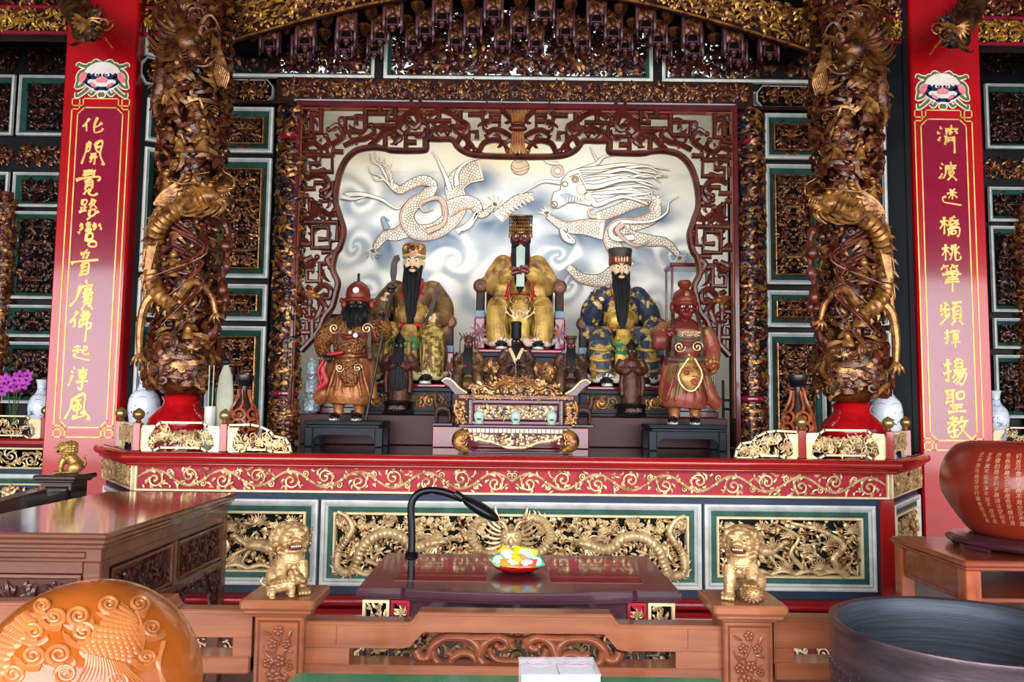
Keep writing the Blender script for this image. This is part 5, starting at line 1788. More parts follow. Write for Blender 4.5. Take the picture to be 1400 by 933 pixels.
# ================================================================== STATUES
SKINP = mat('painted_pale_face', '#e2c4a0', .4, 0, '#d2ae88', 20)
SKINR = mat('painted_red_face', '#702022', .3, 0, '#50121a', 20, coat=.3)
SKINB = mat('painted_black_face', '#201c20', .3, 0, '#141214', 20, coat=.3)
HAIR = mat('black_beard_hair', '#0c0c10', .6, 0, '#050507', 30)
YROBE = mat('worn_yellow_gilt_robe', '#c09a50', .42, .2, '#6a401e', 8, .42, .68, .4, 40)
BROBE = mat('brown_gilt_robe', '#7a5a34', .42, .2, '#38221a', 9, .4, .7, .4, 50)
GSKIRT = mat('figured_gilt_skirt', '#c0a254', .42, .2, '#5a4426', 26, .42, .58, .4, 60)
BLUROBE = mat('blue_robe_gilt_flowers', '#262e42', .45, .05, '#b8964a', 15, .56, .6, .3, 60)
BLUSK = mat('blue_and_gilt_skirt', '#343e4c', .45, .05, '#b08c48', 11, .5, .56, .3, 60)
ARMR = mat('gilt_scale_armour', '#a46c36', .32, .35, '#4c2214', 60, .0, .8, .8, vor=70)
COPR = mat('copper_brown_cloth', '#a0643a', .34, .25, '#6a341e', 8, .4, .7, .3, 40)
REDCL = mat('red_brown_cloth', '#742820', .4, .08, '#4a2818', 12, .4, .66, .35, 50, coat=.1)
REDBR = mat('bright_red_trim', '#b01c24', .35, 0, '#8c1018', 12)
WHITEP = mat('white_paint_trim', '#e8e2d6', .45)
GRNP = mat('green_paint_trim', '#2c7a4a', .45)
JADE = mat('pale_jade', '#b4c2b6', .3, 0, '#a4b6aa', 20)
CHAIRW = mat('brown_black_chair_lacquer', '#221310', .45, 0, '#3c1c16', 9, .45, .7, .1, 40, spec=.2)
PALEB = mat('pale_blue_band', '#8498b4', .45)
SMDK = mat('sooty_carved_wood', '#33201a', .42, .08, '#5a3422', 14, .42, .68, .4, 60)
SMGD = mat('sooty_gilt', '#6a4a28', .4, .3, '#2c1a12', 14, .4, .65, .4, 60)


def fingers(mb, w, d, n, s, m=0, curl=.7, side=1):
    """palm, four fingers of different lengths and a thumb; w wrist, d finger direction, n curling direction, s palm length"""
    w, d, n = [np.asarray(k, float) for k in (w, d, n)]
    d /= np.linalg.norm(d)
    n = n - d * (n @ d)
    n /= np.linalg.norm(n)
    l = np.cross(d, n) * side
    mb.tube([w, w + d * s * .4, w + d * s * .9], [s * .3, s * .44, s * .44], 12, n, .5, m)
    for i, ln in enumerate((.8, .92, .86, .66)):
        b = w + d * s * .85 + l * (i - 1.5) * s * .25
        p, a = [b], .25
        for k in range(3):
            a += curl
            p.append(p[-1] + (d * math.cos(a) + n * math.sin(a)) * s * ln * (.42, .33, .25)[k])
        mb.tube(spl(p, 8), np.linspace(.135, .1, 8) * s, 8, None, 1, m)
    b = w + d * s * .25 - l * s * .4
    mb.tube(spl([b, b + (d * .6 - l * .5 + n * .3) * s * .4, b + (d * 1. - l * .4 + n * .7) * s * .62], 7), np.linspace(.16, .1, 7) * s, 8, None, 1, m)


def strands(mb, roots, tips, r, n=9, wob=1.5, seed=1, m=0, bulge=(0, -3, 0)):
    rg = np.random.default_rng(seed)
    roots, tips = np.asarray(roots, float), np.asarray(tips, float)
    t = np.linspace(0, 1, n)[None, :, None]
    p = roots[:, None] * (1 - t) + tips[:, None] * t + np.sin(t * PI) * (np.asarray(bulge, float) + rg.normal(0, wob, (len(roots), 1, 3)))
    mb.tubes(p, r * (1.05 - .75 * t[0, :, 0] ** 2)[None] * np.ones((len(roots), 1)), 5, None, 1, m)


def face(t, S, hx, hy, hz, k, skin, brow=HAIR, lips=True, eyes='#f2eee4'):
    """painted eyes, brows and lips on a head centred at hx, hy, hz (k = head half height / 18)"""
    Q = lambda x, y, z: (hx + x * k, hy + y * k, hz + z * k)
    for s in (-1, 1):
        mb = MB(S); mb.ell(Q(s * 5.2, -12.6, 2.4), (3.2 * k, 1.3 * k, 1.5 * k), 0, 12, 8)
        e = mb.build('eye', mat('eye_white' + eyes, eyes, .35), t)
        mb = MB(S); mb.ell(Q(s * 5., -13.4, 2.3), (1.3 * k, 1. * k, 1.3 * k), 0, 10, 6); mb.build('pupil', HAIR, e)
        mb = MB(S); mb.tube(spl([Q(s * 2, -14, 5.2), Q(s * 6, -13.2, 7.4), Q(s * 10.5, -10.5, 6.4)], 8), np.array([.5, .7, .8, .8, .8, .7, .5, .3]) * k, 5); mb.build('eyebrow', brow, t)
    if lips:
        mb = MB(S); mb.ell(Q(0, -13.4, -8.4), (3.6 * k, 1.6 * k, 1.3 * k), 0, 12, 6); mb.build('lips', REDBR, t)


def headfill(mb, hx, hy, hz, k, m):
    Q = lambda x, y, z: (hx + x * k, hy + y * k, hz + z * k)
    mb.ell(Q(0, 0, 2), (13.2 * k, 14 * k, 16.5 * k), m, 18, 12)
    mb.ell(Q(0, -3, -8), (10.5 * k, 11.5 * k, 10 * k), m, 16, 10)
    mb.tube(spl([Q(0, -13, 5), Q(0, -15.5, -1), Q(0, -16.6, -3.2), Q(0, -13.5, -4.6)], 8), np.array([1.6, 1.8, 2.2, 2.6, 3., 3.1, 2.8, 2.]) * k, 8, None, 1, m)
    for s in (-1, 1):
        mb.ell(Q(s * 2.6, -13.6, -3.6), (1.8 * k, 1.8 * k, 1.5 * k), m, 8, 6)
        mb.ell(Q(s * 6.5, -10.5, -3), (4.5 * k, 4 * k, 4.5 * k), m, 10, 8)
        mb.ell(Q(s * 5, -11.4, 6), (5 * k, 2.4 * k, 2 * k), m, 10, 6)
        mb.ell(Q(s * 13.2, 0, 0), (2.4 * k, 4 * k, 7 * k), m, 10, 8)
    mb.tube([Q(0, 4, -26), Q(0, 2, -6)], 9 * k, 12, None, 1, m)


def seated(label, px, fy, Y, mats, arms, beard_len, cfg, group=None, k=1.):
    """enthroned robed figure: mats = robe, skirt, skin, trim, shoe, accent"""
    o = P(px, fy, Y)
    s = (Y + 5) / 1100 * k
    t = thing('seated_statue', label, 'statue', o, 0, group)
    S = Matrix.Scale(s, 4)

    def fill(mb):
        mb.T = S
        mb.tube([(0, 8, 46), (0, 6, 75), (0, 3, 100), (0, 2, 120), (0, 2, 133), (0, 0, 144)], [31, 29, 29, 32, 25, 9], 24, (0, -1, 0), .7, 0)
        mb.ell((0, -13, 92), (20, 11, 18), 3, 18, 12)
        headfill(mb, 0, -7, 163, 1., 2)
        for q in (-1, 1):
            a = arms[0 if q < 0 else 1]
            p = spl([(q * 25, 2, 131)] + a, 16)
            mb.tube(p, np.interp(np.linspace(0, 1, 16), [0, .35, .6, .85, 1], [13, 14.5, 13.5, 11.5, 8]), 14, None, 1, 0)
            mb.ell((q * 25, 2, 128), (15, 14.5, 14), 0, 14, 10)
            w, d = p[-1], p[-1] - p[-4]
            fingers(mb, w, (-q, -.12, .28) if 'hs' in cfg else d, cfg['palm'][0 if q < 0 else 1], cfg.get('hs', 9.5), cfg.get('hand', 2), .75, q)
            m = p[11]
            mb.tube(spl([m, m + (q * 2, 0, -16), m + (q * 3, 5, -32)], 8), np.linspace(10, 12, 8), 12, (0, -1, 0), .5, 0)
            mb.tube(spl([m + (-q * 8, -6, -2), m + (-q * 6, -7, -18), m + (-q * 3, -2, -34)], 8), 2.2, 8, None, 1, 5)
            mb.tube(spl([(q * 14, 2, 60), (q * 25, -22, 66), (q * 32, -40, 58)], 10), np.linspace(17, 16, 10), 16, None, 1, 1)
            mb.tube(spl([(q * 32, -40, 58), (q * 32, -43, 36), (q * 29, -44, 8)], 10), np.linspace(15, 17, 10), 16, None, 1, 1)
            for j in range(4):
                mb.tube(spl([(q * (20 + 5 * j), -50 + 2 * j, 60 - 2 * j), (q * (22 + 5.5 * j), -58 + 1.5 * j, 34), (q * (17 + 8 * j), -60 + 3 * j, 6)], 10), 2.2, 6, None, 1, 1)
            mb.ell((q * 25, -62, 3.5), (8, 15, 6), 4, 14, 8)
            mb.ell((q * 25, -64, -1.5), (8.5, 15, 2.6), 6, 14, 6)
            mb.tube(spl([(q * 50, -34, 12), (q * 38, -52, 6), (q * 24, -56, 12), (q * 12, -60, 5), (q * 6, -58, 12)], 16), 4.2, 8, None, 1, 7)
            mb.ell((q * 36, -4, 34), (16, 26, 34), 0, 16, 10)
        mb.ell((0, 10, 34), (36, 24, 36), 0, 18, 10)
        mb.ell((0, -26, 38), (22, 18, 34), 1, 18, 10)
        mb.tube(spl([(0, -36, 74), (0, -48, 60), (0, -52, 34), (0, -54, 10)], 10), np.linspace(10, 15, 10), 14, (0, -1, 0), .45, 3)
        mb.tube(spl([(-28, -12, 80), (-14, -24, 78), (0, -27, 77), (14, -24, 78), (28, -12, 80)], 14), 3.4, 8, None, 1, 5)
        for q in (-1, 1):
            mb.tube(spl([(q * 12, -8, 142), (q * 10, -20, 126), (0, -24, 108)], 10), 3, 8, None, 1, 5)
        for j in range(3):
            r_ = 7 + 5 * j
            a = np.linspace(PI, 2 * PI, 10)
            mb.tube(np.stack([r_ * 1.2 * np.cos(a), -50 - .3 * r_ + 0 * a, 58 + r_ * np.sin(a)], -1), 1.3, 6, None, 1, 8)
    sculpt('body', fill, list(mats) + [WHITEP, cfg.get('hem', WHITEP), GRNP if not cfg.get('goldring') else GOLD], t, .0068, 2, .27)
    face(t, S, 0, -7, 163, 1., mats[2])
    # long beard in locks, moustache
    mb = MB(S)
    rg = np.random.default_rng(px)
    n = 70
    x = np.linspace(-11.5, 11.5, n)
    z0 = 152 + np.abs(x) * .75
    bw = cfg.get('bw', 1.)
    strands(mb, np.stack([x, -17 + .05 * x ** 2, z0], -1), np.stack([x * bw * (.95 if 'hs' in cfg else .62) * rg.uniform(.8, 1.1, n), -31 + rg.normal(0, 1.2, n) + .03 * x ** 2, 150 - beard_len * (1 - .0036 * x ** 2) + rg.normal(0, 2, n)], -1), 1.9, 10, .8, 3, 0, (0, -4, 0))
    strands(mb, np.stack([x * .9, -14 + .05 * x ** 2, z0], -1), np.stack([x * bw * (.95 if 'hs' in cfg else .5), -25 + 0 * x, 150 - beard_len * (.92 - .003 * x ** 2)], -1), 2.2, 10, .6, 4, 0, (0, -4, 0))
    for q in (-1, 1):
        strands(mb, [(q * 1.5, -22.5, 157.4)] * 5, [(q * (9 + j), -19, 150 - 4 * j) for j in range(5)], .9, 8, .3, 5, 0, (q * 2, -1, 1))
    mb.build('beard', HAIR, t)
    return t, S


# ---- the three enthroned figures
GOLDP2 = mat('bright_gilt_collar', '#d8b458', .36, .4, '#a87c34', 12)
king, S = seated('seated statue in worn golden robes with beaded flat crown holding a pale tablet', 710, 480, 1.86,
                 (YROBE, YROBE, SKINR, GOLDP2, HAIR, REDBR), ([(-40, 2, 106), (-36, -14, 92), (-22, -38, 102), (-13, -46, 108)], [(40, 2, 106), (36, -14, 92), (22, -38, 102), (12, -48, 110)]), 68,
                 {'palm': ((.3, .9, -.2), (-.3, .9, -.2)), 'hs': 12.5, 'hem': mat('pink_white_hem', '#d8b0a0', .45, 0, '#e8dcd0', 12), 'bw': .95, 'goldring': 1}, None, .94)
mb = MB(S)
mb.prism([(-6.2, 144), (0, 148), (6.2, 144), (5.6, 88), (-5.6, 88)], -45, -43); mb.build('tablet', JADE, king, smooth=False)
mb = MB(S)
mb.lathe([(14.5, 170), (15.5, 176), (14.5, 183), (13, 190)], (0, -6, 0), 24, 0)
mb.box(-17, 17, -26, 14, 192, 196, .8, 1); mb.box(-17.6, 17.6, -26.6, 14.6, 193.2, 195, .5, 0)
for q in (-1, 1):
    mb.tube([(q * 15, -4, 184), (q * 17, -4, 166)], 1.2, 6)
cr = mb.build('crown', [AGOLD, CARVD], king)
mb = MB(S)
bx = np.linspace(-16, 16, 11)
for row in range(8):
    mb.ells(np.stack([bx, np.full(11, -25.6), np.full(11, 190.5 - row * 2.7)], -1), np.full((11, 3), 1.25), 0 if row % 2 else 1)
mb.ells(np.stack([bx, np.full(11, -26.6), np.full(11, 194)], -1), np.full((11, 3), 1.3), 1)
stuff(mb.build('bead_string', [HAIR, AGOLD], cr))
mb = MB(S)
for q in (-1, 1):
    spirals(mb, [q * 36] * 2, [100, 116], [0, 2], 7, 1.3, q, 1.6, -9, 0); leaves(mb, [q * 34] * 6, [108] * 6, np.linspace(0, 5.2, 6), 11, 1, 1.6, -8, 0)
spirals(mb, [-9, 9], [66, 66], [0, PI], 7, 1.4, [1, -1], 1.4, -60, 0)
mb.build('robe_ornament', AGOLD, king)

left, S = seated('seated statue with gilded headdress and long black beard behind the spear-holding guard', 563, 524, 1.72,
                 (BROBE, GSKIRT, SKINP, YROBE, HAIR, REDBR), ([(-42, 2, 108), (-42, -12, 94), (-36, -24, 112)], [(40, 2, 108), (42, -8, 88), (30, -28, 86)]), 76,
                 {'palm': ((1, 0, .3), (-1, 0, .4)), 'hem': mat('cream_hem', '#d8c8a0', .45, 0, '#b89c60', 12), 'bw': 1.15}, None, 1.0)
mb = MB(S)
mb.lathe([(14.8, 172), (16, 177), (17, 184), (15, 190), (9, 193), (2, 194)], (0, -5, 0), 24, 0)
mb.lathe([(15.6, 171), (16.6, 173), (15.6, 175)], (0, -5, 0), 24, 1)
mb.ell((0, -22, 183), (3.4, 1.6, 4), 2)
for q in (-1, 1):
    spirals(mb, q * 9, 183, 0, 4, 1.3, q, .9, -19, 1)
mb.build('headdress', [AGOLD, GOLD, CARVD], left)
mb = MB(S)
mb.prism([(24, 90), (34, 130), (38, 134), (39, 126), (29, 88)], -38, -34.5); mb.tube([(20, -36, 78), (26, -36, 92)], 2.2, 8)
mb.build('ceremonial_sword', SMDK, left)
mb = MB(S)
for j in range(6):
    x = -30 + j * 12
    mb.tube(spl([(x, -59 - (1 if abs(x) > 15 else 0), 52), (x * 1.02, -62, 32), (x * 1.1, -62, 12)], 8), 1.4, 6)
mb.build('skirt_stripe', BROBE, left)

right, S = seated('seated statue in dark blue gold-flowered robe with long black beard', 847, 528, 1.72,
                  (BLUROBE, BLUSK, SKINP, GOLDP2, HAIR, AGOLD), ([(-40, 2, 108), (-42, -10, 92), (-34, -28, 112)], [(42, 2, 106), (44, -8, 84), (38, -30, 74)]), 76,
                  {'palm': ((1, 0, .3), (0, 0, -1)), 'hem': WHITEP, 'bw': 1.2}, None, .97)
mb = MB(S)
mb.lathe([(14.8, 171), (15.6, 174), (16, 182), (17.5, 192), (17, 194), (4, 195)], (0, -5, 0), 24, 0)
mb.lathe([(15.8, 171), (16.4, 173), (16.4, 180), (15.8, 182)], (0, -5, 0), 24, 1)
leaves(mb, [-8, -4, 0, 4, 8] * 2, [173] * 5 + [181] * 5, [PI / 2] * 5 + [-PI / 2] * 5, 6, .3, 1.2, -21, 2)
mb.build('headdress', [mat('black_cap', '#2a2622', .45, .1, '#4a4030', 9), REDCL, GOLD], right)
mb = MB(S); mb.tube([(-28, -36, 112), (-44, -30, 128)], [1.6, 1.4], 8); mb.build('brush', SMDK, right)
for q in (-1, 1):
    mb = MB(S)
    for z in (20, 34, 48):
        a = np.linspace(-2.6, -.5, 10)
        mb.tube(np.stack([q * 31 + 17.5 * np.cos(a), -43 + 18 * np.sin(a), z + 2 * np.cos(a * 2)], -1), 2.2, 6, None, 1)
    stuff(mb.build('skirt_band', YROBE, right))


def throne(label, px, fy, Y, k=1., red=True):
    o = P(px, fy, Y)
    s = (Y + 5) / 1100 * k
    t = thing('throne', label, 'chair', o)
    S = Matrix.Scale(s, 4)
    mb = MB(S); mb.box(-50, 50, -28, 36, 34, 42, 2); mb.build('seat', CHAIRW, t, smooth=False)
    for q in (-1, 1):
        mb = MB(S)
        mb.tube(spl([(q * 20, 34, 118), (q * 40, 30, 112), (q * 54, 8, 100), (q * 57, -16, 92)], 18), np.linspace(7, 9, 18), 12)
        mb.build('arm', CHAIRW, t)
        mb = MB(S)
        for r_, z in ((10, 92), (6.5, 92), (3, 92)):
            mb.lathe([(r_, 0), (r_ + .6, 1), (r_, 2)], (0, 0, 0), 18)
        mb = MB(S @ Matrix.Translation((q * 57, -20, 92)) @ Matrix.Rotation(PI / 2, 4, 'X'))
        mb.lathe([(10.5, -8), (11, -2), (10, 3), (7.5, 4.5), (7, 3.2), (4.5, 3.2), (4, 5), (.5, 5.4)], (0, 0, 0), 20)
        mb.build('arm_scroll', mat('scroll_brown', '#7a4a34', .35, .1, '#4c2a20', 12), t)
        mb = MB(S); mb.box(q * 57 - 6, q * 57 + 6, -22, -8, 2, 84, 1.5); mb.build('arm_post', CHAIRW, t, smooth=False)
        mb = MB(S); mb.box(q * 57 - 7, q * 57 + 7, -23.5, -7, 46, 56, 1); mb.build('post_band', PALEB, t, smooth=False)
        mb = MB(S)
        mb.box(q * 57 - 8, q * 57 + 8, -25, 34, 0, 46, 2, 0)
        leaves(mb, [q * 57] * 9, [24] * 9, np.linspace(0, 5.6, 9), 16, 1, 2., -26, 1)
        mb.build('side_panel', [MAROON if red else CHAIRW, mat('flame_ornament', '#c07848', .4, .1, '#7a5a8a', 20)], t, smooth=False)
    mb = MB(S); mb.box(-50, 50, 30, 38, 0, 116, 2); mb.build('backrest', CHAIRW, t, smooth=False)
    mb = MB(S); mb.box(-58, 58, -76, 38, -8, -3, 1.5); mb.build('footboard', MAROON, t, smooth=False)
    return t


throne('dark throne with coiled arm ends under the golden robed centre statue', 710, 480, 1.9, .94)
throne('dark throne with coiled arm ends under the statue with gilded headdress', 563, 524, 1.76, .9)
throne('dark throne with coiled arm ends under the blue robed statue', 847, 528, 1.76, .9)


def pedestal(label, px, Y, hw, d0, d1, ztop):
    X = P(px, 500, Y)[0]
    t = thing('statue_pedestal', label, 'pedestal', (X, Y, 1.43))
    h = ztop - 1.43
    mb = MB(); mb.box(-hw, hw, -d0, d1, 0, h, .008); mb.box(-hw - .03, hw + .03, -d0 - .03, d1, h - .035, h, .006); mb.box(-hw - .02, hw + .02, -d0 - .02, d1, 0, .03, .006)
    mb.build('block', BLUEB, t, smooth=False)
    cb = MB()
    for q in (-1, 1):
        zc = h / 2
        vine(cb, q * .06 if q > 0 else -hw + .04, hw - .04 if q > 0 else -.06, .05, h - .05, 601 + q, 0, -d0 - .006, 2)
        spirals(cb, [q * hw * .55], [zc], 0, min(.05, h * .3), 1.5, q, .012, -d0 - .012, 0)
    cb.build('scroll_ornament', AGOLD, t)


pedestal('blue-black pedestal with gilt scrolls under the centre throne', 710, 1.9, .36, .52, .26, P(710, 480, 1.9)[2] - .052)
pedestal('blue-black pedestal with gilt scrolls under the left throne', 563, 1.76, .38, .5, .26, P(563, 524, 1.76)[2] - .046)
pedestal('blue-black pedestal with gilt scrolls under the right throne', 847, 1.76, .38, .5, .26, P(847, 528, 1.76)[2] - .046)


# ---- the two standing guards on black stands
def stand(label, px):
    X = P(px, 590, .93)[0]
    t = thing('black_stand', label, 'stand', (X, .93, CT))
    w = .275
    mb = MB(); mb.box(-w, w, -.17, .17, .155, .185, .008); mb.box(-w + .02, w - .02, -.155, .155, .135, .158, .005); mb.box(-w - .005, w + .005, -.175, .175, .172, .186, .006)
    mb.build('stand_top', BLUEB, t, smooth=False)
    for y in (-.15, .13):
        mb = MB()
        mb.prism([(-w + .01, .14), (w - .01, .14), (w - .005, .1), (w + .005, .03), (w + .005, 0), (w - .06, 0), (w - .055, .04), (w - .07, .07), (w - .1, .085), (-w + .1, .085), (-w + .07, .07), (-w + .055, .04), (-w + .06, 0), (-w - .005, 0), (-w - .005, .03), (-w + .005, .1)], y, y + .025)
        mb.build('apron', BLUEB, t, smooth=False)
    for q in (-1, 1):
        for y in (-.14, .14):
            mb = MB(); mb.box(q * (w - .025) - .03, q * (w - .025) + .03, y - .022, y + .022, .001, .14, .006); mb.build('leg', BLUEB, t, smooth=False)
    return X


stand('low blue-black stand under the black-faced armoured guard', 476)
stand('low blue-black stand under the red-faced guard', 934)
GY, GZ = .93, CT + .187
gs = (GY + 5) / 1100
S = Matrix.Scale(gs, 4)
gl = thing('guard_statue', 'standing armoured guard statue with black face, round helmet and spear', 'statue', (P(478, 565, GY)[0], GY, GZ))


def guard_fill(red):
    def fill(mb):
        mb.T = S
        R = 1
        # boots, legs
        for q, fx_, ang in ((-1, -15, -.5), (1, 13, .25)):
            mb.tube(spl([(q * 9, 2, 60), (q * 12 - 1, -1, 38), (fx_, 0, 22), (fx_, 0, 8)], 12), [12, 12, 11.5, 11, 10.5, 10, 9, 8.5, 8, 7.5, 7, 7], 14, None, 1, 3)
            mb.ell((fx_ + 8 * math.sin(ang) * q * -1, -8, 4.5), (7, 14, 5.5), 4, 14, 8)
            mb.ell((fx_ + 8 * math.sin(ang) * q * -1, -8.5, 1.2), (7.6, 14.6, 2.4), 5, 14, 6)
            for z in (24, 32):
                mb.tube(np.stack([fx_ + 9.5 * np.cos(np.linspace(PI, 2 * PI, 8)), -9.5 * np.abs(np.sin(np.linspace(PI, 2 * PI, 8))), np.full(8, z)], -1), 2, 6, None, 1, 6)
        # coat skirts
        mb.tube(spl([(0, 2, 92), (0, 1, 68), (-1, 0, 42), (-2, 0, 22)], 14), np.interp(np.linspace(0, 1, 14), [0, .4, .8, 1], [23, 28, 32, 29]), 26, (0, -1, 0), .66, 1)
        mb.tube(spl([(0, -15, 90), (2, -22, 66), (3, -22, 46)], 10), np.interp(np.linspace(0, 1, 10), [0, .6, 1], [13, 15, 8]), 14, (0, -1, 0), .4, 0 if not red else 6)
        q = -1 if not red else 1
        mb.tube(spl([(q * 20, 4, 80), (q * 27, 4, 56), (q * 36, 2, 36), (q * 47, 4, 26)], 14), np.linspace(14, 9, 14), 14, (0, -1, 0), .7, 1)
        mb.tube(spl([(-q * 18, 4, 78), (-q * 24, 4, 50), (-q * 27, 2, 28)], 12), np.linspace(13, 10, 12), 14, (0, -1, 0), .7, 1)
        for j in range(6):
            x = -22 + 9 * j
            mb.tube(spl([(x * .7, -15, 78), (x, -21 + abs(x) * .15, 54), (x * 1.3, -20 + abs(x) * .2, 32)], 10), 2, 6, None, 1, 1)
        # torso
        mb.tube([(0, 3, 84), (0, 1, 98), (0, 0, 114), (0, 1, 128), (1, 1, 138), (3, 0, 146)], [23, 25, 28, 31, 24, 9], 24, (0, -1, 0), .68, 0)
        mb.ell((1, -12, 100), (18, 10, 14), 0, 16, 10)
        mb.tube(spl([(-24, -6, 88), (-10, -19, 86), (2, -22, 86), (14, -19, 87), (26, -5, 89)], 14), 3.6, 8, None, 1, 7)
        mb.ell((2, -23, 87), (6, 4, 5), 6, 12, 8)
        mb.tube(spl([(-20, -10, 118), (0, -21, 112), (22, -10, 119)], 12), 2.6, 8, None, 1, 2 if False else 7)
        headfill(mb, 8 if not red else -1, -6, 157, .92, 2)
        if red:
            A = [[(-24, 1, 130), (-36, -4, 122), (-38, -16, 124), (-30, -28, 126)], [(25, 1, 130), (36, 2, 108), (35, -6, 84), (36, -14, 78)]]
        else:
            A = [[(-24, 1, 130), (-38, 0, 112), (-38, -6, 98), (-31, -18, 88)], [(26, 1, 130), (38, 0, 118), (46, -8, 122), (46, -18, 138)]]
        for k, a in enumerate(A):
            p = spl(a, 16)
            mb.tube(p, np.interp(np.linspace(0, 1, 16), [0, .3, .55, .8, 1], [12, 13, 11.5, 9, 6.5]), 14, None, 1, 1 if red else 0)
            mb.ell(p[2], (14, 12, 13), 0 if not red else 1, 14, 10)
            c = p[11]
            dd = p[12] - p[10]
            mb.tube([c - dd * 1.2, c, c + dd * 1.2], [9.5, 10.5, 9.5], 12, None, 1, 6)
            if red:
                fingers(mb, p[-1], (.6, -.6, -.2) if k == 0 else (.1, -.5, -1), (.3, .6, -.6) if k == 0 else (-.6, 0, .3), 10, 3 if k else 2, .8, 1)
            else:
                fingers(mb, p[-1], (.6, -.5, -.3) if k == 0 else (-.2, -.3, .9), (0, .4, -1) if k == 0 else (-.6, .3, -.2), 10, 2, .7 if k == 0 else 1.15, 1)
    return fill


sculpt('body', guard_fill(False), [ARMR, COPR, SKINB, COPR, HAIR, WHITEP, AGOLD, REDCL], gl, .006, 2, .27)
face(gl, S, 8, -6, 157, .92, SKINB, HAIR, False, '#8a8688')
mb = MB(S)
rg = np.random.default_rng(3)
n = 90
a = rg.uniform(-2.0, 2.0, n)
strands(mb, np.stack([8 + 11 * np.sin(a), -6 - 11 * np.cos(a), 150 + 3 * np.abs(a)], -1), np.stack([8 + 19 * np.sin(a) * rg.uniform(.4, 1, n), -9 - 17 * np.cos(a), 126 + 6 * np.abs(a) + rg.normal(0, 3, n)], -1), 3., 8, 1.6, 8, 0, (0, -4, 2))
mb.ell((8, -12, 140), (17, 10, 13), 0, 16, 10)
mb.build('beard', HAIR, gl)
HELM = mat('copper_red_helmet', '#7a3024', .38, .2, '#5c2016', 10, spec=.25)
mb = MB(S)
mb.lathe([(15.5, 162), (16.6, 166), (17, 172), (15.5, 180), (11, 186), (5, 190), (1, 191)], (8, -4, 0), 26, 0)
mb.lathe([(16.8, 161), (18.4, 163), (18.4, 165), (16.8, 167)], (8, -4, 0), 26, 0)
mb.tube([(8, -4, 189), (8, -4, 200)], [2.2, 1.4], 8, None, 1, 1)
mb.ell((8, -4, 199), (2, 2, 3), 1)
for q in (-1, 1):
    mb.ell((8 + q * 19, -4, 159), (4.5, 3.5, 8.5), 0, 12, 8)
    mb.ell((8 + q * 23, -3, 164), (3, 2.6, 4), 0, 10, 6)
h = mb.build('helmet', [HELM, HAIR], gl)
mb = MB(S); mb.lathe([(4.2, 0), (3.8, 1), (.2, 1.2)], (0, 0, 0), 16)
mb = MB(S @ Matrix.Translation((8, -20.5, 176)) @ Matrix.Rotation(PI / 2 - .25, 4, 'X')); mb.lathe([(4.4, -1), (4.2, .6), (.3, 1.2)], (0, 0, 0), 18); mb.build('mirror_disc', WHITEP, h)
mb = MB(S)
mb.tube([(27, -26, 1), (58, -14, 196)], 1.9, 8, None, 1, 0)
mb.ell((54.6, -15.5, 176), (6, 6, 3), 0, 12, 6); mb.ell((55.4, -15.3, 181), (7.5, 6, 3.4), 0, 12, 6)
mb.prism([(55.5, 186), (53, 200), (54, 214), (58, 224), (64, 226), (66, 220), (62, 214), (62, 202), (60, 186)], -17, -13, 0)
mb.build('spear', mat('iron_brown_spear', '#3a2e2c', .4, .3, '#2a2020', 10), gl)
mb = MB(S)
mb.tube(spl([(-28, -20, 88), (-12, -24, 90), (-6, -24, 92)], 8), 2.6, 8)
mb.tube(spl([(-31, -18, 86), (-36, -16, 70), (-30, -16, 52), (-42, -14, 42)], 14), np.linspace(3, 4, 14), 8, (0, -1, 0), .5)
mb.tube(spl([(-33, -19, 80), (-40, -18, 66), (-36, -16, 48)], 10), 2.2, 8)
mb.build('red_sash', REDBR, gl)
mb = MB(S)
for q in (-1, 1):
    spirals(mb, [q * 22 + 2], [124], [0], 8, 1.5, q, 1.3, -19, 0); spirals(mb, [q * 12 + 3], [70], [0], 6, 1.4, q, 1.2, -30, 0)
mb.ell((10, -26, 114), (3.4, 1.6, 3.4), 1); mb.ell((2, -22, 118), (3, 2, 3), 0)
mb.build('armour_ornament', [GOLD, WHITEP], gl)
mb = MB(S)
for x0, x1 in ((-9, -10), (-7, 24)):
    mb.tube(spl([(-9 if x0 < -8 else 24, -2, 160), (-12 if x0 < -8 else 26, -14, 138), (-12 if x0 < -8 else 27, -17, 108), (-11 if x0 < -8 else 28, -14, 84)], 12), 3, 8, (0, -1, 0), .4)
mb.build('helmet_strap', SMDK, gl)

gr = thing('guard_statue', 'standing guard statue with red face and red-brown robe, left fist raised', 'statue', (P(937, 567, GY)[0], GY, GZ))
gr['label'] = 'standing guard statue with red face, red-brown helmet and flaring red and gold robe'
sculpt('body', guard_fill(True), [REDCL, mat('rose_red_robe', '#84342a', .38, .1, '#7a5a30', 8, .42, .62, .35, 40, coat=.1), SKINR, COPR, HAIR, WHITEP, YROBE, mat('green_red_belt', '#2a5a48', .4, 0, '#8a2420', 20)], gr, .006, 2, .27)
face(gr, S, -1, -6, 157, .92, SKINR)
mb = MB(S)
mb.lathe([(15, 162), (16.4, 166), (16.6, 173), (14, 180), (9, 184), (6, 186), (9, 190), (9.5, 194), (7, 197), (1, 198)], (-1, -4, 0), 26, 0)
mb.lathe([(15.8, 161), (17.2, 163), (17.2, 166), (15.8, 168)], (-1, -4, 0), 26, 0)
for q in (-1, 1):
    mb.ell((-1 + q * 17, -3, 160), (3.4, 5, 8), 0)
mb.ell((-1, -19, 176), (4, 2, 5), 1)
mb.build('helmet', [HELM, AGOLD], gr)
mb = MB(S)
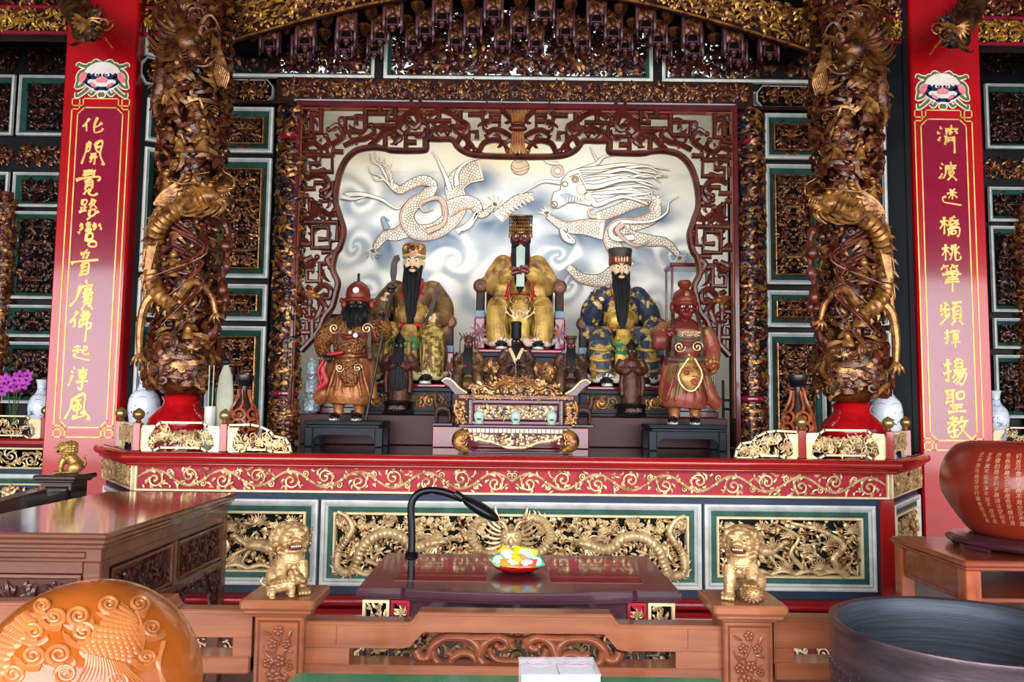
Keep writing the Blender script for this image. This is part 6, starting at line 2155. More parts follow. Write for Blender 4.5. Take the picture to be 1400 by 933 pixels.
for q in (-1, 1):
    mb.tube(spl([(-1 + q * 16, -2, 158), (-1 + q * 18, -14, 136), (q * 19, -18, 112), (q * 20, -14, 92)], 12), 3, 8, (0, -1, 0), .4)
mb.build('helmet_strap', SMDK, gr)
mb = MB(S); mb.box(-48, -29, -32, -12, 100, 126, 3); mb.build('cuff', mat('rose_brown_cuff', '#7a3634', .35, .05, '#54221e', 10), gr)
mb = MB(S)
for q in (-1, 1):
    spirals(mb, [q * 12], [104], [0], 8, 1.5, q, 1.3, -22, 0)
vine(mb, -16, 16, 118, 126, 5, 0, -22, 3)
mb.tube(spl([(-2, -31, 88), (-16, -31, 66), (-8, -31, 48), (6, -31, 46), (16, -31, 66), (6, -31, 88)], 16), 1.4, 6)
spirals(mb, [-4, 6], [70, 58], [0, 2], 7, 1.4, [1, -1], 1.3, -31, 1)
mb.build('robe_ornament', [GOLD, REDBR], gr)


# ---- small sooty statues before the thrones
def small_statue(label, px, ytop, ybot, Y, z0, body, skin, beard, hat, pose, width=1.):
    h = (ybot - ytop) * (Y + 5) / 1100
    s = h / 100
    t = thing('small_statue', label, 'statue', (P(px, ybot, Y)[0], Y, z0))
    S = Matrix.Scale(s, 4)
    W = width

    def fill(mb):
        mb.T = S
        if pose == 'sit':
            mb.tube([(0, 4, 26), (0, 3, 44), (0, 1, 60), (0, 0, 70)], [18 * W, 17 * W, 17 * W, 6], 18, (0, -1, 0), .7, 0)
            for q in (-1, 1):
                mb.tube(spl([(q * 9 * W, 2, 34), (q * 16 * W, -14, 32), (q * 17 * W, -16, 14), (q * 15 * W, -16, 3)], 12), 9 * W, 12, None, 1, 0)
                mb.tube(spl([(q * 14 * W, 0, 64), (q * 21 * W, -2, 50), (q * 14 * W, -12, 42), (q * 6, -15, 44)], 12), np.linspace(7, 4, 12), 10, None, 1, 0)
                fingers(mb, (q * 6, -15, 44), (-q, -.4, .3), (0, -1, 0), 5, 1, .6, q)
            mb.ell((0, 0, 14), (18 * W, 16, 15), 0, 16, 8)
        else:
            mb.tube([(0, 0, 0), (0, 0, 14), (0, 0, 36), (0, 0, 52), (0, 0, 64), (0, 0, 70)], [15 * W, 15 * W, 14 * W, 16 * W, 15 * W, 6], 18, (0, -1, 0), .75, 0)
            for q in (-1, 1):
                mb.tube(spl([(q * 13 * W, 0, 65), (q * 20 * W, -2, 52), (q * 12, -12, 48), (q * 4, -15, 52)], 12), np.linspace(7, 5, 12), 10, None, 1, 0)
                fingers(mb, (q * 4, -15, 52), (-q, -.3, .5), (0, -1, 0), 5, 1, .6, q)
                mb.tube(spl([(q * 14 * W, -6, 50), (q * 16 * W, -9, 30), (q * 15 * W, -8, 12)], 10), 4, 8, None, 1, 0)
        headfill(mb, 0, -3, 78, .5, 1)
    sculpt('body', fill, [body, skin], t, max(.004, s * .9), 2, .6)
    face(t, S, 0, -3, 78, .5, skin)
    if beard:
        mb = MB(S)
        x = np.linspace(-6, 6, 26)
        strands(mb, np.stack([x, -9 + .06 * x * x, 74 + np.abs(x) * .5], -1), np.stack([x * beard[1], -15 + 0 * x, 74 - beard[0] + .12 * x * x], -1), 1.3, 8, .5, 2, 0, (0, -3, 0))
        mb.build('beard', HAIR, t)
    mb = MB(S)
    hat(mb)
    mb.build('hat', [SMDK, HAIR, SMGD], t)
    return t, S


def hat_tall(mb):
    mb.lathe([(7.5, 84), (8, 88), (7.5, 100), (8.5, 108), (7, 110)], (0, -2, 0), 18, 1)


def hat_flat(mb):
    mb.lathe([(7.5, 83), (8, 86), (7.4, 90)], (0, -2, 0), 18, 0); mb.box(-9, 9, -12, 6, 90, 95, .8, 0)


def hat_antler(mb):
    mb.lathe([(7.5, 83), (8.2, 87), (6, 93), (2, 95)], (0, -2, 0), 18, 0)
    for q in (-1, 1):
        mb.tube(spl([(q * 6, -2, 90), (q * 12, -2, 93), (q * 16, -2, 99)], 8), np.linspace(1.6, .7, 8), 6, None, 1, 0)
        mb.tube(spl([(q * 11, -2, 92), (q * 13, -2, 86)], 5), 1.4, 6, None, 1, 0)
        mb.tube([(q * 14, -4, 88), (q * 14.5, -4, 62)], [.8, 1.6], 6, None, 1, 2)
    leaves(mb, [-5, -2, 2, 5], [91] * 4, [2, 1.7, 1.4, 1.1], 8, .3, 1.2, -6, 0)


def hat_none(mb):
    mb.lathe([(7.4, 84), (7.6, 88), (5, 92), (2, 96), (1, 98)], (0, -2, 0), 18, 1)


mb = MB(); mb.box(-.56, .6, 1.28, 1.40, 1.431, 1.60, .006)
tag(mb.build('dark_step', SMDK, smooth=False), 'dark wooden step carrying the three small sooty statues', 'step')
ST = 1.602
small_statue('small sooty statue with antlered hat and long black beard left behind the incense altar', 640, 452, 536, 1.34, ST, SMGD, SKINR, (44, 1.2), hat_antler, 'sit', 1.05)
t, S1 = small_statue('small dark statue with tall black hat and cream crossed collar, middle of the three', 705, 448, 538, 1.34, ST, SMDK, SKINB, (14, .7), hat_tall, 'sit', 1.15)
mb = MB(S1)
for q in (-1, 1):
    mb.tube(spl([(q * 10, -12, 68), (q * 6, -18, 60), (0, -21, 46)], 10), 2.6, 8, (0, -1, 0), .4)
mb.build('cream_collar', mat('cream_ribbon', '#d8bf94', .6), t)
small_statue('small sooty statue with flat hat and long black beard right behind the incense altar', 780, 452, 536, 1.34, ST, SMDK, SKINR, (40, 1.1), hat_flat, 'sit', 1.05)
t, S1 = small_statue('tiny dark statue holding an upright stick, in front of the tall-hatted small statue', 708, 490, 534, 1.0, P(708, 534, 1.0)[2], SMDK, SKINB, (26, 1.3), hat_none, 'stand', 1.1)
mb = MB(S1); mb.tube([(-7, -16, 10), (-8, -16, 92)], 1.2, 6); mb.build('stick', COPR, t)
mb = MB(); mb.box(-.09, .13, .92, 1.1, 1.353, P(708, 534, 1.0)[2] - .001, .006); tag(mb.build('dark_plinth', SMDK, smooth=False), 'dark wooden plinth under the tiny stick-holding statue', 'plinth')
t, S1 = small_statue('small dark standing statue with huge black beard on a round base', 545, 446, 541, 1.22, 1.43 + .105, mat('dark_red_brown_robe', '#3c1c18', .4, .1, '#5a2c20', 16, bump=.4), SKINB, (60, 1.9), hat_none, 'stand', 1.1)
small_statue('small brown standing statue with bare head on a round base, before the blue robed statue', 863, 456, 546, 1.22, 1.43 + .105, mat('brown_wood_figure', '#5a3020', .38, .08, '#3c1c14', 16, bump=.4), SMDK, None, hat_none, 'stand', 1.0)
for px, lab in ((545, 'round black base under the small black-bearded standing statue'), (863, 'round black base under the small brown standing statue')):
    t = thing('round_base', lab, 'base', (P(px, 550, 1.22)[0], 1.22, 1.43))
    mb = MB(); mb.lathe([(.115, .001), (.12, .008), (.115, .02), (.108, .03), (.108, .075), (.115, .085), (.118, .1), (.1, .104)], (0, 0, 0), 28); mb.build('drum', BLACKW, t)
    mb = MB(); dense(mb, -.06, .06, .035, .072, .02, 5, .004, -.109, (0,), None, 1.2); mb.build('red_relief', CARV, t)

# ---- gilt incense altar with its table
IA = .32
s = (IA + 5) / 1100
S = Matrix.Scale(s, 4)
ia = thing('incense_table', 'low gilt carved table with scroll feet under the incense altar', 'table', (P(704.5, 620, IA)[0], IA, CT))
mb = MB(S)
mb.box(-76, 76, -22, 22, 34, 38, 1, 0); mb.box(-70, 70, -20, 20, 26, 34, .6, 0)
for k in range(24):
    mb.box(-69 + k * 5.8, -69 + k * 5.8 + 4.4, -20.8, -20, 27.5, 32.5, .3, 1)
mb.build('table_top', [mat('plum_lacquer', '#542034', .28, 0, '#421828', 5, coat=.4), GOLDP], ia, smooth=False)
for q in (-1, 1):
    for y in (-18, 18):
        mb = MB(S)
        mb.tube(spl([(q * 62, y, 27), (q * 74, y - 1, 22), (q * 76, y - 3, 12), (q * 66, y - 2, 5), (q * 62, y - 1, 2.2)], 16), [6, 7, 8, 8.6, 9, 9, 9, 8.4, 8, 7, 6, 5.6, 5, 4.4, 3.4, 2.2], 10)
        spirals(mb, [q * 70] * 2, [14, 22], [0, 2], 6, 1.4, q, 1.6, y - 9, 0)
        mb.build('leg', AGOLD, ia)
mb = MB(S)
mb.tube(spl([(-62, -21, 24), (-46, -21, 18), (-30, -21, 15), (-14, -21, 9), (0, -21, 8), (14, -21, 9), (30, -21, 15), (46, -21, 18), (62, -21, 24)], 40), 2.3, 8, None, 1, 0)
dense(mb, -60, 60, 15, 26, 8, 71, 3, -19.5, (0, 1), (.7, .3), 1.5); dense(mb, -24, 24, 9, 17, 8, 77, 3, -19.5, (0, 1), (.7, .3), 1.4)
mb.build('apron', [GOLD, CARV], ia)
mb = MB(S); mb.box(-76, 76, -22, 22, .2, 2.2, .5); mb.box(-74, -58, -22, 22, 2, 4, .5); mb.box(58, 74, -22, 22, 2, 4, .5); mb.build('base_runner', MATS['plum_lacquer'], ia, smooth=False)

ib = thing('incense_altar', 'small gilt incense altar with upturned horns and carved dragon crest', 'altar', (P(704.5, 620, IA)[0], IA, CT + 38 * s + .001))
mb = MB(S)
mb.box(-64, 64, -16, 16, 0, 33, .8, 0)
mb.molding(-58, 58, 4, 29, [(0, -16.4, 0), (1.4, -18, 0), (3, -17, 1), (4, -16.2, 1)], 0)
for q in (-1, 1):
    mb.box(q * 61 - 2.4, q * 61 + 2.4, -18, 16, 0, 33, .6, 0)
    for z in (5, 11, 17, 23, 29):
        mb.ell((q * 61, -18.4, z), (1.3, 1, 1.3), 1)
mb.box(-78, 78, -19, 19, 33, 40, 1.2, 0)
mb.build('cabinet', [MATS['plum_lacquer'], GOLD], ib, smooth=False)
mb = MB(S)
dense(mb, -54, 54, 7, 26, 8, 72, 3, -16.5, (0, 1, 2), (.6, .2, .2), 1.3)
mb.ell((0, -18, 16), (8, 3, 8), 0)
stuff(mb.build('front_relief', [GOLD, AGOLD, CARVD], ib))
for q in (-1, 1):
    mb = MB(S)
    cb0 = min(q * 66, q * 82)
    dense(mb, cb0, cb0 + 16, 0, 32, 8, 73, 4, -14, (0,), None, 1.4)
    mb.tube(spl([(q * 66, -14, 2), (q * 74, -15, 4), (q * 82, -15, 18), (q * 80, -15, 32)], 14), 2, 8)
    mb.build('side_bracket', AGOLD, ib)
    mb = MB(S)
    mb.prism([(q * 66, 40), (q * 76, 46), (q * 86, 57), (q * 94, 60), (q * 100, 57), (q * 98, 55), (q * 90, 50), (q * 82, 40)], -16, 16, 0)
    mb.tube(spl([(q * 66, -17, 42), (q * 76, -17, 48), (q * 86, -17, 58), (q * 94, -17, 61), (q * 100, -17, 57)], 16), 1.6, 8, None, 1, 1)
    mb.build('upturned_horn', [MATS['plum_lacquer'], GOLD], ib)
mb = MB(S)
dense(mb, -62, 62, 40, 56, 10, 74, 4, -10, (0, 1), (.7, .3), 1.3)
dense(mb, -40, 40, 50, 62, 10, 75, 4, -10, (0, 1), (.7, .3), 1.2)
for q in (-1, 1):
    dragon(mb, np.array([(q * 10, -16, 58), (q * 20, -16, 56), (q * 30, -16, 48), (q * 42, -16, 52), (q * 54, -16, 46)]), 4, 0, True, 3, flip=-q, hs=.8)
dense(mb, -76, 76, 34, 40, 5, 76, 2, -19, (0,), None, 1.2, .2, .3)
stuff(mb.build('dragon_crest', [AGOLD, GOLD], ib))
for k, (px, lab) in enumerate(((655, 'left of three pale jade lidded cups before the incense altar'), (705, 'middle of three pale jade lidded cups before the incense altar'), (754, 'right of three pale jade lidded cups before the incense altar'))):
    y = IA - 20 * s
    t = thing('lidded_cup', lab, 'cup', (P(px, 578, y)[0], y, CT + 38 * s + .001), 0, 'jade cups on the incense table')
    mb = MB(S); mb.lathe([(5, 0), (7.6, 1.2), (7.6, 2), (4.4, 2.6), (5.5, 5), (7, 9), (7.2, 12)], (0, 0, 0), 22); mb.ell((0, -6.6, 7), (3, .9, 1.6), 1); mb.build('cup', [JADE, GRNP], t)
    mb = MB(S); mb.lathe([(7.4, 12), (6.6, 15), (4, 18), (1.4, 19), (1.8, 20.6), (.4, 21.6)], (0, 0, 0), 22); mb.ell((0, -5.8, 14.6), (2, .8, 1), 1); mb.build('lid', [JADE, REDBR], t)


# ---- little dark beasts beside the incense altar
def beast(label, px, q):
    t = thing('wooden_beast', label, 'figurine', (P(px, 575, .98)[0], .98, 1.354))
    s = .0054
    S = Matrix.Scale(s, 4)
    mb = MB(S); mb.box(-14, 14, -12, 12, 0, 4, .8); mb.build('base', BLACKW, t, smooth=False)

    def fill(mb):
        mb.T = S
        mb.tube(spl([(q * 9, 0, 22), (0, 0, 24), (-q * 9, 0, 22)], 10), [6, 7, 7.4, 7.4, 7.2, 7, 7, 7.2, 7, 6], 12)
        mb.tube(spl([(-q * 7, 0, 24), (-q * 11, -1, 33), (-q * 11, -2, 40)], 8), np.linspace(5.4, 3.6, 8), 10)
        mb.ell((-q * 13, -2, 42), (6, 3.6, 4), 0, 12, 8)
        mb.ell((-q * 18, -2, 40.5), (3.4, 2.6, 2.6), 0, 10, 8)
        for x, y in ((-8, -3.6), (-8, 3.6), (8, -3.6), (8, 3.6)):
            mb.tube(spl([(q * x, y, 22), (q * (x + (1.5 if x > 0 else -1)), y, 12), (q * x, y, 4)], 8), np.linspace(3.6, 2., 8), 8)
        for e in (-1, 1):
            mb.tube([(-q * 11, e * 2 - 1, 44), (-q * 9.4, e * 2.4 - 1, 49)], [1.6, .6], 6)
        mb.tube(spl([(q * 10, 0, 24), (q * 16, 0, 28), (q * 17, 0, 18), (q * 15, 0, 12)], 10), np.linspace(2.4, 1.2, 10), 8)
    sculpt('body', fill, [SMDK], t, .005, 2)


beast('small dark carved beast left of the incense altar', 606, 1)
beast('small dark carved beast right of the incense altar', 797, -1)

# ---- glass cases behind the guards
PANE = glassmat('case_glass', '#dfe8ea', .12)


def case(label, xa, xb, ytop, Y):
    x0, x1 = P(xa, 450, Y)[0], P(xb, 450, Y)[0]
    z1 = P((xa + xb) / 2, ytop, Y)[2]
    w, d, h = x1 - x0, .26, z1 - 1.43
    t = thing('glass_case', label, 'display case', ((x0 + x1) / 2, Y + d / 2, 1.431))
    F = mat('maroon_case_frame', '#5a1820', .3, 0, '#48121a', 6, coat=.4)
    mb = MB(); mb.box(-w / 2 - .015, w / 2 + .015, -d / 2 - .015, d / 2 + .015, 0, .05, .006); mb.box(-w / 2, w / 2, -d / 2, d / 2, .05, .08, .004); mb.build('base', F, t, smooth=False)
    mb = MB(); mb.box(-w / 2 - .01, w / 2 + .01, -d / 2 - .01, d / 2 + .01, h - .03, h, .006); mb.build('lid', F, t, smooth=False)
    for a in (-1, 1):
        for b in (-1, 1):
            mb = MB(); mb.box(a * (w / 2 - .009) - .009, a * (w / 2 - .009) + .009, b * (d / 2 - .009) - .009, b * (d / 2 - .009) + .009, .08, h - .03, .003); mb.build('corner_post', F, t, smooth=False)
    for nm, bx in (('pane', (-w / 2 + .018, w / 2 - .018, -d / 2 + .006, -d / 2 + .01)), ('pane', (-w / 2 + .004, -w / 2 + .008, -d / 2 + .02, d / 2 - .02)), ('pane', (w / 2 - .008, w / 2 - .004, -d / 2 + .02, d / 2 - .02))):
        mb = MB(); mb.box(bx[0], bx[1], bx[2], bx[3], .08, h - .03, 0); mb.build(nm, PANE, t, smooth=False)
    return t


case('maroon framed glass case behind the red-faced guard', 918, 978, 360, 1.42)
case('maroon framed glass case behind the black-faced guard', 437, 492, 430, 1.42)
CRY = mat('cut_crystal', '#c8d4d8', .08, .35, '#8a9aa0', 60, .45, .55, .6, 120)
for px, lab in ((424, 'stack of cut crystal bowls behind the left corner of the fretwork'),):
    t = thing('crystal_stack', lab, 'crystal', (P(px, 560, 1.32)[0], 1.34, 1.431))
    for k in range(3):
        mb = MB(); r = .075 - .012 * k; z = k * .145
        mb.lathe([(r * .6, z), (r * .9, z + .02), (r, z + .07), (r * .85, z + .1), (r * .5, z + .125), (r * .55, z + .144)], (0, 0, 0), 12)
        mb.build('crystal_bowl', CRY, t, smooth=False)
t = thing('small_black_rack', 'small black wooden rack at the right end of the dais', 'rack', (P(999, 560, 1.45)[0] - .03, 1.42, 1.431))
mb = MB(); mb.box(-.05, -.03, -.02, .0, 0, .3, .003); mb.box(.03, .05, -.02, 0, 0, .2, .003); mb.build('upright', BLACKW, t, smooth=False)
for z in (.06, .13):
    mb = MB(); mb.box(-.05, .05, -.02, 0, z, z + .02, .003); mb.build('bar', BLACKW, t, smooth=False)

# ================================================================== FURNITURE IN FRONT OF THE ALTAR
# ---- purple altar table
TZ = .8
tb = thing('altar_table', 'purple-brown altar table with bowed front edge and glass inlays before the altar', 'table', (.038, -1.47, 0))
hw, y0, y1 = .625, -.37, .37
mb = MB()


def bowed(i, y_off=0.):
    """table outline in x,y with a bowed, stepped front edge"""
    f = y0 + i + y_off
    pts = [(-hw + i, f), (-hw + .17, f), (-hw + .19, f - .012)]
    pts += [(-hw + .19 + k * (2 * hw - .38) / 10, f - .012 - .05 * math.sin(k / 10 * PI)) for k in range(1, 10)]
    pts += [(hw - .19, f - .012), (hw - .17, f), (hw - i, f), (hw - i, y1 - i), (-hw + i, y1 - i)]
    return pts


for i, za, zb in ((.012, .755, .77), (0, .768, .792), (.008, .79, .8)):
    polyprism(mb, bowed(i), za, zb)
mb.build('table_top', PURP, tb, smooth=False)
INLAY = mat('dark_glass_inlay', '#3c1c1c', .04, 0, '#301416', 4, coat=.8)
for xa, xb, nm in ((-.5, -.13, 'glass_inlay'), (.13, .5, 'glass_inlay')):
    mb = MB(); mb.box(xa, xb, -.24, .26, .7992, .8012, 0); mb.build(nm, INLAY, tb, smooth=False)
    for ya in (.08, .16):
        m2 = MB(); m2.box(xa + .005, xb - .005, ya, ya + .012, .8011, .8019, 0); m2.build('inlay_strip', ROSED, tb, smooth=False)
mb = MB(); mb.box(-hw + .03, hw - .03, y0 + .04, y1 - .04, .64, .757, 0); mb.build('apron_core', PURP, tb, smooth=False)
for q in (-1, 1):
    for a, b, kind in ((.5, .605, 'g'), (.42, .495, 'r')):
        xa, xb = sorted((q * a, q * b))
        mb = MB()
        mb.molding(xa, xb, .63, .75, [(0, y0 + .04, 0), (.001, y0 + .022, 0), (.012, y0 + .022, 0), (.014, y0 + .036, 1), (.06, y0 + .036, 1)])
        p = mb.build('apron_panel', [GOLDP if kind == 'g' else REDP, VOID if kind == 'g' else REDP], tb, smooth=False)
        mb = MB()
        if kind == 'g':
            dense(mb, xa + .014, xb - .014, .645, .74, .04, 801 + q, .01, y0 + .034, (0,), None, 1.2)
        else:
            xm = (xa + xb) / 2
            spirals(mb, [xm - .014, xm + .014], [.7, .7], [0, PI], .016, 1.4, [1, -1], .004, y0 + .03, 0)
            leaves(mb, [xm] * 6, [.69] * 6, [.6, 1.2, PI - .6, PI - 1.2, -1, PI + 1], .04, .8, .005, y0 + .03, 0)
        stuff(mb.build('apron_carving', GOLD, p))
    for y in (y0 + .03, y1 - .11):
        mb = MB(); mb.box(q * .55 - .045, q * .55 + .045, y, y + .08, .0, .64, .006)
        mb.build('leg', PURP, tb, smooth=False)
    mb = MB(); dense(mb, q * .55 - .04, q * .55 + .04, .42, .63, .05, 811 + q, .012, y0 + .028, (0, 1), (.7, .3), 1.3); stuff(mb.build('leg_carving', [GOLD, CARV], tb))
mb = MB(); mb.box(-.5, .5, y0 + .05, y0 + .07, .48, .6, .004); mb.build('front_board', PURP, tb, smooth=False)
mb = MB(); vine(mb, -.48, .48, .49, .6, 815, 0, y0 + .046, 9); dense(mb, -.48, .48, .6, .64, .04, 816, .01, y0 + .05, (0,), None, 1.2); stuff(mb.build('front_carving', GOLD, tb))

# ---- lamp, plate and snacks on it
LB = mat('black_lamp_plastic', '#101216', .35, 0, '#0a0b0e', 8)
LX_ = P(563, 740, -1.17)[0]
lp = thing('desk_lamp', 'black gooseneck desk lamp standing on the left of the purple altar table', 'lamp', (LX_, -1.17, TZ))
mb = MB(); mb.lathe([(.03, .001), (.032, .008), (.028, .016), (.018, .02)], (0, 0, 0), 24); mb.build('base', LB, lp)
g = lambda x, y: P(x, y, -1.17) - np.array([LX_, -1.17, TZ])
mb = MB(); mb.tube(spl([(0, 0, .015), (0, 0, .1), g(562, 705), g(563, 688), g(571, 676), g(586, 671), g(606, 673), g(632, 682)], 50), .0175, 12); mb.build('gooseneck', LB, lp)
d = g(676, 710) - g(628, 680)
ang = math.atan2(d[2], d[0])
mb = MB(Matrix.Translation(Vector((g(628, 680) + g(678, 710)) / 2)) @ Matrix.Rotation(-ang, 4, 'Y'))
L = np.linalg.norm(d) / 2 + .01
mb.tube([(-L * 1.2, 0, 0), (-L * .75, 0, 0)], [.0185, .02], 12)
mb.ell((L * .1, 0, .004), (L * .98, .06, .03), 0, 24, 10)
mb.ell((L * .15, -.0, -.012), (L * .78, .044, .012), 1, 24, 8)
mb.build('lamp_head', [LB, mat('lamp_lens', '#8a8e94', .3)], lp)

PX, PY, PZZ = .035, -1.50, TZ + .0015
pt = thing('snack_plate', 'round red plate of wrapped snacks on the purple altar table', 'plate', (PX, PY, PZZ))
mb = MB(); mb.lathe([(.05, .0), (.07, .004), (.1, .018), (.118, .03), (.12, .033), (.116, .032), (.095, .02), (.066, .009), (.002, .007)], (0, 0, 0), 40)
mb.build('dish', mat('red_plate', '#c8171c', .25, 0, '#b01014', 6, coat=.3), pt)


def packet(label, x, y, z, w, h, rz, tilt, roll, c1, c2, c3=None):
    t = thing('snack_packet', label, 'snack', (x, y, z), 0, 'wrapped snacks on the red plate')
    t.rotation_euler = (tilt, roll, rz)
    n, m_ = 15, 11
    u, v = np.meshgrid(np.linspace(-1, 1, n), np.linspace(-1, 1, m_))
    th = .013 * (np.clip(1 - u ** 2 * 1.05, 0, 1) * np.clip(1 - v ** 2, 0, 1)) ** .5 * (1 + .12 * np.sin(u * 9 + v * 4)) + .0012
    zig = 1 + .02 * np.where(np.abs(u) > .99, np.sin(v * 20), 0)
    i = np.arange(m_ - 1)[:, None] * n
    j = np.arange(n - 1)[None]
    q = np.stack([i + j, i + j + 1, i + n + j + 1, i + n + j], -1).reshape(-1, 4)
    mb = MB()
    top = np.stack([u * w / 2 * zig, v * h / 2, th + .015], -1).reshape(-1, 3)
    bot = top * [1, 1, -1] + [0, 0, .03]
    uc = (u[:-1, :-1] + u[1:, 1:]).ravel() / 2
    vc = (v[:-1, :-1] + v[1:, 1:]).ravel() / 2
    band = np.where(((uc - .12) / .62) ** 2 + (vc / .8) ** 2 + .12 * np.sin(uc * 7 + vc * 5 + w * 300) < .85, 1, 0)
    band = np.where(np.abs(uc) > .86, 0, band)
    if c3:
        band = np.where((uc < -.45) & (np.abs(vc) < .9), 2, band)
    b0 = mb.n
    mb.add(top, q[band == 0], 0)
    mb.F.append((q[band == 1] + b0, 1))
    if (band == 2).any():
        mb.F.append((q[band == 2] + b0, 2))
    mb.add(bot, q[:, ::-1], 0)
    mk = lambda c: mat('wrapper_' + c.strip('#'), c, .22, 0, c, 5, coat=.4)
    mb.build('wrapper', [mk(c1), mk(c2), mk(c3 or c1)], t)


zb = PZZ
for a in (('yellow packet with pale blue panel standing upright at the back of the red plate', .035, .03, .05, .11, .075, -.22, 1.1, .15, '#ecd63a', '#a8d4e4', '#e0c020'),
          ('yellow and white packet leaning at the back left of the red plate', -.05, .03, .048, .11, .07, -.75, .85, .3, '#eed43c', '#f0eee8', '#f2c428'),
          ('green and white packet tilted up at the left rim of the red plate', -.09, -.01, .03, .08, .06, -1.0, .6, .35, '#8ac48a', '#eef4ee', '#3cae92'),
          ('orange and white packet lying at the front left of the red plate', -.035, -.045, .02, .10, .06, .25, .45, .1, '#e87c2c', '#f2ecf4', '#f09a3c'),
          ('orange packet with lilac oval at the front right of the red plate', .045, -.045, .02, .095, .06, -.3, .5, -.1, '#e2562c', '#dcd4ee', '#e87838'),
          ('yellow brown packet lying in the middle of the red plate', .015, -.005, .036, .09, .055, .5, .7, .1, '#e4b438', '#c89858', '#eec428'),
          ('teal and white packet at the right rim of the red plate', .085, -.01, .024, .075, .06, .35, .75, -.2, '#48b8a0', '#e8f2ec', '#7ac4a0'),
          ('small green packet tucked behind the teal one on the plate', .075, .035, .026, .06, .05, .6, .6, -.2, '#6ab878', '#d8ecd0')):
    packet(a[0], PX + a[1] * .86, PY + a[2] * .86, zb + a[3] + .006, a[4] * .93, a[5] * .93, *a[6:])

# ---- wooden fence with lion posts
FY = -2.06
fe = thing('wooden_fence', 'polished brown wooden fence with flower-carved square posts before the altar table', 'fence', (0, FY, 0))
yf, yb = -.045, .045


def rail_section(xa, xb, raise_at, lo, hi, und, undhi, sill_top, sides, ju):
    """top rail with stepped cap, stiles and sill, all with front face at yf"""
    l, r = raise_at
    mb = MB()
    c = .06
    top = [(xa, lo), (l, lo)] + [(l + .012, lo + .004), (l + .026, lo + .018), (l + .034, hi)] + [(r - .034, hi), (r - .026, lo + .018), (r - .012, lo + .004)] + [(r, lo), (xb, lo)]
    ul, ur = ju
    bot = [(xb, und), (ur + .07, und), (ur + .045, und + .006), (ur, undhi), (ul, undhi), (ul - .045, und + .006), (ul - .07, und), (xa, und)]
    top = [p for p in top if xa - 1e-6 <= p[0] <= xb + 1e-6]
    bot = [p for p in bot if xa - 1e-6 <= p[0] <= xb + 1e-6]
    mb.prism(top + bot, yf, yb)
    # rounded cap bead along the upper edge
    tp = np.array([(p[0], yf + .006, p[1] - .004) for p in top])
    mb.tube(tp, .009, 8, (0, -1, 0), .9)
    mb.build('top_rail', TEAK, fe, smooth=True, angle=30)
    mb = MB(); mb.prism([(p[0], p[1] - .004) for p in bot] + [(xa, bot[-1][1] + .004)] + [(p[0], p[1] + .004) for p in bot[::-1]][1:-1] + [(xb, bot[0][1] + .004)], yf - .004, yf) if False else None
    mb.box(xa, xb, yf - .01, yb + .01, sill_top - .06, sill_top, .006)
    mb.build('sill', TEAK, fe, smooth=False)
    for a, b in sides:
        mb = MB(); mb.box(a, b, yf, yb, sill_top - .05, und + .001, 0); mb.build('stile', TEAK, fe, smooth=False)


rail_section(-.74, .76, (-.352, .396), .738, .773, .652, .709, .597, [(-.74, -.557), (.586, .76)], (-.30, .335))
rail_section(-2.3, -.90, (-2.6, -1.165), .772, .812, .683, .73, .62, [(-.965, -.90)], (-2.5, -1.4))
rail_section(.93, 2.4, (1.22, 2.6), .768, .808, .668, .72, .62, [(.93, 1.0)], (1.45, 2.6))
# seams in the rail beside the posts
mb = MB(); mb.box(-.604, -.6025, yf - .0006, yf, .66, .738, 0); mb.box(.628, .6295, yf - .0006, yf, .66, .738, 0); mb.build('joint', ROSED, fe, smooth=False)
# scroll carving in the middle opening
mb = MB()
F2 = lambda x, y: tuple(np.array([P(540 + x / 3.889, 830 + y / 3.889, FY)[0], 0, P(540 + x / 3.889, 830 + y / 3.889, FY)[2]]))
for mir in (0, 1):
    xm = P(708, 880, FY)[0]
    mb.warp = (lambda v: v) if not mir else (lambda v: np.stack([2 * xm - v[:, 0], v[:, 1], v[:, 2]], -1))
    for pts, r0, r1 in (([(110, 225), (130, 265), (180, 265), (200, 210), (260, 165), (340, 160), (400, 170), (440, 215), (445, 265), (480, 305), (560, 322), (655, 322)], .014, .013), ([(200, 230), (215, 280), (255, 310), (300, 290), (295, 250), (270, 240)], .013, .009),
                        ([(300, 270), (350, 245), (400, 250), (430, 285), (420, 290)], .013, .008), ([(450, 255), (480, 190), (530, 160), (580, 170), (595, 205), (560, 222), (540, 205)], .015, .009), ([(500, 215), (515, 260), (560, 285), (655, 288)], .010, .008),
                        ([(620, 160), (612, 190), (622, 215)], .012, .010), ([(380, 165), (470, 165), (560, 155)], .012, .012)):
        p = spl([F2(*q) for q in pts], 40)
        mb.tube(p, np.linspace(r0, r1, 40) * 1.3, 10, (0, -1, 0), 1.3)
    for x, y, r in ((190, 262, .012), (285, 245, .012), (540, 205, .012), (350, 158, .012), (470, 215, .01)):
        mb.ell(F2(x, y), (r, .022, r), 0, 12, 8)
mb.warp = None
mb.build('scroll_carving', TEAKD, fe)


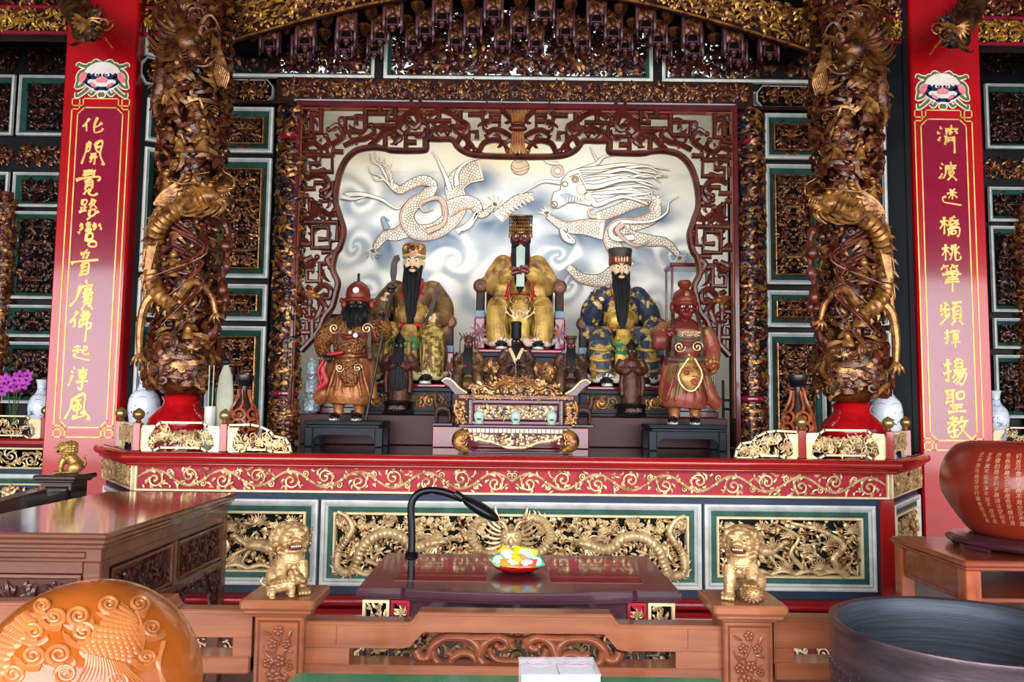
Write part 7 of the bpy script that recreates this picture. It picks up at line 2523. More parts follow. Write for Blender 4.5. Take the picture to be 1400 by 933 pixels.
def plum(mb, x0, x1, z0, z1, y, seed):
    rg = np.random.default_rng(seed)
    w, h = x1 - x0, z1 - z0
    X = lambda u: x0 + u * w
    Z_ = lambda v: z0 + v * h
    for pts in ([(.3, 0), (.45, .3), (.4, .55), (.3, .8)], [(.45, .25), (.65, .5), (.75, .85)], [(.42, .45), (.15, .6), (.1, .7)], [(.6, .45), (.85, .5)], [(.4, .6), (.55, .8), (.5, .95)]):
        p = spl([(X(a), y, Z_(b)) for a, b in pts], 14)
        mb.tube(p, np.linspace(.0055, .0025, 14), 6, (0, -1, 0), .9)
    for u, v, r in ((.5, .9, .013), (.35, .72, .013), (.72, .72, .012), (.25, .45, .014), (.55, .48, .015), (.4, .28, .018), (.62, .2, .017), (.3, .1, .016), (.8, .4, .01)):
        a = np.arange(5) * 2 * PI / 5 + rg.uniform(0, 1)
        mb.ells(np.stack([X(u) + r * .8 * np.cos(a), np.full(5, y - .003), Z_(v) + r * .8 * np.sin(a)], -1), np.full((5, 3), (r * .62, .006, r * .62)), 0, 8, 5)
        mb.ell((X(u), y - .007, Z_(v)), (r * .35, .004, r * .35))
    leaves(mb, X(np.array([.1, .15, .2, .85, .9, .8, .12])), Z_(np.array([.9, .62, .3, .9, .6, .25, .12])), [-.8, -.6, .5, -2.2, 2.6, 2.2, .6], .035, .5, .006, y - .002, 0)


CZ = .83
posts = []
for q, (fl, fr, bk) in ((-1, ((325, 822), (422, 830), (446, 800))), (1, ((981, 830), (1079, 832), (958, 808)))):
    a, b = PZ(*fl, CZ), PZ(*fr, CZ)
    xc = (a[0] + b[0]) / 2
    w = .128
    posts.append(xc)
    yc = FY
    mb = MB(Matrix.Translation((xc, 0, 0)))
    mb.box(-w, w, -w, w, CZ - .035, CZ, .008); mb.box(-w + .012, w - .012, -w + .012, w - .012, CZ - .05, CZ - .033, .006); mb.box(-w + .03, w - .03, -w + .03, w - .03, CZ - .062, CZ - .048, .004)
    mb.build('post_cap', TEAK, fe, smooth=False)
    mb = MB(Matrix.Translation((xc, 0, 0)))
    s = .085
    mb.box(-s, s, -s, s, 0, CZ - .06, .006)
    p = mb.build('post', TEAK, fe, smooth=False)
    mb = MB(Matrix.Translation((xc, 0, 0)))
    mb.molding(-s + .012, s - .012, .3, CZ - .075, [(0, -s, 0), (.003, -s - .004, 0), (.008, -s, 0), (.0085, -s - .0005, 0)])
    plum(mb, -s + .02, s - .02, .5, CZ - .085, -s - .002, 5 + q)
    mb.build('blossom_carving', TEAKD, p)

# ---- gilt lions
LION = mat('lion_gilt', '#c09a6c', .3, .35, '#6e4626', 12, .42, .68, .45, 70)


def lion(label, loc, s, yaw, cub=False, ball=False, m=LION):
    t = thing('lion_figurine', label, 'figurine', loc, yaw)
    S = Matrix.Scale(s, 4) @ Matrix.Diagonal((1.16, 1.1, 1, 1))
    up = -1 if cub else 1

    def fill(mb):
        mb.T = S
        mb.tube(spl([(0, 20, 18), (0, 10, 34), (0, 0, 50), (0, -6, 62)], 12), np.linspace(18, 16, 12), 18)
        mb.ell((0, -12, 44), (15, 11, 18), 0, 16, 10)
        for q in (-1, 1):
            mb.ell((q * 14, 14, 17), (11, 19, 17), 0, 16, 10)
            mb.ell((q * 17, -3, 5), (7, 13, 5), 0, 12, 8)
            for k in range(3):
                mb.ell((q * 17 + (k - 1) * 4.2, -14, 4), (2.6, 4, 3.6), 0, 8, 6)
            raised = q == up and (cub or ball)
            p = [(q * 11, -12, 46), (q * 14, -20, 32), (q * 14, -24, 24)] if raised else [(q * 11, -14, 44), (q * 12, -20, 24), (q * 12, -21, 5)]
            e = np.array(p[-1])
            mb.tube(spl(p, 10), np.linspace(8.5, 6.2, 10), 12)
            f = e + (0, -5, 0 if raised else -1)
            mb.ell(f, (8, 9, 5.2), 0, 12, 8)
            for k in range(4):
                mb.ell(f + ((k - 1.5) * 4, -7.5, -1), (2.3, 4, 3.6), 0, 8, 6)
        # head
        mb.ell((0, -14, 76), (17, 15, 16), 0, 18, 12)
        mb.ell((0, -27, 73), (11, 8, 6.5), 0, 14, 8)
        mb.ell((0, -24, 60.5), (9.5, 8, 4), 0, 14, 8)
        mb.ell((0, -34, 76.5), (5.5, 3.6, 3.6), 0, 12, 8)
        for q in (-1, 1):
            mb.ell((q * 3.6, -35, 75), (2.6, 2.6, 2.2), 0)
            mb.ell((q * 7.5, -27, 85), (6, 4, 3.4), 0, 10, 8)
            mb.ell((q * 7, -28, 80.5), (3.2, 2.6, 3), 0, 10, 8)
            mb.ell((q * 17, -9, 86), (4, 5, 7), 0, 10, 8)
            mb.ell((q * 11, -24, 70), (4, 4, 4.4), 0, 10, 8)
            mb.tube(spl([(q * 9, -24, 66), (q * 10, -23, 62), (q * 8, -25, 58)], 6), 2.2, 8)
        mb.ell((0, -22, 90), (8, 5, 4), 0, 12, 8)
        # mane curls
        for ring, (rr, yy, n) in enumerate(((19, -8, 12), (21, 0, 13), (20, 8, 12), (15, 14, 9))):
            for k in range(n):
                a = -PI * .72 + k / (n - 1) * PI * 1.44 + PI / 2
                mb.ell((rr * math.cos(a), yy, 73 + rr * .98 * math.sin(a)), 5.4, 0, 8, 6)
        for k in range(7):
            mb.ell((-15 + 5 * k, -13 - 4 * math.sin(k / 6 * PI), 58 - 2.5 * math.sin(k / 6 * PI)), 4, 0, 8, 6)
        # tail
        for a, b in ((0, 0), (5, .35), (-5, -.35)):
            mb.tube(spl([(a * .4, 32, 14), (a, 38, 30), (a * 1.5, 34, 44), (a * 2.4, 38, 54)], 10), np.linspace(5, 1.6, 10), 8)
    sculpt('body', fill, [m], t, max(.0026, s * 1.25), 2, .7)
    mb = MB(S)
    mb.ell((0, -30, 65.8), (9, 5.5, 3.4), 0, 14, 8); d = mb.build('mouth', mat('lion_mouth', '#3a1a12', .5, 0, '#5a2018', 20), t)
    mb = MB(S)
    for k in range(5):
        mb.ell((-5 + 2.5 * k, -34 + .2 * abs(k - 2), 68.2), (1.1, 1, 1.4), 0, 6, 5)
    mb.build('teeth', mat('lion_teeth', '#e6d8b8', .4), d)
    for q in (-1, 1):
        mb = MB(S); mb.ell((q * 7, -30.4, 80.5), (1.5, 1.2, 1.5), 0, 8, 6); mb.build('eye', mat('lion_eye', '#3a2416', .3), t)
    mb = MB(S)
    a = np.linspace(-.3, PI + .3, 20)
    mb.tube(np.stack([15.5 * np.cos(a), -8 - 15 * np.sin(a), 53 - 9 * np.sin(a)], -1), 1.8, 8)
    b = np.linspace(.2, PI - .2, 9)
    mb.ells(np.stack([15 * np.cos(b), -10 - 15 * np.sin(b), 50 - 9.5 * np.sin(b)], -1), np.full((9, 3), 2.1), 0, 8, 6)
    mb.ell((0, -26.5, 38), (3.6, 3.2, 3.8), 0, 12, 8)
    mb.build('collar', m, t)
    rg = np.random.default_rng(1)
    for q in (-1, 1):
        mb = MB(S)
        for y, z, R in ((-12, 88, 4.5), (-10, 78, 5), (-9, 67, 5), (-6, 57, 5)):
            T2 = S @ Matrix.Translation((q * 19.5, y, z)) @ Matrix.Rotation(q * 1.1, 4, 'Z')
            mb.T = T2
            spirals(mb, 0, 0, rg.uniform(0, 6), R, 1.6, q, 1.2, -4.6, 0, 20)
        mb.build('mane_curl', m, t)
    if ball:
        mb = MB(S)
        mb.ell((15, -30, 12.6), 12, 0, 20, 14)
        n = 90
        k = np.arange(n)
        zz = 1 - 2 * (k + .5) / n
        th = k * 2.39996
        v = np.stack([np.sqrt(1 - zz ** 2) * np.cos(th), np.sqrt(1 - zz ** 2) * np.sin(th), zz], -1)
        mb.ells(np.array([15, -30, 12.6]) + v * 12, np.full((n, 3), 1.5), 0, 6, 4)
        mb.build('ball', m, t)
    if cub:
        def cf(mb):
            mb.T = S
            o = np.array([-17, -31, 0])
            mb.T = S @ Matrix.Translation((-17, -31, 0)) @ Matrix.Scale(1.4, 4) @ Matrix.Translation((17, 31, 0))
            mb.tube(spl([o + (-8, 2, 11), o + (2, 0, 12), o + (9, -1, 14)], 8), [6, 7, 7.4, 7.4, 7, 7, 6.6, 6], 12)
            mb.ell(o + (13, -2, 17), (7, 6, 6.4), 0, 12, 8)
            mb.ell(o + (18, -4, 15), (4, 4, 3.4), 0, 10, 6)
            for x, y in ((-8, -4), (-8, 6), (8, -5), (8, 5)):
                mb.tube(spl([o + (x, y, 11), o + (x + 1, y, 6), o + (x, y - 1, 2)], 6), np.linspace(3.6, 2.4, 6), 8)
                mb.ell(o + (x + .5, y - 2, 1.8), (3, 3.4, 1.8), 0, 8, 6)
            for k in range(10):
                a = k / 9 * PI * 1.6 - .3
                mb.ell(o + np.array([9 + 0 * a, -1 + 6.5 * math.cos(a), 16.5 + 6.5 * math.sin(a)]), 2.5, 0, 6, 5)
            for e in (-4, 3):
                mb.ell(o + (13, e, 23), (2, 1.6, 2.6), 0, 6, 5)
            mb.tube(spl([o + (-12, 2, 12), o + (-16, 2, 16), o + (-14, 2, 21)], 6), np.linspace(2.2, .8, 6), 6)
        sculpt('cub', cf, [m], t, .0026, 2, .7)
    return t


lion('gilt lion with cub under its paw on the left fence post', (posts[0] + .0, FY + .02, CZ + .001), .0025, .5, cub=True)
lion('gilt lion with paw on a studded ball on the right fence post', (posts[1] + .012, FY + .02, CZ + .001), .0026, -.45, ball=True)

# ---- left offering table
lt = thing('offering_table', 'tall reddish-brown rosewood table with carved panels at the left of the altar', 'table', (-1.9, -1.15, 0))
x0, x1, y0, y1, z1 = -.365, .365, -.73, .73, 1.0
mb = MB()
mb.box(x0, x1, y0, y1, .975, 1.0, .008); mb.box(x0 + .006, x1 - .006, y0 + .006, y1 - .006, .955, .978, .01); mb.box(x0 + .02, x1 - .02, y0 + .02, y1 - .02, .935, .957, .006)
mb.build('table_top', mat('polished_rosewood_top', '#6a3a2c', .1, 0, '#523024', 3, .3, .75, .03, 30, coat=.6, stretch=(1, 7, 7)), lt, smooth=False)
i = .035
mb = MB(); mb.box(x0 + i, x1 - i, y0 + i, y1 - i, .885, .937, .003); mb.molding(x0 + i + .03, x1 - i - .06, .897, .925, [(0, y0 + i - .001, 0), (.003, y0 + i - .006, 0), (.006, y0 + i - .001, 0), (.0065, y0 + i - .001, 0)]); mb.build('waist', ROSE, lt, smooth=False)
for a, b in ((x0 + i, y0 + i), (x1 - i - .07, y0 + i), (x0 + i, y1 - i - .07), (x1 - i - .07, y1 - i - .07)):
    mb = MB(); mb.box(a, a + .07, b, b + .07, 0, .886, .005); mb.build('leg', ROSE, lt, smooth=False)


def relief(T, x0, x1, z0, z1, seed, parent, y=0., sc=.06, flower=True):
    mb = MB(T); mb.box(x0, x1, y + .006, y + .02, z0, z1, 0, 0)
    mb.molding(x0, x1, z0, z1, [(0, y - .008, 1), (.01, y - .012, 1), (.016, y - .004, 1), (.017, y + .01, 1)])
    p = mb.build('carved_panel', [ROSED, ROSE], parent, smooth=False)
    cb = MB(T)
    rg = np.random.default_rng(seed)
    w, h = x1 - x0, z1 - z0
    for k in range(int(w / .055)):
        xx = x0 + (k + .5) * .055
        p0 = spl([(xx, y + .004, z0 + .02), (xx + rg.uniform(-.03, .03), y, z0 + h * .4), (xx + rg.uniform(-.04, .04), y, z0 + h * .7), (xx + rg.uniform(-.04, .04), y + .002, z1 - .03)], 12)
        cb.tube(p0, np.linspace(.006, .003, 12), 6, (0, -1, 0), .9)
    a_, b_ = (x0 + .02, x1 - .02), (z0 + .02, z1 - .02)
    dense(cb, *a_, *b_, sc, seed, .006, y + .004, (0,), None, .55, .2, .2)
    cb.build('panel_carving', ROSED, p)


TF = Matrix.Translation((0, y0 + i, 0))
mb = MB(TF); mb.box(x0 + i + .07, x1 - i - .07, 0, .03, .84, .886, .003); mb.box(x0 + i + .07, x1 - i - .07, 0, .03, .58, .63, .003); mb.build('front_rail', ROSE, lt, smooth=False)
relief(TF, x0 + i + .075, x1 - i - .075, .635, .835, 901, lt, .008)
TS = frame((x1 - i, 0, 0), (0, 1, 0), (0, 0, 1))
ym = (y0 + y1) / 2
mb = MB(TS)
mb.box(y0 + i + .07, y1 - i - .07, 0, .03, .855, .886, .003); mb.box(y0 + i + .07, y1 - i - .07, 0, .03, .61, .65, .003); mb.box(ym - .02, ym + .02, -.004, .03, .648, .857, .003)
mb.build('side_rail', ROSE, lt, smooth=False)
relief(TS, y0 + i + .085, ym - .03, .66, .845, 903, lt, .006)
relief(TS, ym + .03, y1 - i - .085, .66, .845, 904, lt, .006)
cb = MB(TS)
cb.prism([(y0 + .12, .61), (y1 - .12, .61), (y1 - .12, .40), (y1 - .16, .42), (y1 - .22, .5), (y1 - .34, .56), (ym, .575), (y0 + .34, .56), (y0 + .22, .5), (y0 + .16, .42), (y0 + .12, .40)], .012, .03)
dense(cb, y0 + .13, y1 - .13, .565, .605, .05, 905, .008, .012, (0,), None, 1.2)
dense(cb, y1 - .26, y1 - .13, .45, .6, .05, 906, .008, .012, (0,), None, 1.2)
dense(cb, y0 + .13, y0 + .26, .45, .6, .05, 907, .008, .012, (0,), None, 1.2)
cb.build('carved_bracket', ROSED, lt)
mb = MB(); mb.box(x0 + .06, x1 - .06, y0 + .06, y1 - .06, .9, .93, 0); mb.build('inner_board', ROSED, lt, smooth=False)

# ---- wooden fish drum at lower left
FC = np.array(P(121, 943, -3.05))
fr = np.array([.252, .25, .255])
WF = mat('honey_lacquered_wood', '#a8581c', .2, 0, '#823a14', 2.2, .35, .75, .02, 20, coat=.6)
WFC = mat('honey_carved_wood', '#b4703c', .26, 0, '#8c4824', 5, .35, .75, .05, 30, coat=.5)
wf = thing('wooden_fish_drum', 'big round honey-coloured wooden fish drum carved with scales and curls', 'drum', FC)


def onfish(px, py, lift=1.0):
    d = RMN @ np.array([(px - 700) / FOC, -(py - 466.5) / FOC, -1])
    o, dd = (CAM - FC) / fr, d / fr
    A, B, C_ = dd @ dd, 2 * o @ dd, o @ o - 1
    D = B * B - 4 * A * C_
    tt = (-B - math.sqrt(max(D, 0))) / (2 * A)
    q = o + dd * tt
    return q / np.linalg.norm(q) * fr * lift


mb = MB()
th = np.linspace(.02, PI - .02, 40)
mb.lathe(np.stack([np.sin(th), -np.cos(th)], -1) * .25, (0, 0, 0), 64, 0, fr[0] / .25, fr[1] / .25)
mb.build('shell', WF, wf)
fz = lambda x, y: (x / 3.333, 740 + y / 3.333)
cm = MB()
for x, y, R, h in ((500, 285, 48, 1), (635, 282, 50, -1), (250, 342, 48, -1), (360, 338, 55, 1), (155, 410, 50, 1), (380, 412, 62, -1), (695, 392, 45, 1), (670, 528, 42, -1), (270, 515, 62, 1), (150, 520, 55, -1), (300, 605, 58, 1), (60, 605, 50, -1), (195, 292, 40, 1), (530, 640, 60, -1)):
    n = 34
    t = np.linspace(0, 1, n)
    rr = R * (1 - .88 * t)
    a = h * t * 2.1 * 2 * PI + (1.2 if h > 0 else 2.)
    p = np.array([onfish(*fz(x + rr[k] * math.cos(a[k]), y + rr[k] * .85 * math.sin(a[k])), 0.9915) for k in range(n)])
    cm.tube(p, (.0058 - .002 * t), 8)
    for j in range(4):
        k0 = R + 9 + 7 * j
        aa = np.linspace(.3, 2.2, 10) * h + (0 if h > 0 else PI) + j * .1
        cm.tube(np.array([onfish(*fz(x + k0 * math.cos(q), y + k0 * .85 * math.sin(q)), .998) for q in aa]), .0022, 5)
cm.build('carved_curls', WFC, wf)
sm = MB()


def scales(poly0, poly1, rows, cols, r):
    """overlapping fish scales between two edge curves"""
    A = spl(poly0, rows)
    B = spl(poly1, rows)
    for i_ in range(rows):
        for j_ in range(cols + i_ % 2):
            f = (j_ + (.5 if i_ % 2 == 0 else 0)) / cols
            q = A[i_] * (1 - f) + B[i_] * f
            c = onfish(*fz(*q), 1.0)
            nrm = c / fr ** 2
            nrm = Vector(nrm).normalized()
            R3 = np.array(nrm.to_track_quat('Z', 'Y').to_matrix()) @ np.array(Matrix.Rotation(.3, 3, 'Y'))
            sm.ell(c - np.array(nrm) * .002, (r, r * .95, .0042), 0, 10, 5, R3)


scales([(560, 300, ), (470, 370), (400, 470), (385, 510)], [(620, 340), (635, 400), (640, 480), (590, 560)], 13, 8, .0125)
sm.build('carved_scales', WFC, wf)
sm = MB()
scales([(110, 330), (30, 400), (-30, 480), (-60, 560)], [(140, 370), (110, 440), (50, 500), (20, 600)], 11, 6, .0125)
sm.build('carved_scales', WFC, wf)
fm = MB()
for k in range(16):
    fm.tube(np.array([onfish(*fz(*q), 1.003) for q in spl([(400 + 11 * k, 515 + 3 * k), (390 + 14 * k, 570 + 2 * k), (350 + 20 * k, 640)], 10)]), np.linspace(.005, .002, 10), 6)
for k in range(7):
    fm.tube(np.array([onfish(*fz(*q), 1.003) for q in spl([(745 - 3 * k, 460 + 12 * k), (725 - 2 * k, 560), (735 + 3 * k, 650)], 10)]), np.linspace(.006, .003, 10), 6)
    fm.tube(np.array([onfish(*fz(*q), 1.003) for q in spl([(615 + 4 * k, 300 + 10 * k), (640 + 3 * k, 380 + 8 * k), (625 + 4 * k, 470 + 6 * k)], 10)]), np.linspace(.003, .002, 10), 5)
fm.build('carved_fins', WFC, wf)
zb = FC[2] - fr[2]
st = thing('drum_stand', 'dark round stand under the wooden fish drum', 'stand', (FC[0], FC[1], 0))
mb = MB(); mb.lathe([(.2, 0), (.21, .03), (.16, .06), (.13, .2), (.13, zb - .12), (.19, zb - .05), (.2, zb + .002), (.12, zb + .03), (.02, zb - .003)], (0, 0, 0), 36); mb.build('pedestal', ROSED, st)

# ---- big bronze bowl at lower right
BC = (1.372, -2.54, .86)
bw = thing('bronze_bowl', 'large dark bronze singing bowl with thick rim at the lower right', 'bowl', (BC[0], BC[1], .36))
BRO = mat('dark_bronze', '#5c5056', .3, .6, '#40363c', 6, .35, .7, .08, 30, stretch=(1, 1, 5))
BIN = mat('blue_black_bowl_inside', '#3a424c', .4, .35, '#282e36', 5, .35, .7, .1, 16, stretch=(1, 1, 22))
mb = MB()
R = .389
mb.lathe([(.14, .0), (.24, .02), (.33, .08), (.375, .17), (.39, .28), (.388, .38), (.384, .45), (.386, .485), (.391, .495), (.389, .503), (.378, .505), (.366, .5)], (0, 0, 0), 72, 0, cap=False)
mb.lathe([(.366, .5), (.358, .485), (.354, .45), (.352, .38), (.35, .28), (.33, .17), (.28, .08), (.18, .035), (.01, .03)], (0, 0, 0), 72, 1, cap=False)
mb.lathe([(.001, .0), (.14, .0)], (0, 0, 0), 72, 0, cap=False)
mb.build('vessel', [BRO, BIN], bw)
cb = MB(warp=lambda v: np.stack([(.388 - v[:, 1]) * np.sin(v[:, 0] / .388), -(.388 - v[:, 1]) * np.cos(v[:, 0] / .388), v[:, 2]], -1))
n = 70
u = np.linspace(-1.2, 1.2, n)
spirals(cb, u, np.full(n, .36), 0, .011, 1.2, 1, .0022, -.001, 0, 12)
leaves(cb, np.repeat(u, 2), np.tile([.375, .345], n), np.tile([PI / 2, -PI / 2], n), .014, .6, .002, -.001, 0)
stuff(cb.build('raised_band', BRO, bw))
t = thing('bowl_stand', 'wooden stand with cushion under the bronze bowl', 'stand', (BC[0], BC[1], 0))
mb = MB(); mb.lathe([(.17, .285), (.2, .3), (.2, .33), (.15, .355), (.02, .359)], (0, 0, 0), 32); mb.build('cushion', MAROON, t)
mb = MB(); mb.box(-.25, .25, -.25, .25, .24, .285, .006); mb.build('stand_top', ROSE, t, smooth=False)
for a in (-1, 1):
    for b in (-1, 1):
        mb = MB(); mb.box(a * .21 - .03, a * .21 + .03, b * .21 - .03, b * .21 + .03, 0, .24, .004); mb.build('leg', ROSE, t, smooth=False)

# ---- right side table with the inscribed red bowl
TZ2 = .85
xa, ya, yb2 = 1.99, -1.41, -.72
rt = thing('side_table', 'reddish-brown wooden side table under the inscribed red bowl', 'table', ((xa + 3.0) / 2, (ya + yb2) / 2, 0))
hwx, hwy = (3.0 - xa) / 2, (yb2 - ya) / 2
CHER = mat('cherry_wood', '#8a3e26', .26, 0, '#6c2a18', 3, .3, .75, .05, 30, coat=.4, stretch=(1, 7, 7))
mb = MB(); mb.box(-hwx, hwx, -hwy, hwy, TZ2 - .03, TZ2, .008); mb.box(-hwx + .012, hwx - .012, -hwy + .012, hwy - .012, TZ2 - .045, TZ2 - .028, .004); mb.build('table_top', CHER, rt, smooth=False)
for a in (-1, 1):
    for b in (-1, 1):
        mb = MB(); mb.box(a * (hwx - .05) - .035, a * (hwx - .05) + .035, b * (hwy - .05) - .035, b * (hwy - .05) + .035, 0, TZ2 - .045, .004); mb.build('leg', mat('orange_cherry_leg', '#a8532a', .3, 0, '#8c4020', 3, coat=.4, stretch=(7, 7, 1)), rt, smooth=False)
mb = MB(); mb.box(-hwx + .03, hwx - .03, -hwy + .05, hwy - .05, .66, .68, .003); mb.build('shelf', CHER, rt, smooth=False)
for a in (-1, 1):
    mb = MB(); mb.box(a * (hwx - .04) - .012, a * (hwx - .04) + .012, -hwy + .05, hwy - .05, .68, TZ2 - .045, .003); mb.build('side_board', CHER, rt, smooth=False)
mb = MB(); mb.box(-hwx + .04, hwx - .04, hwy - .05, hwy - .03, .2, TZ2 - .045, 0); mb.build('back_board', ROSED, rt, smooth=False)

JX, JY = 2.515, -1.06
jb = thing('ring_stand', 'dark purple carved ring stand under the inscribed red bowl', 'stand', (JX, JY, TZ2 + .001))
mb = MB()
mb.lathe([(.30, .02), (.36, .022), (.372, .034), (.36, .046), (.33, .05), (.3, .062), (.26, .066), (.22, .05)], (0, 0, 0), 48)
for k in range(6):
    a = k * PI / 3 + .3
    mb.tube(np.stack([.345 * np.cos(a + np.linspace(-.2, .2, 8)), .345 * np.sin(a + np.linspace(-.2, .2, 8)), np.full(8, .014)], -1), .0135, 8)
mb.build('ring', PURP, jb)
JR = mat('red_terracotta_lacquer', '#82281c', .3, 0, '#70200f', 4, .3, .8, .02, 30, coat=.35)
jr = thing('inscribed_bowl', 'large round red-brown bowl inscribed with columns of small gold characters', 'bowl', (JX, JY, TZ2 + .05))
prof = np.array([(.2, .0), (.255, .02), (.3, .07), (.345, .14), (.376, .195), (.386, .24), (.384, .29), (.372, .345), (.348, .395), (.315, .432), (.285, .45), (.27, .454), (.264, .448), (.272, .438), (.3, .42), (.345, .36), (.36, .28), (.33, .15), (.22, .03), (.01, .025)])
pr = spl(np.hstack([prof, np.zeros((len(prof), 1))]), 90)[:, :2]
pr[0] = prof[0]
mb = MB(); mb.lathe(pr, (0, 0, 0), 72, cap=False); mb.lathe([(.001, 0), (.2, 0)], (0, 0, 0), 72, cap=False); mb.build('vessel', JR, jr)
SUTRA = '觀自在菩薩行深般若波羅蜜多時照見五蘊皆空度一切苦厄舍利子色不異空空不異色色即是空空即是色受想行識亦復如是舍利子是諸法空相不生不滅不垢不淨不增不減是故空中無色無受想行識無眼耳鼻舌身意無色聲香味觸法無眼界乃至無意識界無無明亦無無明盡乃至無老死亦無老死盡無苦集滅道無智亦無得以無所得故菩提薩埵依般若波羅蜜多故心無罣礙無罣礙故無有恐怖遠離顛倒夢想究竟涅槃'
outer = pr[:int(len(pr) * .5)]
outer = outer[:np.argmax(outer[:, 1]) + 1]


def inscription():
    out = MB()
    cache = {}
    rad = lambda z: np.interp(z, outer[:, 1], outer[:, 0])
    rg = np.random.default_rng(2)
    k = 0
    for c in range(20):
        a0 = -PI / 2 - .10 - (c - 10) * .115
        n = 13
        for r_ in range(n):
            ch = SUTRA[k % len(SUTRA)]
            k += 1
            if ch not in cache:
                cu = bpy.data.curves.new('t', 'FONT')
                cu.body = ch
                cu.resolution_u = 1
                o = bpy.data.objects.new('t', cu)
                COL.objects.link(o)
                dg = bpy.context.evaluated_depsgraph_get()
                me = bpy.data.meshes.new_from_object(o.evaluated_get(dg))
                v = np.zeros(len(me.vertices) * 3)
                me.vertices.foreach_get('co', v)
                v = v.reshape(-1, 3)
                f = [list(p.vertices) for p in me.polygons]
                cache[ch] = (v, f)
                bpy.data.objects.remove(o)
                bpy.data.curves.remove(cu)
                bpy.data.meshes.remove(me)
            v, f = cache[ch]
            if not f:
                continue
            s = .0245
            u = (v[:, 0] - .5) * s + .18 * (v[:, 1] - .4) * s
            z = .405 - r_ * .0255 + (v[:, 1] - .4) * s + rg.uniform(-.001, .001)
            R_ = rad(z) + .0009
            a = a0 + u / .38
            b0 = out.n
            out.add(np.stack([R_ * np.cos(a), R_ * np.sin(a), z], -1), np.zeros((0, 3), int))
            tr = [p for p in f if len(p) == 3]
            qd = [p for p in f if len(p) == 4]
            if tr:
                out.F.append((np.array(tr) + b0, 0))
            if qd:
                out.F.append((np.array(qd) + b0, 0))
            for p in f:
                if len(p) > 4:
                    out.F.append((np.array([p]) + b0, 0))
    out.F = [x for x in out.F if len(x[0])]
    return out


ins = stuff(inscription().build('inscription', mat('faded_gold_paint', '#b8805c', .45, .1, '#c89a70', 9), jr, smooth=False))

# ---- green table and plastic box in the foreground
gt = thing('green_table', 'green topped table at the bottom edge of the view', 'table', (0, -3.1, 0))
GT = mat('green_table_cover', '#2f8a62', .2, 0, '#277a56', 3, coat=.5)
mb = MB(); mb.box(-.603, .6, -.43, .43, .71, .75, .014); mb.build('table_top', GT, gt, smooth=False)
for a in (-1, 1):
    for b in (-1, 1):
        mb = MB(); mb.box(a * .54 - .03, a * .54 + .03, b * .38 - .03, b * .38 + .03, 0, .71, .004); mb.build('leg', ROSE, gt, smooth=False)
bx0, bx1 = PZ(711, 905, .865)[0], PZ(813, 905, .865)[0]
bxc = (bx0 + bx1) / 2
bh = .115
bo = thing('plastic_box', 'clear plastic box of white cards on the green table', 'box', (bxc, -2.97, .7515), .04)
w = (bx1 - bx0) / 2
CLR = glassmat('clear_plastic', '#f0f2fa', .22, .12)
mb = MB()
mb.box(-w, w, -.065, -.0635, .002, bh, 0); mb.box(-w, w, .0635, .065, .002, bh, 0); mb.box(-w, -w + .0015, -.0635, .0635, .002, bh, 0); mb.box(w - .0015, w, -.0635, .0635, .002, bh, 0); mb.box(-w, w, -.065, .065, 0, .002, 0)
mb.build('box_wall', CLR, bo, smooth=False)
mb = MB(); mb.box(-w - .002, w + .002, -.067, .067, bh, bh + .003, .001); lid = mb.build('box_lid', CLR, bo, smooth=False)
for q in (-1, 1):
    mb = MB()
    a = np.linspace(0, 2 * PI, 28)
    mb.tube(np.stack([q * w * .5 + .03 * np.cos(a), .015 + .024 * np.sin(a), np.full(28, bh + .0035)], -1), .0008, 5)
    mb.tube(spl([(q * w * .5 - .02, .012, bh + .0035), (q * w * .5, .022, bh + .0035), (q * w * .5 + .02, .01, bh + .0035)], 10), .0008, 5)
    mb.build('printed_oval', mat('faint_rose_print', '#c8a4b4', .5), lid)
for k in range(2):
    ct = thing('card_stack', ('left' if k == 0 else 'right') + ' stack of white cards inside the clear plastic box', 'cards', (bxc + (k - .5) * w * .97, -2.97, .7545), .04)
    rg = np.random.default_rng(k)
    for j in range(14):
        mb = MB()
        dx, dy = rg.uniform(-.001, .001, 2)
        mb.box(-w * .46 + dx, w * .46 + dx, -.056 + dy, .056 + dy, j * .0072, j * .0072 + .0064, .001)
        mb.build('card', mat('card_white', '#f2eef2', .6, 0, '#e6e0ea', 4), ct, smooth=False)
q = PZ(703, 932, .77)
pp = thing('pink_dish', 'pink dish edge beside the clear plastic box on the green table', 'dish', (q[0] + .05, q[1] - .045, .7515))
mb = MB(); mb.lathe([(.03, 0), (.04, .003), (.055, .02), (.058, .022), (.052, .02), (.036, .006), (.001, .005)], (0, 0, 0), 30); mb.build('dish', mat('pink_plastic', '#d05a6a', .3, 0, '#c04a5c', 6), pp)

# ---- dark fence, post and small lion at far left
DW = mat('dark_brown_fence_wood', '#2e1a16', .3, 0, '#20100c', 4, coat=.35)
lx, ly = P(90, 648, .0)[0], .0
pz = P(90, 650, -.1)[2]
df = thing('dark_fence', 'dark brown carved fence and post at the far left before the red pillar', 'fence', (lx, ly, 0))
mb = MB(); mb.box(-.13, .13, -.13, .13, pz - .03, pz, .008); mb.box(-.11, .11, -.11, .11, pz - .045, pz - .028, .006); mb.build('post_cap', DW, df, smooth=False)
mb = MB(); mb.box(-.09, .09, -.09, .09, 0, pz - .044, .005); mb.molding(-.07, .07, .3, pz - .07, [(0, -.09, 0), (.004, -.096, 0), (.012, -.091, 0), (.0125, -.0905, 0)]); mb.build('post', DW, df, smooth=False)
e0, e1 = np.array([.04, -.09]), np.array([.36, -1.75])
U = np.array([*(e1 - e0), 0.])
Ln = np.linalg.norm(U)
TD = frame((e1[0], e1[1], 0), tuple(-U), (0, 0, 1))
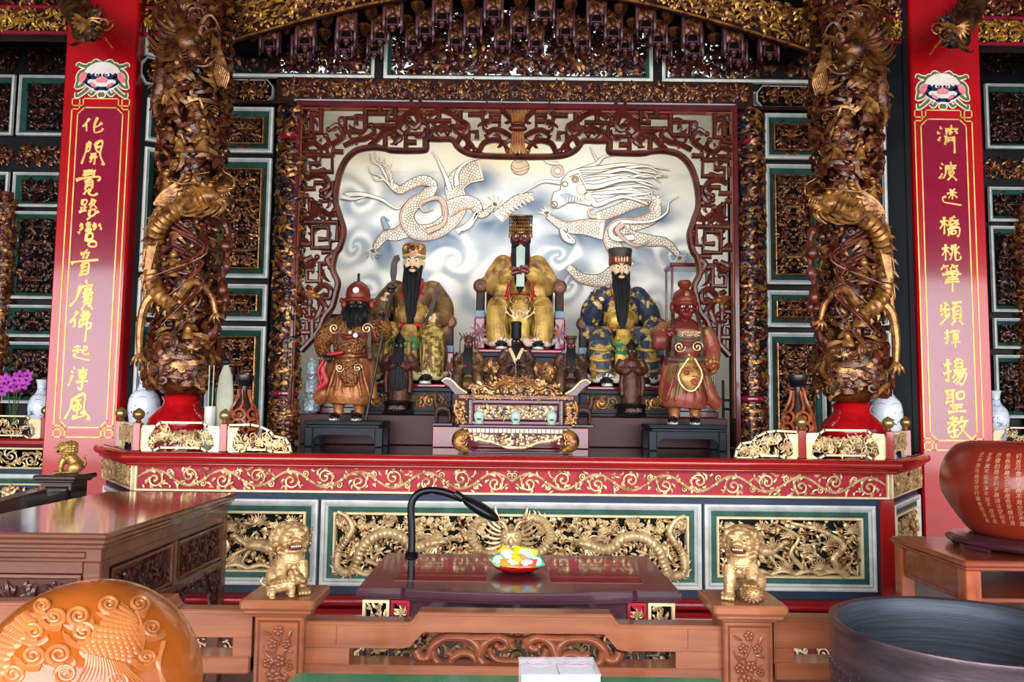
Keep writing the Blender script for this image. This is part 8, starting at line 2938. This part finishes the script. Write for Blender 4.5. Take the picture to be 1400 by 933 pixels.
mb = MB(TD)
zt = pz - .09
mb.prism([(Ln, zt - .05), (Ln, zt), (Ln - .35, zt), (Ln - .39, zt + .045), (0, zt + .045), (0, zt - .05)], -.035, .035)
mb.box(0, Ln, -.03, .03, zt - .34, zt - .27, .005)
for u in (.02, Ln - .06):
    mb.box(u, u + .05, -.03, .03, zt - .3, zt - .04, .003)
mb.build('rail', DW, df, smooth=False)
mb = MB(TD)
for k in range(9):
    u = .12 + k * (Ln - .3) / 8
    spirals(mb, u, zt - .15, k, .07, 1.5, (-1) ** k, .02, 0, 0, 24, 8, 1.2)
    spirals(mb, u + .08, zt - .19, k, .05, 1.4, (-1) ** k, .018, 0, 0, 20, 8, 1.2)
mb.build('scroll_carving', DW, df)
lion('small gilt lion on the dark post before the left red pillar', (lx + .01, ly + .02, pz + .001), .00205, -1.1, m=mat('small_lion_gilt', '#b8924e', .3, .5, '#6a4820', 11, .42, .7, .4, 70))

# ---- side altars beyond the pillars
for sd, nm in ((-1, 'left'), (1, 'right')):
    xa, xb = (-6.15, -2.98) if sd < 0 else (3.02, 6.15)
    t = thing('side_altar', 'red and gilt side altar beyond the %s red pillar' % nm, 'altar', ((xa + xb) / 2, 1.75, 0))
    T = Matrix.Translation((-(xa + xb) / 2, -1.75, 0))
    mb = MB(T); mb.box(xa, xb, 1.56, 1.93, 0, CT - .06, 0); mb.build('core', NAVY, t, smooth=False)
    mb = MB(T); mb.box(xa, xb, 1.5, 1.93, CT - .06, CT, .02); mb.build('counter_top', REDD, t, smooth=False)
    mb = MB(T); mb.molding(xa, xb, .955, 1.125, [(0, 1.56, 0), (.001, 1.545, 0), (.014, 1.54, 0), (.016, 1.56, 1), (.08, 1.56, 1)]); f = mb.build('frieze', [GOLDP, REDP], t, smooth=False)
    cb = MB(T); vine(cb, xa + .02 if sd > 0 else -4.9, xb - .02 if sd < 0 else 4.9, .974, 1.106, 951, 0, 1.55, 12); stuff(cb.build('frieze_carving', GOLD, f))
    a, b = (-4.2, -3.15) if sd < 0 else (3.25, 4.3)
    mb = MB(T); mb.molding(a, b, .395, .915, [(0, 1.56, 0), (.001, 1.53, 0), (.03, 1.535, 0), (.04, 1.55, 1), (.07, 1.555, 1), (.075, 1.54, 2), (.09, 1.545, 2), (.091, 1.57, 3), (.2, 1.57, 3)]); p = mb.build('relief_panel', [WHITEM, GREEN, GOLDP, DARKG], t, smooth=False)
    cb = MB(T); dense(cb, a + .09, b - .09, .49, .82, .07, 961 + sd, .02, 1.56, (0, 1), (.75, .25), 1.3); stuff(cb.build('panel_carving', [GOLD, AGOLD], p))
    r = thing('altar_railing', 'gilt openwork railing on the side altar beyond the %s red pillar' % nm, 'railing')
    TR_ = frame((0, 1.56, 0), (1, 0, 0), (0, 0, 1))
    e = P(56, 590, 1.56)[0] if sd < 0 else P(1357, 590, 1.56)[0]
    a, b = (e - .55, e) if sd < 0 else (e, e + .55)
    rail_panel(r, TR_, a, b, CT, PA, 971 + sd)
    mb = MB(); mb.box(e - sd * .03 - .024, e - sd * .03 + .024, 1.536, 1.584, CT, CT + .175, .004); pp = mb.build('railing_post', REDD, r, smooth=False)
    fb = MB(); fb.lathe([(.014, 0), (.02, .006), (.012, .014), (.03, .03), (.037, .05), (.03, .072), (.014, .084), (.004, .092)], (e - sd * .03, 1.56, CT + .175), 16); fb.build('finial', FINM, pp)

# ---- vases, orchid, brush pot and paddle on the counters
PORC = mat('blue_white_porcelain', '#dfe6ee', .15, 0, '#2f4a8c', 9, .56, .66, 0, coat=.5)
PORW = mat('white_porcelain', '#dfe6ee', .15, 0, '#d4dce8', 6, coat=.5)
COB = mat('cobalt_brushwork', '#2c4484', .3, 0, '#40589a', 12)


def porcelain(label, X, Y, s, z=CT + .001, seed=1):
    t = thing('porcelain_vase', label, 'vase', (X, Y, z))
    pr = np.array([(.055, 0), (.06, .01), (.085, .1), (.105, .22), (.108, .28), (.095, .345), (.06, .39), (.042, .42), (.04, .47), (.05, .51), (.056, .52), (.048, .52), (.036, .47), (.03, .4)]) * s
    mb = MB(); mb.lathe(spl(np.hstack([pr, 0 * pr[:, :1]]), 50)[:, :2], (0, 0, 0), 36, cap=False); mb.lathe([(.001, 0), (.055 * s, 0)], (0, 0, 0), 36, cap=False); mb.build('vessel', PORW, t)
    oz, orr = pr[:10, 1], pr[:10, 0]
    cb = MB(warp=lambda v: np.stack([(np.interp(v[:, 2], oz, orr) - v[:, 1]) * np.sin(v[:, 0] / (.1 * s)), -(np.interp(v[:, 2], oz, orr) - v[:, 1]) * np.cos(v[:, 0] / (.1 * s)), v[:, 2]], -1))
    rg = np.random.default_rng(seed)
    glyph(cb, '真' if False else '聖', -.05 * s, .27 * s, .07 * s, -.0005, .05); glyph(cb, '教', .02 * s, .24 * s, .07 * s, -.0005, .05) if False else None
    n = 46
    leaves(cb, rg.uniform(-.25, .25, n) * s, rg.uniform(.05, .3, n) * s, rg.uniform(0, 6, n), .035 * s, rg.uniform(-2, 2, n), .004 * s, 0, 0, 6, 5, .3)
    for z in (.335, .385, .04, .44):
        k = np.linspace(-.3, .3, 30)
        cb.tube(np.stack([k * s, 0 * k, np.full(30, z * s) + .008 * s * np.sin(k * 60)], -1), .0025 * s, 5)
    cb.F = [x for x in cb.F]
    stuff(cb.build('brushwork', COB, t))


xv = P(207, 540, .84)[0]
porcelain('blue and white porcelain vase behind the left dragon column', xv - .03, .80, 1.0, seed=1)
porcelain('blue and white porcelain vase behind the right dragon column', P(1212, 550, .84)[0] - .005, .84, 1.04, seed=2)
porcelain('blue and white porcelain vase on the side altar behind left red pillar', P(57, 540, 1.8)[0], 1.8, .92, seed=3)
porcelain('blue and white porcelain vase on the side altar behind right red pillar', P(1361, 560, 1.8)[0], 1.8, .92, seed=4)
OWD = mat('orange_brown_openwork', '#a85a34', .35, .05, '#7c3820', 10, coat=.2)
OWL = mat('openwork_light_edge', '#d49a70', .4, 0, '#b87a50', 10)


def openwork(label, px, q):
    Y = .36
    X = P(px, 560, Y)[0]
    t = thing('openwork_vase', label, 'vase', (X, Y, CT + .001))
    s = (P(px, 513, Y)[2] - CT) / .30
    mb = MB(); mb.lathe(np.array([(.05, 0), (.07, .004), (.075, .014), (.05, .02)]) * s, (0, 0, 0), 24); mb.build('foot', BLACKW, t)
    mb = MB(); mb.lathe(np.array([(.02, .02), (.035, .05), (.045, .1), (.035, .17), (.014, .22), (.014, .26)]) * s, (0, 0, 0), 20); mb.build('core', CARVD, t)
    oz, orr = np.array([.02, .05, .1, .15, .19, .22, .25, .275]) * s, np.array([.035, .05, .062, .054, .034, .024, .022, .034]) * s
    mb = MB(warp=lambda v: np.stack([(np.interp(v[:, 2], oz, orr) - v[:, 1]) * np.sin(v[:, 0] / (.05 * s)), -(np.interp(v[:, 2], oz, orr) - v[:, 1]) * np.cos(v[:, 0] / (.05 * s)), v[:, 2]], -1))
    for k in range(6):
        u = (k / 6 - .5) * 2 * PI * .05 * s
        for zz in (.06, .1, .14):
            a = np.linspace(0, 2 * PI, 20)
            mb.tube(np.stack([u + .022 * s * np.cos(a), 0 * a, (zz + .022 * np.sin(a)) * s], -1), .0055 * s, 6, None, 1, 0)
            spirals(mb, u, zz * s, k, .013 * s, 1.2, 1, .004 * s, 0, 0, 14)
        mb.tube(spl([(u, 0, .16 * s), (u + .01 * s, 0, .19 * s), (u, 0, .24 * s)], 8), .006 * s, 6, None, 1, 0)
        a = np.linspace(0, PI, 12)
        mb.tube(np.stack([u + .022 * s * np.cos(a), 0 * a - .003, (.025 + .02 * np.sin(a)) * s], -1), .006 * s, 6, None, 1, 1)
    mb.build('openwork', [OWD, OWL], t)
    mb = MB(); mb.lathe(np.array([(.022, .255), (.034, .275), (.036, .28), (.036, .298), (.028, .3), (.02, .28)]) * s, (0, 0, 0), 24, 0); mb.build('rim', BLACKW, t)


openwork('orange-brown openwork vase with black rim at the left railing', 333, -1)
openwork('orange-brown openwork vase with black rim at the right railing', 1091, 1)
PADM = mat('pale_grey_green_paddle', '#9a9a88', .45, 0, '#8c8c7a', 5)
Y = .34
X = P(307, 560, Y)[0]
pa = thing('oval_paddle', 'pale grey oval paddle with dark blue knob standing at the left railing', 'paddle', (X, Y, CT + .001))
H = P(305, 490, Y)[2] - CT
mb = MB(); mb.lathe([(.02, .0), (.03, .01), (.044, .08), (.058, .2), (.056, H * .62), (.044, H * .8), (.022, H * .9), (.014, H * .93)], (0, 0, 0), 28, 0, 1., .35); mb.build('blade', PADM, pa)
mb = MB()
mb.ell((-.004, 0, H * .955), (.03, .02, .022), 0, 16, 8); mb.ell((-.032, -.004, H * .955), (.012, .012, .012), 0)
mb.build('knob', BLUEB, pa)
bp = thing('brush_pot', 'small white cylindrical pot holding two thin sticks beside the paddle', 'pot', (P(290, 560, Y)[0] - .005, Y - .02, CT + .001))
h2 = P(290, 556, Y)[2] - CT
mb = MB(); mb.lathe([(.034, 0), (.036, .003), (.036, h2), (.032, h2), (.032, h2 - .03), (.001, h2 - .03)], (0, 0, 0), 28); mb.build('pot', mat('white_pot', '#c8c8c0', .4), bp)
for k in range(2):
    mb = MB(); mb.tube([(-.012 + .022 * k, 0, .03), (-.018 + .03 * k, .005, P(288, 500, Y)[2] - CT)], .0035, 8); mb.build('stick', mat('pale_stick', '#b0b0a8', .4), bp)

orc = thing('orchid', 'magenta orchid flowers on thin stems at the far left altar', 'plant', (P(18, 560, 1.75)[0], 1.75, CT + .001))
mb = MB(); mb.lathe([(.05, 0), (.07, .08), (.075, .1), (.06, .1), (.001, .09)], (0, 0, 0), 20); mb.build('pot', BLACKW, orc)
rg = np.random.default_rng(4)
MAG = mat('magenta_petal', '#8c1a8a', .5, 0, '#b84ab4', 12)
b = np.array(orc.location)
pts = [(6, 524), (14, 530), (3, 535), (20, 520), (27, 514), (31, 526), (38, 513), (8, 518), (-6, 526), (24, 528), (12, 522), (36, 520)]
for k, (a, c) in enumerate(pts):
    f = P(a, c, 1.72) - b
    if k % 3 == 0:
        mb = MB(); mb.tube(spl([(0, 0, .09), (f[0] * .4, -.01, f[2] * .6), (f[0] * .8, -.01, f[2] * .95), f], 14), .004, 6); mb.build('stem', mat('orchid_stem', '#3c5a2c', .5), orc)
    mb = MB(Matrix.Translation(Vector(f)) @ Matrix.Rotation(rg.uniform(-.6, .6), 4, 'Z') @ Matrix.Rotation(rg.uniform(-.4, .4), 4, 'X'))
    for j in range(5):
        an = j * 2 * PI / 5 + .3
        R3 = np.array(Matrix.Rotation(-an, 3, 'Y'))
        mb.ell((.026 * math.cos(an), 0, .026 * math.sin(an)), (.026, .006, .018), 0, 10, 6, R3)
    mb.ell((0, -.012, -.004), (.009, .012, .009), 1, 8, 6)
    mb.build('flower', [MAG, mat('orchid_centre', '#5a0c5a', .5)], orc)

# ---- group names for things that come in sets
GROUPS = {'red_pillar': 'red pillars inscribed in gold', 'seated_statue': 'enthroned statues on the dais', 'guard_statue': 'standing guard statues', 'throne': 'thrones of the seated statues',
          'statue_pedestal': 'pedestals under the thrones', 'black_stand': 'black stands under the guards', 'small_statue': 'small sooty statues before the thrones', 'round_base': 'round black statue bases',
          'dragon_column': 'gilt dragon columns', 'carved_post': 'slender carved posts beside the screen', 'altar_railing': 'gilt altar railings', 'carved_beam': 'gilt beams overhead', 'beast_head_bracket': 'beast head brackets',
          'wooden_beast': 'small dark beasts by the incense altar', 'glass_case': 'glass cases behind the guards', 'lion_figurine': 'gilt lions on posts', 'porcelain_vase': 'blue and white vases', 'openwork_vase': 'openwork vases',
          'card_stack': 'card stacks in the plastic box', 'side_altar': 'side altars beyond the pillars'}
for o in SC.objects:
    st = o.name.split('.')[0]
    if o.parent is None and st in GROUPS and 'group' not in o:
        o['group'] = GROUPS[st]
